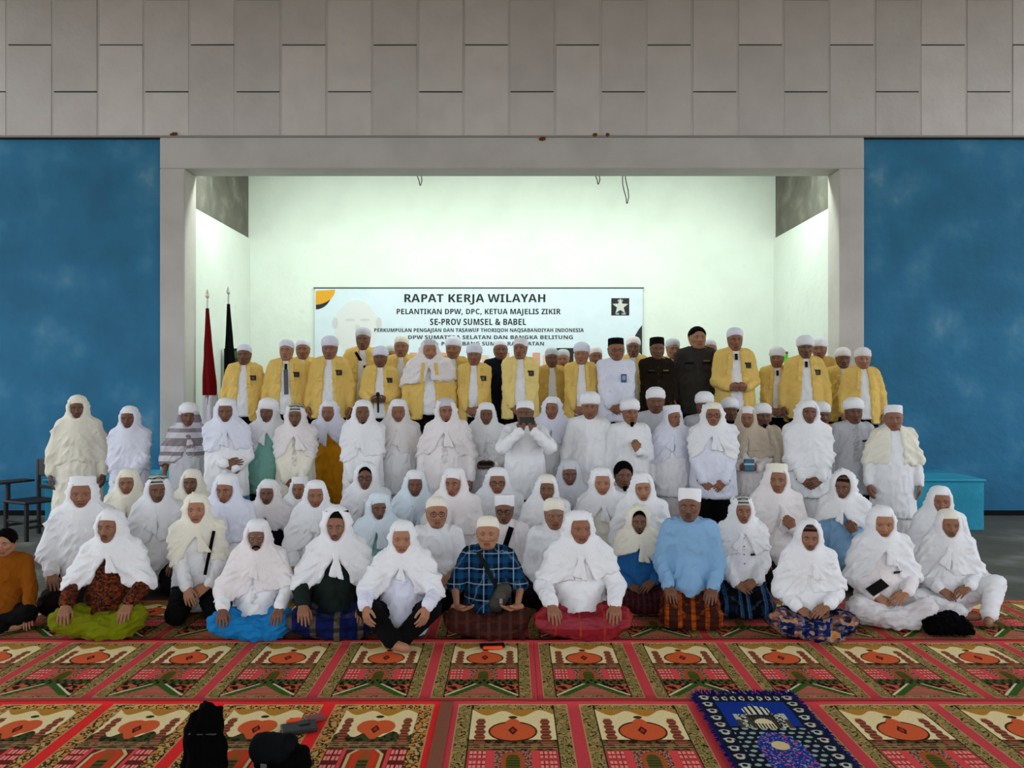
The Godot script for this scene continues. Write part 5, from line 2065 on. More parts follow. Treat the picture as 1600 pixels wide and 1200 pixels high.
func people() -> Array:
	return [
		{"x": -2.928, "y": 0.016, "z": -6.100, "h": 0.878, "pose": "cross knees", "look": 0, "turn": 0.135, "face": Vector3(-0.060, -0.150, 0.000), "lod": 0, "skin": Color(0.54,0.36,0.265), "brow": 0.03, "moustache": true, "cap": "kufi", "cap_mat": cloth(Color(0.885,0.88,0.885)), "shawl": "open", "shawl_mat": cloth(Color(0.885,0.88,0.885)), "shirt": "koko", "shirt_mat": pattern("batik_brown"), "low": "sarong", "low_mat": cloth(Color(0.42,0.44,0.03)), "group": "men seated on the carpets", "label": "seated man in white shawl, brown batik shirt and lime green sarong"},
		{"x": -1.843, "y": 0.016, "z": -6.050, "h": 0.812, "pose": "cross knees", "look": 5, "turn": 0.126, "face": Vector3(0.060, 0.050, 0.000), "lod": 0, "skin": Color(0.44,0.29,0.21), "brow": 0.20, "cap": "kufi", "cap_mat": cloth(Color(0.885,0.88,0.885)), "shawl": "tied", "shawl_mat": cloth(Color(0.88,0.85,0.845)), "shirt": "loose", "shirt_mat": cloth(Color(0.885,0.88,0.885), true), "low": "sarong", "low_mat": cloth(Color(0.1,0.45,0.68)), "beard": "full", "group": "men seated on the carpets", "label": "bearded seated man in cream shawl with a bright blue sarong"},
		{"x": -1.284, "y": 0.016, "z": -6.100, "h": 0.892, "pose": "cross knees", "look": 2, "turn": 0.148, "face": Vector3(0.030, -0.100, 0.000), "lod": 0, "skin": Color(0.54,0.36,0.265), "brow": 0.03, "moustache": true, "cap": "peci", "cap_mat": cloth(Color(0.022,0.022,0.025)), "shawl": "open+", "shawl_mat": cloth(Color(0.885,0.88,0.885)), "shirt": "koko", "shirt_mat": cloth(Color(0.09,0.13,0.11), true), "low": "sarong", "low_mat": pattern("blue_dark"), "group": "men seated on the carpets", "label": "seated man in black cap, white shawl and dark green shirt"},
		{"x": -0.774, "y": 0.016, "z": -5.950, "h": 0.823, "pose": "bent knees", "look": 3, "turn": -0.002, "face": Vector3(0.000, 0.100, 0.000), "lod": 0, "skin": Color(0.62,0.43,0.32), "brow": 0.09, "cap": "kufi", "cap_mat": cloth(Color(0.885,0.88,0.885)), "shawl": "open", "shawl_mat": cloth(Color(0.885,0.88,0.885)), "shirt": "koko", "shirt_mat": cloth(Color(0.85,0.85,0.9)), "low": "trousers", "low_mat": cloth(Color(0.022,0.022,0.025)), "group": "men seated on the carpets", "label": "seated man in lavender shirt and black trousers, hands hanging over knees"},
		{"x": -0.177, "y": 0.016, "z": -6.100, "h": 0.822, "pose": "cross open", "look": 1, "turn": 0.014, "face": Vector3(-0.030, -0.050, 0.000), "lod": 0, "skin": Color(0.62,0.43,0.32), "brow": 0.05, "cap": "kufi", "cap_mat": cloth(Color(0.88,0.855,0.79)), "shirt": "tee", "shirt_mat": pattern("plaid_blue"), "low": "sarong", "low_mat": pattern("check_brown"), "group": "men seated on the carpets", "label": "seated man in blue plaid shirt with an open collar and brown sarong"},
		{"x": 0.490, "y": 0.016, "z": -6.100, "h": 0.869, "pose": "cross knees", "look": 3, "turn": 0.026, "face": Vector3(-0.060, 0.150, 0.000), "lod": 0, "skin": Color(0.54,0.36,0.265), "brow": 0.09, "cap": "kufi", "cap_mat": cloth(Color(0.885,0.88,0.885)), "shawl": "parted", "shawl_mat": cloth(Color(0.885,0.88,0.885)), "shirt": "loose", "shirt_mat": cloth(Color(0.885,0.88,0.885)), "low": "sarong", "low_mat": pattern("check_red"), "wide": 1.08, "group": "men seated on the carpets", "label": "seated man in white shawl with red sarong, hands on knees"},
		{"x": 2.153, "y": 0.016, "z": -6.050, "h": 0.807, "pose": "cross lap", "look": 0, "turn": -0.212, "face": Vector3(0.060, 0.000, 0.000), "lod": 0, "skin": Color(0.54,0.36,0.265), "brow": 0.03, "moustache": true, "cap": "kufi", "cap_mat": pattern("maroon_cap"), "shawl": "tied+", "shawl_mat": cloth(Color(0.885,0.88,0.885)), "shirt": "loose", "shirt_mat": cloth(Color(0.885,0.88,0.885)), "low": "sarong", "low_mat": pattern("batik_blue"), "group": "men seated on the carpets", "label": "seated man in maroon cap and white shawl with blue batik sarong"},
		{"x": -3.759, "y": 0.016, "z": -6.200, "h": 0.711, "pose": "cross floor", "look": 4, "turn": 0.278, "face": Vector3(0.030, -0.150, 0.000), "lod": 0, "skin": Color(0.62,0.43,0.32), "brow": 0.03, "cap": "hair", "shirt": "koko", "shirt_mat": cloth(Color(0.5,0.27,0.03)), "low": "trousers", "low_mat": cloth(Color(0.022,0.022,0.025)), "boy": 1, "group": "men seated on the carpets", "label": "boy in ochre shirt leaning on one hand at the left edge"},
		{"x": -3.500, "y": 0.016, "z": -6.800, "h": 1.034, "pose": "heels thighs", "look": 3, "turn": 0.308, "face": Vector3(0.000, 0.050, 0.000), "lod": 0, "skin": Color(0.54,0.36,0.265), "brow": 0.09, "cap": "pillbox", "cap_mat": cloth(Color(0.885,0.88,0.885)), "shawl": "long", "shawl_mat": cloth(Color(0.885,0.88,0.885)), "shirt": "loose", "shirt_mat": cloth(Color(0.88,0.85,0.845)), "low": "sarong", "low_mat": cloth(Color(0.1,0.06,0.05)), "wide": 1.08, "group": "men seated on the carpets", "label": "broad man in long white shawl kneeling next to the boy in ochre"},
		{"x": -2.459, "y": 0.016, "z": -6.488, "h": 0.944, "pose": "heels down", "look": 1, "turn": 0.342, "face": Vector3(-0.030, -0.100, 0.000), "lod": 0, "skin": Color(0.62,0.43,0.32), "brow": 0.05, "cap": "kufi", "cap_mat": cloth(Color(0.88,0.855,0.79)), "shawl": "open", "shawl_mat": cloth(Color(0.88,0.855,0.79)), "shirt": "koko", "shirt_mat": cloth(Color(0.885,0.88,0.885)), "low": "trousers", "low_mat": cloth(Color(0.022,0.022,0.025)), "strap": 1, "group": "men seated on the carpets", "label": "kneeling man in cream shawl with a dark shoulder strap, looking right"},
		{"x": -0.615, "y": 0.016, "z": -6.800, "h": 0.867, "pose": "cross lap", "look": 1, "turn": 0.075, "face": Vector3(-0.060, 0.100, 0.000), "lod": 0, "skin": Color(0.62,0.43,0.32), "brow": 0.05, "cap": "kufi", "cap_mat": cloth(Color(0.88,0.855,0.79)), "shirt": "tee", "shirt_mat": cloth(Color(0.885,0.88,0.885)), "low": "trousers", "low_mat": cloth(Color(0.022,0.022,0.025)), "glasses": true, "group": "men seated on the carpets", "label": "man with glasses in cream cap and white T-shirt behind the plaid shirt"},
		{"x": -0.060, "y": 0.016, "z": -7.097, "h": 0.844, "pose": "cross lap", "look": 2, "turn": -0.076, "face": Vector3(0.060, 0.000, 0.000), "lod": 1, "skin": Color(0.44,0.29,0.21), "brow": 0.03, "cap": "pillbox", "cap_mat": cloth(Color(0.885,0.88,0.885)), "shirt": "koko", "shirt_mat": cloth(Color(0.88,0.85,0.845)), "low": "trousers", "low_mat": cloth(Color(0.022,0.022,0.025)), "glasses": true, "strap": 2, "group": "men kneeling in the middle rows", "label": "man in tall white cap and dark glasses with a black strap"},
		{"x": 0.341, "y": 0.016, "z": -6.753, "h": 0.863, "pose": "cross lap", "look": 5, "turn": -0.040, "face": Vector3(0.030, 0.150, 0.000), "lod": 0, "skin": Color(0.54,0.36,0.265), "brow": 0.20, "cap": "kufi", "cap_mat": cloth(Color(0.88,0.855,0.79)), "shirt": "koko", "shirt_mat": cloth(Color(0.885,0.88,0.885)), "low": "trousers", "low_mat": cloth(Color(0.022,0.022,0.025)), "group": "men seated on the carpets", "label": "lean man in cream cap and plain white shirt beside the red sarong's man"},
		{"x": 1.020, "y": 0.016, "z": -6.759, "h": 0.801, "pose": "cross lap", "look": 0, "turn": -0.024, "face": Vector3(0.000, 0.000, 0.000), "lod": 0, "skin": Color(0.44,0.29,0.21), "brow": 0.03, "moustache": true, "cap": "hair", "shawl": "short+", "shawl_mat": cloth(Color(0.88,0.855,0.79)), "shirt": "koko", "shirt_mat": cloth(Color(0.15,0.38,0.6)), "low": "sarong", "low_mat": pattern("check_maroon"), "beard": "chin", "group": "men seated on the carpets", "label": "dark-haired man in short cream shawl over a bright blue shirt"},
		{"x": 1.362, "y": 0.016, "z": -6.400, "h": 0.985, "pose": "heels thighs", "look": 2, "turn": -0.165, "face": Vector3(-0.030, -0.150, 0.000), "lod": 0, "skin": Color(0.44,0.29,0.21), "brow": 0.03, "moustache": true, "cap": "pillbox", "cap_mat": cloth(Color(0.885,0.88,0.885)), "shirt": "loose", "shirt_mat": cloth(Color(0.5,0.65,0.78)), "low": "sarong", "low_mat": pattern("check_orange"), "group": "men seated on the carpets", "label": "kneeling man in light blue tunic and white pillbox cap"},
		{"x": 1.835, "y": 0.016, "z": -6.655, "h": 0.902, "pose": "heels lap", "look": 2, "turn": -0.129, "face": Vector3(-0.060, 0.050, 0.000), "lod": 0, "skin": Color(0.54,0.36,0.265), "brow": 0.03, "cap": "kufi", "cap_mat": pattern("stripe_cap"), "shawl": "parted", "shawl_mat": cloth(Color(0.885,0.88,0.885)), "shirt": "loose", "shirt_mat": cloth(Color(0.885,0.88,0.885)), "low": "sarong", "low_mat": pattern("stripe_navy"), "buttons": 1, "pocket": 1, "group": "men seated on the carpets", "label": "kneeling man in striped cap and white shawl, hands clasped on navy sarong"},
		{"x": 2.814, "y": 0.016, "z": -6.360, "h": 0.864, "pose": "cross lap", "look": 3, "turn": -0.136, "face": Vector3(0.060, -0.100, 0.000), "lod": 0, "skin": Color(0.62,0.43,0.32), "brow": 0.09, "cap": "kufi", "cap_mat": cloth(Color(0.885,0.88,0.885)), "shawl": "open", "shawl_mat": cloth(Color(0.885,0.88,0.885)), "shirt": "loose", "shirt_mat": cloth(Color(0.88,0.85,0.845)), "low": "sarong", "low_mat": cloth(Color(0.8,0.78,0.78)), "pocket": 1, "group": "men seated on the carpets", "label": "seated man in white shawl with a black phone on his lap"},
		{"x": 3.441, "y": 0.016, "z": -6.580, "h": 0.807, "pose": "raised lap", "look": 1, "turn": -0.279, "face": Vector3(0.030, 0.100, 0.000), "lod": 0, "skin": Color(0.54,0.36,0.265), "brow": 0.05, "moustache": true, "cap": "kufi", "cap_mat": cloth(Color(0.88,0.855,0.79)), "shawl": "tied", "shawl_mat": cloth(Color(0.885,0.88,0.885)), "shirt": "loose", "shirt_mat": cloth(Color(0.885,0.88,0.885)), "low": "trousers", "low_mat": cloth(Color(0.885,0.88,0.885)), "group": "men seated on the carpets", "label": "barefoot man all in white with one knee up, rightmost seated"},
		{"x": -3.632, "y": 0.0, "z": -7.900, "h": 1.007, "pose": "heels thighs", "look": 4, "turn": 0.223, "face": Vector3(0.000, 0.000, 0.000), "lod": 1, "skin": Color(0.54,0.36,0.265), "brow": 0.03, "cap": "kufi", "cap_mat": cloth(Color(0.88,0.855,0.79)), "shawl": "tied", "shawl_mat": cloth(Color(0.88,0.855,0.79)), "shirt": "koko", "shirt_mat": cloth(Color(0.88,0.855,0.79)), "low": "trousers", "low_mat": cloth(Color(0.022,0.022,0.025)), "group": "men kneeling in the middle rows", "label": "kneeling man in cream shawl behind the lime sarong, before the standing pair"},
		{"x": -3.077, "y": 0.016, "z": -7.250, "h": 1.006, "pose": "heels thighs", "look": 0, "turn": 0.273, "face": Vector3(0.000, 0.200, 0.000), "lod": 1, "skin": Color(0.44,0.29,0.21), "brow": 0.03, "moustache": true, "cap": "kufi", "cap_mat": pattern("stripe_cap"), "shawl": "tied", "shawl_mat": cloth(Color(0.885,0.88,0.885)), "shirt": "koko", "shirt_mat": cloth(Color(0.885,0.88,0.885)), "low": "trousers", "low_mat": cloth(Color(0.022,0.022,0.025)), "group": "men kneeling in the middle rows", "label": "kneeling man in white shawl with a banded cap and moustache"},
		{"x": -3.046, "y": 0.0, "z": -7.950, "h": 0.996, "pose": "heels thighs", "look": 5, "turn": 0.144, "face": Vector3(-0.060, 0.000, 0.000), "lod": 1, "skin": Color(0.44,0.29,0.21), "brow": 0.03, "cap": "kufi", "cap_mat": cloth(Color(0.88,0.855,0.79)), "shawl": "tied", "shawl_mat": cloth(Color(0.88,0.855,0.79)), "shirt": "koko", "shirt_mat": cloth(Color(0.88,0.855,0.79)), "low": "trousers", "low_mat": cloth(Color(0.022,0.022,0.025)), "group": "men kneeling in the middle rows", "label": "man in cream hood and cap directly above the strapped man's head"},
		{"x": -2.419, "y": 0.016, "z": -7.066, "h": 1.037, "pose": "heels thighs", "look": 2, "turn": 0.190, "face": Vector3(0.060, -0.200, 0.000), "lod": 1, "skin": Color(0.54,0.36,0.265), "brow": 0.03, "cap": "kufi", "cap_mat": cloth(Color(0.885,0.88,0.885)), "shawl": "tied", "shawl_mat": cloth(Color(0.85,0.85,0.9)), "shirt": "koko", "shirt_mat": cloth(Color(0.885,0.88,0.885)), "low": "trousers", "low_mat": cloth(Color(0.022,0.022,0.025)), "beard": "chin", "group": "men kneeling in the middle rows", "label": "kneeling man in pale lavender shawl beside the strapped man"},
		{"x": -2.211, "y": 0.0, "z": -7.593, "h": 0.939, "pose": "heels thighs", "look": 4, "turn": 0.056, "face": Vector3(0.000, 0.000, 0.000), "lod": 1, "skin": Color(0.44,0.29,0.21), "brow": 0.03, "moustache": true, "cap": "kufi", "cap_mat": cloth(Color(0.885,0.88,0.885)), "shawl": "short", "shawl_mat": cloth(Color(0.88,0.85,0.845)), "shirt": "koko", "shirt_mat": cloth(Color(0.05,0.06,0.1)), "low": "trousers", "low_mat": cloth(Color(0.022,0.022,0.025)), "group": "men kneeling in the middle rows", "label": "man in flat white cap and pinkish shawl over a dark shirt"},
		{"x": -2.074, "y": 0.0, "z": -8.150, "h": 0.894, "pose": "heels thighs", "look": 1, "turn": 0.104, "face": Vector3(0.000, -0.100, 0.000), "lod": 1, "skin": Color(0.54,0.36,0.265), "brow": 0.03, "cap": "pillbox", "cap_mat": cloth(Color(0.885,0.88,0.885)), "shawl": "tied", "shawl_mat": cloth(Color(0.885,0.88,0.885)), "shirt": "koko", "shirt_mat": cloth(Color(0.885,0.88,0.885)), "low": "trousers", "low_mat": cloth(Color(0.022,0.022,0.025)), "group": "men kneeling in the middle rows", "label": "half-hidden man in white cap behind the olive sarong's wearer"},
		{"x": -1.693, "y": 0.016, "z": -7.200, "h": 0.962, "pose": "heels thighs", "look": 3, "turn": 0.159, "face": Vector3(0.000, 0.100, 0.000), "lod": 1, "skin": Color(0.54,0.36,0.265), "brow": 0.03, "cap": "kufi", "cap_mat": cloth(Color(0.885,0.88,0.885)), "shawl": "tied", "shawl_mat": cloth(Color(0.885,0.88,0.885)), "shirt": "koko", "shirt_mat": cloth(Color(0.885,0.88,0.885)), "low": "sarong", "low_mat": cloth(Color(0.13,0.14,0.08)), "group": "men kneeling in the middle rows", "label": "man in white shawl and olive sarong behind the black-capped man"},
		{"x": -1.392, "y": 0.0, "z": -8.000, "h": 1.052, "pose": "heels thighs", "look": 2, "turn": 0.019, "face": Vector3(-0.060, 0.000, 0.000), "lod": 1, "skin": Color(0.44,0.29,0.21), "brow": 0.03, "cap": "hair", "shawl": "tied+", "shawl_mat": cloth(Color(0.885,0.88,0.885)), "shirt": "koko", "shirt_mat": cloth(Color(0.885,0.88,0.885)), "low": "trousers", "low_mat": cloth(Color(0.022,0.022,0.025)), "glasses": true, "group": "men kneeling in the middle rows", "label": "bareheaded man with glasses and black hair under a white shawl"},
		{"x": -1.139, "y": 0.016, "z": -7.150, "h": 0.864, "pose": "cross lap", "look": 5, "turn": 0.076, "face": Vector3(0.060, 0.200, 0.000), "lod": 1, "skin": Color(0.44,0.29,0.21), "brow": 0.03, "moustache": true, "cap": "kufi", "cap_mat": cloth(Color(0.82,0.86,0.89)), "shawl": "parted", "shawl_mat": cloth(Color(0.82,0.86,0.89)), "shirt": "koko", "shirt_mat": cloth(Color(0.5,0.7,0.65)), "low": "sarong", "low_mat": cloth(Color(0.13,0.14,0.08)), "group": "men kneeling in the middle rows", "label": "man in pale bluish shawl seated behind the black cap"},
		{"x": -0.900, "y": 0.0, "z": -7.729, "h": 1.012, "pose": "heels thighs", "look": 0, "turn": 0.120, "face": Vector3(0.000, 0.000, 0.000), "lod": 1, "skin": Color(0.42,0.275,0.2), "brow": 0.03, "cap": "kufi", "cap_mat": cloth(Color(0.885,0.88,0.885)), "shawl": "tied", "shawl_mat": cloth(Color(0.82,0.86,0.89)), "shirt": "koko", "shirt_mat": cloth(Color(0.885,0.88,0.885)), "low": "trousers", "low_mat": cloth(Color(0.022,0.022,0.025)), "group": "men kneeling in the middle rows", "label": "dark-faced man in white shawl above the glasses wearer in T-shirt"},
		{"x": -0.508, "y": 0.016, "z": -7.371, "h": 1.056, "pose": "heels thighs", "look": 5, "turn": -0.015, "face": Vector3(0.000, -0.200, 0.000), "lod": 1, "skin": Color(0.54,0.36,0.265), "brow": 0.03, "cap": "kufi", "cap_mat": cloth(Color(0.885,0.88,0.885)), "shawl": "tied", "shawl_mat": cloth(Color(0.88,0.85,0.845)), "shirt": "koko", "shirt_mat": cloth(Color(0.88,0.85,0.845)), "low": "trousers", "low_mat": cloth(Color(0.022,0.022,0.025)), "group": "men kneeling in the middle rows", "label": "man in rosy cream shawl between the T-shirt and the tall cap"},
		{"x": -0.138, "y": 0.0, "z": -7.850, "h": 1.024, "pose": "heels thighs", "look": 1, "turn": 0.024, "face": Vector3(0.000, 0.000, 0.000), "lod": 1, "skin": Color(0.54,0.36,0.265), "brow": 0.03, "cap": "kufi", "cap_mat": cloth(Color(0.885,0.88,0.885)), "shawl": "tied", "shawl_mat": cloth(Color(0.885,0.88,0.885)), "shirt": "koko", "shirt_mat": cloth(Color(0.885,0.88,0.885)), "low": "trousers", "low_mat": cloth(Color(0.022,0.022,0.025)), "glasses": true, "wide": 1.10, "group": "men kneeling in the middle rows", "label": "man with thin glasses in wide white shawl behind the tall cap"},
		{"x": 0.305, "y": 0.0, "z": -7.502, "h": 0.995, "pose": "heels thighs", "look": 0, "turn": 0.061, "face": Vector3(-0.060, -0.100, 0.000), "lod": 1, "skin": Color(0.44,0.29,0.21), "brow": 0.03, "cap": "kufi", "cap_mat": cloth(Color(0.88,0.855,0.79)), "shawl": "tied", "shawl_mat": cloth(Color(0.885,0.88,0.885)), "shirt": "koko", "shirt_mat": cloth(Color(0.885,0.88,0.885)), "low": "trousers", "low_mat": cloth(Color(0.022,0.022,0.025)), "beard": "chin", "group": "men kneeling in the middle rows", "label": "bearded man in ribbed cream cap and white shawl, mid group"},
		{"x": 0.562, "y": 0.0, "z": -8.150, "h": 1.075, "pose": "heels thighs", "look": 2, "turn": -0.065, "face": Vector3(0.060, 0.100, 0.000), "lod": 1, "skin": Color(0.42,0.275,0.2), "brow": 0.03, "cap": "kufi", "cap_mat": cloth(Color(0.74,0.74,0.76)), "shawl": "tied", "shawl_mat": cloth(Color(0.74,0.74,0.76)), "shirt": "koko", "shirt_mat": cloth(Color(0.74,0.74,0.76)), "low": "trousers", "low_mat": cloth(Color(0.022,0.022,0.025)), "group": "men kneeling in the middle rows", "label": "very dark-faced man in grey-white hood at the centre of the group"},
		{"x": 0.825, "y": 0.0, "z": -7.695, "h": 1.039, "pose": "heels thighs", "look": 3, "turn": -0.019, "face": Vector3(0.000, 0.000, 0.000), "lod": 1, "skin": Color(0.62,0.43,0.32), "brow": 0.03, "cap": "kufi", "cap_mat": cloth(Color(0.885,0.88,0.885)), "shawl": "open", "shawl_mat": cloth(Color(0.885,0.88,0.885)), "shirt": "koko", "shirt_mat": cloth(Color(0.88,0.855,0.79)), "low": "trousers", "low_mat": cloth(Color(0.022,0.022,0.025)), "group": "men kneeling in the middle rows", "label": "pale man in white shawl over a cream shirt behind the red sarong"},
		{"x": 1.093, "y": 0.0, "z": -8.150, "h": 1.044, "pose": "heels thighs", "look": 4, "turn": -0.144, "face": Vector3(0.000, 0.200, 0.000), "lod": 1, "skin": Color(0.44,0.29,0.21), "brow": 0.03, "cap": "hair", "shirt": "koko", "shirt_mat": cloth(Color(0.885,0.88,0.885)), "low": "trousers", "low_mat": cloth(Color(0.022,0.022,0.025)), "beard": "chin", "group": "men kneeling in the middle rows", "label": "small bareheaded man peering out between two white shawls"},
		{"x": 1.137, "y": 0.016, "z": -7.277, "h": 1.020, "pose": "heels thighs", "look": 2, "turn": -0.090, "face": Vector3(0.000, 0.000, 0.100), "lod": 1, "skin": Color(0.62,0.43,0.32), "brow": 0.03, "cap": "kufi", "cap_mat": cloth(Color(0.885,0.88,0.885)), "shawl": "tied", "shawl_mat": cloth(Color(0.885,0.88,0.885)), "shirt": "koko", "shirt_mat": cloth(Color(0.885,0.88,0.885)), "low": "trousers", "low_mat": cloth(Color(0.022,0.022,0.025)), "group": "men kneeling in the middle rows", "label": "smiling man in white shawl behind the blue shirt, head tilted"},
		{"x": 2.389, "y": 0.0, "z": -7.550, "h": 1.077, "pose": "heels heart", "look": 1, "turn": -0.099, "face": Vector3(-0.060, -0.200, 0.000), "lod": 1, "skin": Color(0.54,0.36,0.265), "brow": 0.03, "cap": "pillbox", "cap_mat": cloth(Color(0.88,0.855,0.79)), "shawl": "tied", "shawl_mat": cloth(Color(0.88,0.85,0.845)), "shirt": "koko", "shirt_mat": cloth(Color(0.88,0.85,0.845)), "low": "trousers", "low_mat": cloth(Color(0.022,0.022,0.025)), "group": "men kneeling in the middle rows", "label": "man in ribbed cream pillbox cap with his fist raised at his chest"},
		{"x": 2.988, "y": 0.0, "z": -7.500, "h": 1.024, "pose": "heels heart", "look": 5, "turn": -0.396, "face": Vector3(0.060, -0.200, 0.000), "lod": 1, "skin": Color(0.44,0.29,0.21), "brow": 0.03, "cap": "kufi", "cap_mat": pattern("maroon_cap"), "shawl": "short+", "shawl_mat": cloth(Color(0.885,0.88,0.885)), "shirt": "koko", "shirt_mat": cloth(Color(0.5,0.65,0.78)), "low": "trousers", "low_mat": cloth(Color(0.022,0.022,0.025)), "group": "men kneeling in the middle rows", "label": "man in white shawl over a light blue shirt, fist before him"},
		{"x": 3.767, "y": 0.016, "z": -7.350, "h": 0.894, "pose": "cross lap", "look": 1, "turn": -0.227, "face": Vector3(0.000, -0.100, 0.000), "lod": 1, "skin": Color(0.54,0.36,0.265), "brow": 0.03, "cap": "kufi", "cap_mat": cloth(Color(0.885,0.88,0.885)), "shawl": "tied", "shawl_mat": cloth(Color(0.885,0.88,0.885)), "shirt": "loose", "shirt_mat": cloth(Color(0.885,0.88,0.885)), "low": "sarong", "low_mat": cloth(Color(0.8,0.78,0.78)), "group": "men kneeling in the middle rows", "label": "man in white hood partly hidden behind the barefoot man"},
		{"x": -4.640, "y": 0.0, "z": -8.900, "h": 1.684, "pose": "stand side", "look": 5, "turn": 0.295, "face": Vector3(0.000, 0.100, 0.000), "lod": 1, "skin": Color(0.42,0.275,0.2), "brow": 0.03, "cap": "kufi", "cap_mat": cloth(Color(0.88,0.855,0.79)), "shawl": "long", "shawl_mat": cloth(Color(0.88,0.855,0.79)), "shirt": "robe", "shirt_mat": cloth(Color(0.88,0.855,0.79)), "low": "trousers", "low_mat": cloth(Color(0.76,0.7,0.62)), "group": "men standing in front of the stage", "label": "tall standing man in cream shawl and robe beside the chair"},
		{"x": -4.018, "y": 0.0, "z": -8.750, "h": 1.572, "pose": "stand clasp", "look": 0, "turn": 0.159, "face": Vector3(0.000, 0.000, 0.000), "lod": 1, "skin": Color(0.42,0.275,0.2), "brow": 0.03, "cap": "kufi", "cap_mat": cloth(Color(0.885,0.88,0.885)), "shawl": "long", "shawl_mat": cloth(Color(0.85,0.85,0.9)), "shirt": "koko", "shirt_mat": cloth(Color(0.85,0.85,0.9)), "low": "trousers", "low_mat": cloth(Color(0.8,0.78,0.78)), "group": "men standing in front of the stage", "label": "standing man wrapped in white shawl, second from the left"},
		{"x": -3.375, "y": 0.0, "z": -8.700, "h": 1.607, "pose": "stand side", "look": 4, "turn": 0.194, "face": Vector3(-0.060, 0.200, 0.000), "lod": 1, "skin": Color(0.44,0.29,0.21), "brow": 0.03, "cap": "turban", "cap_mat": cloth(Color(0.885,0.88,0.885)), "shawl": "tied", "shawl_mat": pattern("grey_stripe"), "shirt": "tee", "shirt_mat": cloth(Color(0.74,0.74,0.76)), "low": "trousers", "low_mat": cloth(Color(0.022,0.022,0.025)), "group": "men standing in front of the stage", "label": "standing man in grey-striped white shawl with black trousers"},
		{"x": -2.902, "y": 0.0, "z": -8.450, "h": 1.664, "pose": "stand fold", "look": 1, "turn": 0.239, "face": Vector3(0.060, 0.000, 0.000), "lod": 1, "skin": Color(0.44,0.29,0.21), "brow": 0.03, "cap": "kufi", "cap_mat": cloth(Color(0.885,0.88,0.885)), "shawl": "parted", "shawl_mat": cloth(Color(0.85,0.85,0.9)), "shirt": "loose", "shirt_mat": cloth(Color(0.885,0.88,0.885)), "low": "sarong", "low_mat": cloth(Color(0.8,0.78,0.78)), "beard": "chin", "group": "men standing in front of the stage", "label": "standing man in white with one forearm folded across his belly"},
		{"x": -2.577, "y": 0.0, "z": -8.800, "h": 1.652, "pose": "stand side", "look": 0, "turn": 0.105, "face": Vector3(0.000, -0.200, 0.000), "lod": 1, "skin": Color(0.44,0.29,0.21), "brow": 0.03, "cap": "turban", "cap_mat": cloth(Color(0.885,0.88,0.885)), "shawl": "open", "shawl_mat": cloth(Color(0.885,0.88,0.885)), "shirt": "koko", "shirt_mat": cloth(Color(0.5,0.7,0.65)), "low": "trousers", "low_mat": cloth(Color(0.022,0.022,0.025)), "group": "men standing in front of the stage", "label": "standing man in white shawl over a sea-green shirt"},
		{"x": -2.240, "y": 0.0, "z": -8.621, "h": 1.602, "pose": "stand clasp", "look": 2, "turn": 0.154, "face": Vector3(0.000, 0.000, 0.000), "lod": 1, "skin": Color(0.44,0.29,0.21), "brow": 0.03, "cap": "kufi", "cap_mat": pattern("stripe_cap"), "shawl": "open", "shawl_mat": cloth(Color(0.88,0.85,0.845)), "shirt": "koko", "shirt_mat": cloth(Color(0.88,0.855,0.79), true), "low": "trousers", "low_mat": cloth(Color(0.022,0.022,0.025)), "beard": "chin", "group": "men standing in front of the stage", "label": "standing man in patterned cap, pinkish shawl and cream shirt"},
		{"x": -2.039, "y": 0.0, "z": -9.300, "h": 1.622, "pose": "stand side", "look": 3, "turn": 0.024, "face": Vector3(0.000, -0.100, 0.000), "lod": 1, "skin": Color(0.54,0.36,0.265), "brow": 0.03, "cap": "kufi", "cap_mat": cloth(Color(0.885,0.88,0.885)), "shawl": "short", "shawl_mat": cloth(Color(0.85,0.85,0.9)), "shirt": "robe", "shirt_mat": cloth(Color(0.8,0.53,0.08)), "low": "trousers", "low_mat": cloth(Color(0.022,0.022,0.025)), "group": "men standing in front of the stage", "label": "standing man in golden robe and white shawl, set back"},
		{"x": -1.518, "y": 0.0, "z": -8.500, "h": 1.644, "pose": "stand clasp", "look": 1, "turn": 0.069, "face": Vector3(-0.060, 0.100, 0.000), "lod": 1, "skin": Color(0.44,0.29,0.21), "brow": 0.03, "cap": "kufi", "cap_mat": cloth(Color(0.885,0.88,0.885)), "shawl": "tied", "shawl_mat": cloth(Color(0.885,0.88,0.885)), "shirt": "koko", "shirt_mat": cloth(Color(0.885,0.88,0.885)), "low": "sarong", "low_mat": cloth(Color(0.8,0.78,0.78)), "beard": "chin", "group": "men standing in front of the stage", "label": "standing man in bright white shawl above the bareheaded glasses wearer"},
		{"x": -1.194, "y": 0.0, "z": -8.750, "h": 1.646, "pose": "stand side", "look": 3, "turn": 0.113, "face": Vector3(0.060, 0.000, 0.000), "lod": 1, "skin": Color(0.54,0.36,0.265), "brow": 0.03, "cap": "kufi", "cap_mat": cloth(Color(0.885,0.88,0.885)), "shawl": "tied", "shawl_mat": cloth(Color(0.88,0.85,0.845)), "shirt": "loose", "shirt_mat": cloth(Color(0.885,0.88,0.885)), "low": "sarong", "low_mat": cloth(Color(0.8,0.78,0.78)), "group": "men standing in front of the stage", "label": "standing man in rosy white shawl left of the grey embroidered shirt front"},
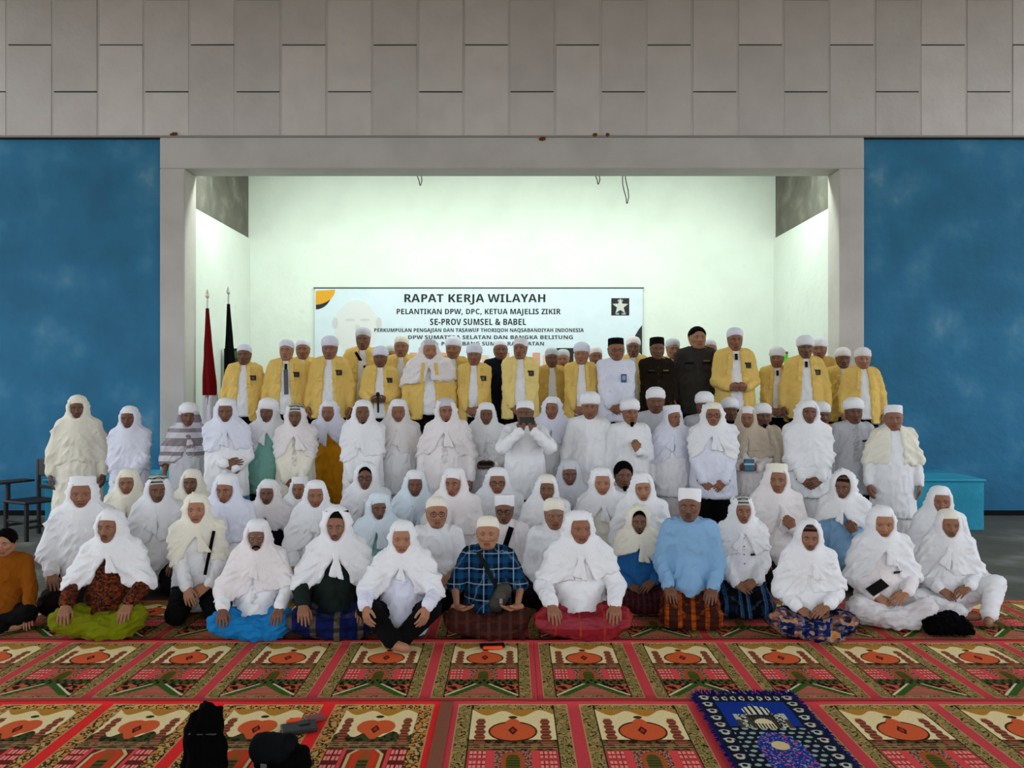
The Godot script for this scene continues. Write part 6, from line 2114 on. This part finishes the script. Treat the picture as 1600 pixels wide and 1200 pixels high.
		{"x": -0.671, "y": 0.0, "z": -8.500, "h": 1.663, "pose": "stand side", "look": 2, "turn": -0.026, "face": Vector3(0.000, 0.200, 0.000), "lod": 1, "skin": Color(0.54,0.36,0.265), "brow": 0.03, "cap": "kufi", "cap_mat": cloth(Color(0.74,0.74,0.76)), "shawl": "open", "shawl_mat": cloth(Color(0.88,0.85,0.845)), "shirt": "loose", "shirt_mat": cloth(Color(0.88,0.85,0.845), true), "low": "sarong", "low_mat": cloth(Color(0.8,0.78,0.78)), "beard": "chin", "group": "men standing in front of the stage", "label": "standing bearded man in rosy shawl with a grey embroidered shirt front"},
		{"x": -0.270, "y": 0.0, "z": -8.800, "h": 1.611, "pose": "stand belly", "look": 0, "turn": 0.015, "face": Vector3(0.000, 0.000, 0.000), "lod": 1, "skin": Color(0.44,0.29,0.21), "brow": 0.03, "cap": "kufi", "cap_mat": cloth(Color(0.885,0.88,0.885)), "shawl": "tied", "shawl_mat": cloth(Color(0.885,0.88,0.885)), "shirt": "koko", "shirt_mat": cloth(Color(0.885,0.88,0.885), true), "low": "trousers", "low_mat": cloth(Color(0.74,0.74,0.76)), "group": "men standing in front of the stage", "label": "standing man holding a dark phone at his waist"},
		{"x": 0.129, "y": 0.0, "z": -8.396, "h": 1.639, "pose": "stand photo", "look": 4, "turn": 0.057, "face": Vector3(0.000, -0.200, 0.000), "lod": 1, "skin": Color(0.42,0.275,0.2), "brow": 0.03, "cap": "kufi", "cap_mat": cloth(Color(0.885,0.88,0.885)), "shirt": "loose", "shirt_mat": cloth(Color(0.885,0.88,0.885)), "low": "trousers", "low_mat": cloth(Color(0.022,0.022,0.025)), "group": "men standing in front of the stage", "label": "standing man taking a picture with a phone before his face"},
		{"x": 0.435, "y": 0.0, "z": -9.000, "h": 1.669, "pose": "stand side", "look": 1, "turn": -0.071, "face": Vector3(-0.060, -0.200, 0.000), "lod": 1, "skin": Color(0.54,0.36,0.265), "brow": 0.03, "cap": "kufi", "cap_mat": cloth(Color(0.885,0.88,0.885)), "shawl": "short", "shawl_mat": cloth(Color(0.85,0.85,0.9)), "shirt": "koko", "shirt_mat": cloth(Color(0.885,0.88,0.885)), "low": "trousers", "low_mat": cloth(Color(0.8,0.78,0.78)), "group": "men standing in front of the stage", "label": "standing man in white hood with a beige folder under his arm"},
		{"x": 0.814, "y": 0.0, "z": -8.700, "h": 1.720, "pose": "stand side", "look": 2, "turn": -0.029, "face": Vector3(0.060, -0.100, 0.000), "lod": 1, "skin": Color(0.54,0.36,0.265), "brow": 0.03, "cap": "turban", "cap_mat": cloth(Color(0.885,0.88,0.885)), "shirt": "loose", "shirt_mat": cloth(Color(0.885,0.88,0.885)), "low": "sarong", "low_mat": cloth(Color(0.8,0.78,0.78)), "group": "men standing in front of the stage", "label": "standing man in round white turban cap and plain white shirt"},
		{"x": 1.224, "y": 0.0, "z": -8.632, "h": 1.654, "pose": "stand fist", "look": 5, "turn": 0.012, "face": Vector3(0.000, 0.100, 0.000), "lod": 1, "skin": Color(0.54,0.36,0.265), "brow": 0.03, "cap": "turban", "cap_mat": cloth(Color(0.885,0.88,0.885)), "shirt": "koko", "shirt_mat": cloth(Color(0.885,0.88,0.885)), "low": "trousers", "low_mat": cloth(Color(0.022,0.022,0.025)), "beard": "chin", "group": "men standing in front of the stage", "label": "standing man in round white cap with his fist on his chest"},
		{"x": 1.613, "y": 0.0, "z": -9.350, "h": 1.764, "pose": "stand side", "look": 3, "turn": -0.114, "face": Vector3(0.000, 0.000, 0.000), "lod": 1, "skin": Color(0.44,0.29,0.21), "brow": 0.03, "cap": "turban", "cap_mat": cloth(Color(0.885,0.88,0.885)), "shirt": "koko", "shirt_mat": cloth(Color(0.74,0.74,0.76)), "low": "trousers", "low_mat": cloth(Color(0.022,0.022,0.025)), "group": "men standing in front of the stage", "label": "standing man in round cap behind the fist-on-chest man"},
		{"x": 1.690, "y": 0.0, "z": -8.750, "h": 1.572, "pose": "stand side", "look": 4, "turn": -0.060, "face": Vector3(0.000, 0.500, 0.000), "lod": 1, "skin": Color(0.54,0.36,0.265), "brow": 0.03, "cap": "pillbox", "cap_mat": cloth(Color(0.885,0.88,0.885)), "shawl": "tied", "shawl_mat": cloth(Color(0.85,0.85,0.9)), "shirt": "koko", "shirt_mat": cloth(Color(0.885,0.88,0.885)), "low": "sarong", "low_mat": cloth(Color(0.8,0.78,0.78)), "group": "men standing in front of the stage", "label": "standing man in white cap and bluish white shawl glancing sideways"},
		{"x": 2.052, "y": 0.0, "z": -8.500, "h": 1.618, "pose": "stand low", "look": 1, "turn": -0.194, "face": Vector3(-0.060, 0.000, 0.000), "lod": 1, "skin": Color(0.54,0.36,0.265), "brow": 0.03, "cap": "kufi", "cap_mat": cloth(Color(0.88,0.855,0.79)), "shawl": "open", "shawl_mat": cloth(Color(0.885,0.88,0.885)), "shirt": "loose", "shirt_mat": cloth(Color(0.85,0.85,0.9)), "low": "trousers", "low_mat": cloth(Color(0.022,0.022,0.025)), "glasses": true, "wide": 1.10, "group": "men standing in front of the stage", "label": "standing man in crisp white shawl, hands clasped low over black trousers"},
		{"x": 2.170, "y": 0.0, "z": -9.400, "h": 1.714, "pose": "stand side", "look": 0, "turn": -0.125, "face": Vector3(0.060, -0.200, 0.000), "lod": 1, "skin": Color(0.44,0.29,0.21), "brow": 0.03, "cap": "turban", "cap_mat": cloth(Color(0.885,0.88,0.885)), "shirt": "koko", "shirt_mat": cloth(Color(0.74,0.74,0.76)), "low": "trousers", "low_mat": cloth(Color(0.022,0.022,0.025)), "group": "men standing in front of the stage", "label": "man in round cap whose face is half covered by the crisp shawl's hood"},
		{"x": 2.510, "y": 0.0, "z": -9.600, "h": 1.645, "pose": "stand side", "look": 2, "turn": -0.075, "face": Vector3(0.000, 0.000, 0.000), "lod": 1, "skin": Color(0.42,0.275,0.2), "brow": 0.03, "cap": "turban", "cap_mat": cloth(Color(0.885,0.88,0.885)), "shirt": "koko", "shirt_mat": cloth(Color(0.05,0.06,0.1)), "low": "trousers", "low_mat": cloth(Color(0.022,0.022,0.025)), "group": "men standing in front of the stage", "label": "dark-shirted man in white cap under the yellow jacket's folded hands"},
		{"x": 2.497, "y": 0.0, "z": -8.850, "h": 1.569, "pose": "stand belly", "look": 0, "turn": -0.196, "face": Vector3(0.000, -0.100, 0.000), "lod": 1, "skin": Color(0.54,0.36,0.265), "brow": 0.03, "cap": "kufi", "cap_mat": cloth(Color(0.88,0.85,0.845)), "shawl": "tied", "shawl_mat": cloth(Color(0.76,0.7,0.62)), "shirt": "koko", "shirt_mat": cloth(Color(0.88,0.85,0.845)), "low": "sarong", "low_mat": cloth(Color(0.8,0.78,0.78)), "group": "men standing in front of the stage", "label": "standing man in beige sheer shawl carrying a blue packet"},
		{"x": 2.802, "y": 0.0, "z": -9.300, "h": 1.586, "pose": "stand side", "look": 4, "turn": -0.140, "face": Vector3(0.000, 0.100, 0.000), "lod": 1, "skin": Color(0.42,0.275,0.2), "brow": 0.03, "cap": "turban", "cap_mat": cloth(Color(0.885,0.88,0.885)), "shirt": "koko", "shirt_mat": cloth(Color(0.76,0.7,0.62)), "low": "trousers", "low_mat": cloth(Color(0.022,0.022,0.025)), "beard": "chin", "group": "men standing in front of the stage", "label": "man in round white cap behind the beige shawl's wearer"},
		{"x": 3.017, "y": 0.0, "z": -8.500, "h": 1.644, "pose": "stand clasp", "look": 5, "turn": -0.100, "face": Vector3(-0.060, 0.000, 0.000), "lod": 1, "skin": Color(0.44,0.29,0.21), "brow": 0.03, "cap": "kufi", "cap_mat": cloth(Color(0.885,0.88,0.885)), "shawl": "long", "shawl_mat": cloth(Color(0.885,0.88,0.885)), "shirt": "loose", "shirt_mat": cloth(Color(0.885,0.88,0.885)), "low": "sarong", "low_mat": cloth(Color(0.8,0.78,0.78)), "wide": 1.10, "group": "men standing in front of the stage", "label": "standing man in wide pleated white shawl, hands clasped at the waist"},
		{"x": 3.458, "y": 0.0, "z": -9.300, "h": 1.600, "pose": "stand side", "look": 3, "turn": -0.219, "face": Vector3(0.060, 0.200, 0.000), "lod": 1, "skin": Color(0.42,0.275,0.2), "brow": 0.03, "cap": "turban", "cap_mat": cloth(Color(0.885,0.88,0.885)), "shirt": "robe", "shirt_mat": cloth(Color(0.8,0.53,0.08)), "low": "trousers", "low_mat": cloth(Color(0.022,0.022,0.025)), "group": "men standing in front of the stage", "label": "man in mustard robe peeping out beside the wide pleated shawl"},
		{"x": 3.589, "y": 0.0, "z": -8.750, "h": 1.659, "pose": "stand side", "look": 0, "turn": -0.171, "face": Vector3(0.000, 0.000, 0.000), "lod": 1, "skin": Color(0.42,0.275,0.2), "brow": 0.03, "cap": "turban", "cap_mat": cloth(Color(0.885,0.88,0.885)), "shirt": "koko", "shirt_mat": cloth(Color(0.74,0.74,0.76), true), "low": "trousers", "low_mat": cloth(Color(0.022,0.022,0.025)), "pocket": 1, "group": "men standing in front of the stage", "label": "standing man in grey embroidered shirt and round white cap"},
		{"x": 3.844, "y": 0.0, "z": -8.400, "h": 1.581, "pose": "stand side", "look": 1, "turn": -0.126, "face": Vector3(0.000, -0.200, 0.000), "lod": 1, "skin": Color(0.54,0.36,0.265), "brow": 0.03, "cap": "pillbox", "cap_mat": cloth(Color(0.885,0.88,0.885)), "shawl": "collar", "shawl_mat": cloth(Color(0.88,0.855,0.79)), "shirt": "tunic", "shirt_mat": cloth(Color(0.885,0.88,0.885)), "low": "sarong", "low_mat": cloth(Color(0.8,0.78,0.78)), "group": "men standing in front of the stage", "label": "standing man in white tunic with a cream scarf round his neck, rightmost"},
		{"x": -3.423, "y": 0.63, "z": -10.650, "h": 1.676, "pose": "stand side", "look": 0, "turn": 0.117, "face": Vector3(0.000, 0.000, 0.000), "lod": 2, "skin": Color(0.44,0.29,0.21), "brow": 0.03, "cap": "kufi", "cap_mat": cloth(Color(0.85,0.85,0.9)), "shirt": "under", "shirt_mat": cloth(Color(0.885,0.88,0.885)), "jacket": cloth(Color(0.86,0.72,0.4)), "low": "trousers", "low_mat": cloth(Color(0.022,0.022,0.025)), "badge": 1, "group": "men in yellow jackets on the stage", "label": "man in yellow jacket beside the flags, leftmost on stage"},
		{"x": -2.884, "y": 0.63, "z": -10.650, "h": 1.734, "pose": "stand side", "look": 2, "turn": 0.159, "face": Vector3(-0.060, -0.100, 0.000), "lod": 2, "skin": Color(0.62,0.43,0.32), "brow": 0.03, "cap": "kufi", "cap_mat": cloth(Color(0.85,0.85,0.9)), "shirt": "under", "shirt_mat": cloth(Color(0.885,0.88,0.885)), "jacket": cloth(Color(0.86,0.72,0.4)), "low": "trousers", "low_mat": cloth(Color(0.022,0.022,0.025)), "badge": 1, "tie": 2, "group": "men in yellow jackets on the stage", "label": "man in yellow jacket and grey tie, second from the flags"},
		{"x": -2.328, "y": 0.63, "z": -10.650, "h": 1.783, "pose": "stand side", "look": 1, "turn": 0.023, "face": Vector3(0.060, 0.100, 0.000), "lod": 2, "skin": Color(0.54,0.36,0.265), "brow": 0.03, "cap": "turban", "cap_mat": cloth(Color(0.85,0.85,0.9)), "shirt": "under", "shirt_mat": cloth(Color(0.885,0.88,0.885)), "jacket": cloth(Color(0.86,0.72,0.4)), "low": "trousers", "low_mat": cloth(Color(0.022,0.022,0.025)), "badge": 1, "group": "men in yellow jackets on the stage", "label": "man in long yellow jacket with round white cap, third from the flags"},
		{"x": -1.683, "y": 0.63, "z": -10.650, "h": 1.652, "pose": "stand belly", "look": 4, "turn": 0.059, "face": Vector3(0.000, 0.000, 0.000), "lod": 2, "skin": Color(0.44,0.29,0.21), "brow": 0.03, "cap": "turban", "cap_mat": cloth(Color(0.85,0.85,0.9)), "shirt": "under", "shirt_mat": cloth(Color(0.885,0.88,0.885)), "jacket": cloth(Color(0.86,0.72,0.4)), "low": "trousers", "low_mat": cloth(Color(0.022,0.022,0.025)), "badge": 1, "group": "men in yellow jackets on the stage", "label": "man in yellow jacket holding a dark microphone at his waist"},
		{"x": -1.049, "y": 0.63, "z": -10.600, "h": 1.739, "pose": "stand side", "look": 3, "turn": 0.095, "face": Vector3(0.000, 0.200, 0.000), "lod": 2, "skin": Color(0.62,0.43,0.32), "brow": 0.03, "cap": "kufi", "cap_mat": cloth(Color(0.74,0.74,0.76)), "shawl": "over", "shawl_mat": cloth(Color(0.88,0.85,0.845)), "shirt": "under", "shirt_mat": cloth(Color(0.885,0.88,0.885)), "jacket": cloth(Color(0.86,0.72,0.4)), "low": "trousers", "low_mat": cloth(Color(0.022,0.022,0.025)), "beard": "chin", "wide": 1.12, "group": "men in yellow jackets on the stage", "label": "man in rosy white shawl over a yellow jacket on stage"},
		{"x": -0.482, "y": 0.63, "z": -10.650, "h": 1.685, "pose": "stand clasp", "look": 0, "turn": -0.042, "face": Vector3(0.000, 0.000, 0.000), "lod": 2, "skin": Color(0.54,0.36,0.265), "brow": 0.03, "cap": "turban", "cap_mat": cloth(Color(0.85,0.85,0.9)), "shirt": "under", "shirt_mat": cloth(Color(0.885,0.88,0.885)), "jacket": cloth(Color(0.86,0.72,0.4)), "low": "trousers", "low_mat": cloth(Color(0.022,0.022,0.025)), "badge": 1, "group": "men in yellow jackets on the stage", "label": "man in yellow jacket with lowered hands below the banner's centre"},
		{"x": 0.105, "y": 0.63, "z": -10.550, "h": 1.753, "pose": "stand low", "look": 5, "turn": -0.005, "face": Vector3(-0.060, -0.200, 0.000), "lod": 2, "skin": Color(0.54,0.36,0.265), "brow": 0.03, "cap": "kufi", "cap_mat": cloth(Color(0.885,0.88,0.885)), "shirt": "under", "shirt_mat": cloth(Color(0.885,0.88,0.885)), "jacket": cloth(Color(0.89,0.79,0.5)), "low": "trousers", "low_mat": cloth(Color(0.022,0.022,0.025)), "badge": 1, "group": "men in yellow jackets on the stage", "label": "man in pale yellow jacket with hands joined, below the banner lettering"},
		{"x": 0.523, "y": 0.63, "z": -11.000, "h": 1.643, "pose": "stand side", "look": 2, "turn": 0.041, "face": Vector3(0.060, 0.000, 0.000), "lod": 2, "skin": Color(0.44,0.29,0.21), "brow": 0.03, "cap": "kufi", "cap_mat": cloth(Color(0.74,0.74,0.76)), "shirt": "under", "shirt_mat": cloth(Color(0.885,0.88,0.885)), "jacket": cloth(Color(0.77,0.63,0.33)), "low": "trousers", "low_mat": cloth(Color(0.022,0.022,0.025)), "group": "men in yellow jackets on the stage", "label": "short man in dull yellow jacket and grey cap mid stage"},
		{"x": 0.895, "y": 0.63, "z": -10.704, "h": 1.704, "pose": "stand clasp", "look": 1, "turn": -0.088, "face": Vector3(0.000, -0.100, 0.000), "lod": 2, "skin": Color(0.62,0.43,0.32), "brow": 0.03, "cap": "turban", "cap_mat": cloth(Color(0.85,0.85,0.9)), "shirt": "under", "shirt_mat": cloth(Color(0.885,0.88,0.885)), "jacket": cloth(Color(0.86,0.72,0.4)), "low": "trousers", "low_mat": cloth(Color(0.022,0.022,0.025)), "group": "men in yellow jackets on the stage", "label": "man in yellow jacket with a buttoned white shirt left of the black cap"},
		{"x": 1.319, "y": 0.63, "z": -10.546, "h": 1.744, "pose": "stand clasp", "look": 3, "turn": -0.044, "face": Vector3(0.000, 0.100, 0.000), "lod": 2, "skin": Color(0.54,0.36,0.265), "brow": 0.03, "cap": "peci", "cap_mat": cloth(Color(0.022,0.022,0.025)), "shirt": "koko", "shirt_mat": cloth(Color(0.85,0.85,0.9)), "low": "trousers", "low_mat": cloth(Color(0.022,0.022,0.025)), "glasses": true, "wide": 1.08, "card": 1, "label": "man in black cap and white shirt with a blue name card"},
		{"x": 1.872, "y": 0.63, "z": -10.750, "h": 1.764, "pose": "stand clasp", "look": 0, "turn": -0.003, "face": Vector3(0.000, 0.000, 0.000), "lod": 2, "skin": Color(0.44,0.29,0.21), "brow": 0.03, "cap": "peci", "cap_mat": cloth(Color(0.022,0.022,0.025)), "shirt": "koko", "shirt_mat": cloth(Color(0.12,0.085,0.05)), "low": "trousers", "low_mat": cloth(Color(0.022,0.022,0.025)), "uniform": Color(0.06,0.045,0.03), "label": "man in black cap and dark brown uniform"},
		{"x": 2.443, "y": 0.63, "z": -10.980, "h": 1.920, "pose": "stand side", "look": 1, "turn": -0.137, "face": Vector3(-0.060, 0.200, 0.000), "lod": 2, "skin": Color(0.62,0.43,0.32), "brow": 0.03, "cap": "hair", "shirt": "koko", "shirt_mat": cloth(Color(0.2,0.185,0.165)), "low": "trousers", "low_mat": cloth(Color(0.022,0.022,0.025)), "wide": 1.08, "uniform": Color(0.09,0.085,0.08), "label": "bareheaded officer in grey-brown uniform with chest pockets"},
		{"x": 2.851, "y": 0.63, "z": -10.650, "h": 1.889, "pose": "stand belly", "look": 2, "turn": -0.094, "face": Vector3(0.060, 0.000, 0.000), "lod": 2, "skin": Color(0.54,0.36,0.265), "brow": 0.03, "cap": "kufi", "cap_mat": cloth(Color(0.85,0.85,0.9)), "shirt": "under", "shirt_mat": cloth(Color(0.885,0.88,0.885)), "jacket": cloth(Color(0.86,0.72,0.4)), "low": "trousers", "low_mat": cloth(Color(0.022,0.022,0.025)), "badge": 1, "tie": 1, "group": "men in yellow jackets on the stage", "label": "tall slim man in yellow jacket with folded hands beside the officer"},
		{"x": 3.454, "y": 0.63, "z": -10.849, "h": 1.653, "pose": "stand clasp", "look": 0, "turn": -0.228, "face": Vector3(0.000, -0.200, 0.000), "lod": 2, "skin": Color(0.54,0.36,0.265), "brow": 0.03, "cap": "turban", "cap_mat": cloth(Color(0.885,0.88,0.885)), "shirt": "under", "shirt_mat": cloth(Color(0.885,0.88,0.885)), "jacket": cloth(Color(0.86,0.72,0.4)), "low": "trousers", "low_mat": cloth(Color(0.022,0.022,0.025)), "tie": 1, "group": "men in yellow jackets on the stage", "label": "short man in yellow jacket with a big round turban"},
		{"x": 3.732, "y": 0.63, "z": -10.600, "h": 1.788, "pose": "stand side", "look": 5, "turn": -0.178, "face": Vector3(0.000, 0.000, 0.000), "lod": 2, "skin": Color(0.44,0.29,0.21), "brow": 0.03, "cap": "turban", "cap_mat": cloth(Color(0.885,0.88,0.885)), "shirt": "under", "shirt_mat": cloth(Color(0.885,0.88,0.885)), "jacket": cloth(Color(0.86,0.72,0.4)), "low": "trousers", "low_mat": cloth(Color(0.022,0.022,0.025)), "badge": 1, "tie": 1, "group": "men in yellow jackets on the stage", "label": "man in yellow jacket with a slanted badge behind the pleated shawl"},
		{"x": 4.422, "y": 0.63, "z": -10.500, "h": 1.629, "pose": "stand side", "look": 3, "turn": -0.143, "face": Vector3(0.000, -0.100, 0.000), "lod": 2, "skin": Color(0.62,0.43,0.32), "brow": 0.03, "cap": "turban", "cap_mat": cloth(Color(0.88,0.85,0.845)), "shirt": "under", "shirt_mat": cloth(Color(0.885,0.88,0.885)), "jacket": cloth(Color(0.86,0.72,0.4)), "low": "trousers", "low_mat": cloth(Color(0.022,0.022,0.025)), "group": "men in yellow jackets on the stage", "label": "man in yellow jacket against the right pillar, rightmost on stage"},
		{"x": -2.835, "y": 0.63, "z": -11.300, "h": 1.777, "pose": "stand side", "look": 4, "turn": 0.054, "face": Vector3(-0.060, 0.100, 0.000), "lod": 2, "skin": Color(0.54,0.36,0.265), "brow": 0.03, "cap": "kufi", "cap_mat": cloth(Color(0.85,0.85,0.9)), "shirt": "under", "shirt_mat": cloth(Color(0.885,0.88,0.885)), "jacket": cloth(Color(0.86,0.72,0.4)), "low": "trousers", "low_mat": cloth(Color(0.022,0.022,0.025)), "group": "men in yellow jackets on the stage", "label": "man in yellow jacket half hidden behind the grey tie's wearer"},
		{"x": -2.029, "y": 0.63, "z": -11.350, "h": 1.936, "pose": "stand side", "look": 5, "turn": 0.085, "face": Vector3(0.060, 0.000, 0.000), "lod": 2, "skin": Color(0.44,0.29,0.21), "brow": 0.03, "cap": "kufi", "cap_mat": cloth(Color(0.74,0.74,0.76)), "shirt": "under", "shirt_mat": cloth(Color(0.885,0.88,0.885)), "jacket": cloth(Color(0.86,0.72,0.4)), "low": "trousers", "low_mat": cloth(Color(0.022,0.022,0.025)), "strap": 3, "group": "men in yellow jackets on the stage", "label": "tall man in yellow jacket with a dark strap and grey-brown cap"},
		{"x": -1.697, "y": 0.63, "z": -11.700, "h": 1.709, "pose": "stand side", "look": 2, "turn": 0.133, "face": Vector3(0.000, 0.200, 0.000), "lod": 2, "skin": Color(0.62,0.43,0.32), "brow": 0.03, "cap": "kufi", "cap_mat": cloth(Color(0.74,0.74,0.76)), "shirt": "under", "shirt_mat": cloth(Color(0.885,0.88,0.885)), "jacket": cloth(Color(0.77,0.63,0.33)), "low": "trousers", "low_mat": cloth(Color(0.022,0.022,0.025)), "group": "men in yellow jackets on the stage", "label": "dark-capped man mostly hidden beside the microphone holder"},
		{"x": -1.493, "y": 0.63, "z": -11.250, "h": 1.817, "pose": "stand side", "look": 0, "turn": 0.015, "face": Vector3(0.000, 0.000, 0.000), "lod": 2, "skin": Color(0.54,0.36,0.265), "brow": 0.03, "cap": "kufi", "cap_mat": cloth(Color(0.88,0.855,0.79)), "shirt": "under", "shirt_mat": cloth(Color(0.885,0.88,0.885)), "jacket": cloth(Color(0.86,0.72,0.4)), "low": "trousers", "low_mat": cloth(Color(0.022,0.022,0.025)), "group": "men in yellow jackets on the stage", "label": "man in yellow jacket standing behind the microphone holder's shoulder"},
		{"x": -0.798, "y": 0.63, "z": -11.300, "h": 1.812, "pose": "stand side", "look": 3, "turn": 0.050, "face": Vector3(0.000, -0.200, 0.000), "lod": 2, "skin": Color(0.54,0.36,0.265), "brow": 0.03, "cap": "turban", "cap_mat": cloth(Color(0.85,0.85,0.9)), "shirt": "under", "shirt_mat": cloth(Color(0.885,0.88,0.885)), "jacket": cloth(Color(0.77,0.63,0.33)), "low": "trousers", "low_mat": cloth(Color(0.022,0.022,0.025)), "group": "men in yellow jackets on the stage", "label": "man in yellow jacket in front of the banner, beside the rosy shawl"},
		{"x": -0.159, "y": 0.63, "z": -11.500, "h": 1.779, "pose": "stand side", "look": 1, "turn": 0.087, "face": Vector3(-0.060, 0.000, 0.000), "lod": 2, "skin": Color(0.44,0.29,0.21), "brow": 0.03, "cap": "kufi", "cap_mat": cloth(Color(0.85,0.85,0.9)), "shirt": "koko", "shirt_mat": cloth(Color(0.05,0.06,0.1)), "low": "trousers", "low_mat": cloth(Color(0.022,0.022,0.025)), "label": "man in black shirt and white cap before the banner"},
		{"x": 0.712, "y": 0.63, "z": -11.600, "h": 1.651, "pose": "stand side", "look": 4, "turn": -0.061, "face": Vector3(0.060, -0.100, 0.000), "lod": 2, "skin": Color(0.62,0.43,0.32), "brow": 0.03, "cap": "kufi", "cap_mat": cloth(Color(0.74,0.74,0.76)), "shirt": "under", "shirt_mat": cloth(Color(0.885,0.88,0.885)), "jacket": cloth(Color(0.77,0.63,0.33)), "low": "trousers", "low_mat": cloth(Color(0.022,0.022,0.025)), "group": "men in yellow jackets on the stage", "label": "man half hidden behind the dull yellow jacket"},
		{"x": 1.136, "y": 0.63, "z": -11.300, "h": 1.673, "pose": "stand side", "look": 0, "turn": -0.016, "face": Vector3(0.000, 0.100, 0.000), "lod": 2, "skin": Color(0.54,0.36,0.265), "brow": 0.03, "cap": "kufi", "cap_mat": cloth(Color(0.88,0.85,0.845)), "shirt": "under", "shirt_mat": cloth(Color(0.885,0.88,0.885)), "jacket": cloth(Color(0.86,0.72,0.4)), "low": "trousers", "low_mat": cloth(Color(0.022,0.022,0.025)), "group": "men in yellow jackets on the stage", "label": "man half hidden left of the white shirt with name card"},
		{"x": 1.662, "y": 0.63, "z": -11.400, "h": 1.817, "pose": "stand side", "look": 5, "turn": -0.149, "face": Vector3(0.000, 0.000, 0.000), "lod": 2, "skin": Color(0.44,0.29,0.21), "brow": 0.03, "cap": "kufi", "cap_mat": cloth(Color(0.88,0.85,0.845)), "shirt": "under", "shirt_mat": cloth(Color(0.885,0.88,0.885)), "jacket": cloth(Color(0.86,0.72,0.4)), "low": "trousers", "low_mat": cloth(Color(0.022,0.022,0.025)), "group": "men in yellow jackets on the stage", "label": "man in yellow jacket between the two black caps"},
		{"x": 2.194, "y": 0.63, "z": -11.350, "h": 1.788, "pose": "stand side", "look": 2, "turn": -0.108, "face": Vector3(0.000, 0.200, 0.000), "lod": 2, "skin": Color(0.62,0.43,0.32), "brow": 0.03, "cap": "kufi", "cap_mat": cloth(Color(0.74,0.74,0.76)), "shirt": "under", "shirt_mat": cloth(Color(0.885,0.88,0.885)), "jacket": cloth(Color(0.89,0.79,0.5)), "low": "trousers", "low_mat": cloth(Color(0.022,0.022,0.025)), "group": "men in yellow jackets on the stage", "label": "man in white cap behind the brown uniform's shoulder"},
		{"x": 2.726, "y": 0.63, "z": -11.500, "h": 1.779, "pose": "stand side", "look": 3, "turn": -0.064, "face": Vector3(-0.060, 0.000, 0.000), "lod": 2, "skin": Color(0.54,0.36,0.265), "brow": 0.03, "cap": "kufi", "cap_mat": cloth(Color(0.74,0.74,0.76)), "shirt": "koko", "shirt_mat": cloth(Color(0.05,0.06,0.1)), "low": "trousers", "low_mat": cloth(Color(0.022,0.022,0.025)), "label": "man in grey cap half hidden behind the officer's neck"},
		{"x": 4.140, "y": 0.63, "z": -11.220, "h": 1.807, "pose": "stand side", "look": 4, "turn": -0.234, "face": Vector3(0.060, -0.200, 0.000), "lod": 2, "skin": Color(0.54,0.36,0.265), "brow": 0.03, "cap": "turban", "cap_mat": cloth(Color(0.885,0.88,0.885)), "shirt": "under", "shirt_mat": cloth(Color(0.885,0.88,0.885)), "jacket": cloth(Color(0.86,0.72,0.4)), "low": "trousers", "low_mat": cloth(Color(0.022,0.022,0.025)), "group": "men in yellow jackets on the stage", "label": "man in white cap just behind the slanted badge's wearer"},
		{"x": 4.351, "y": 0.63, "z": -10.950, "h": 1.649, "pose": "stand side", "look": 1, "turn": -0.182, "face": Vector3(0.000, 0.000, 0.000), "lod": 2, "skin": Color(0.44,0.29,0.21), "brow": 0.03, "cap": "turban", "cap_mat": cloth(Color(0.88,0.85,0.845)), "shirt": "under", "shirt_mat": cloth(Color(0.885,0.88,0.885)), "jacket": cloth(Color(0.86,0.72,0.4)), "low": "trousers", "low_mat": cloth(Color(0.022,0.022,0.025)), "badge": 1, "group": "men in yellow jackets on the stage", "label": "man in yellow jacket behind the rightmost one on stage"},
	]
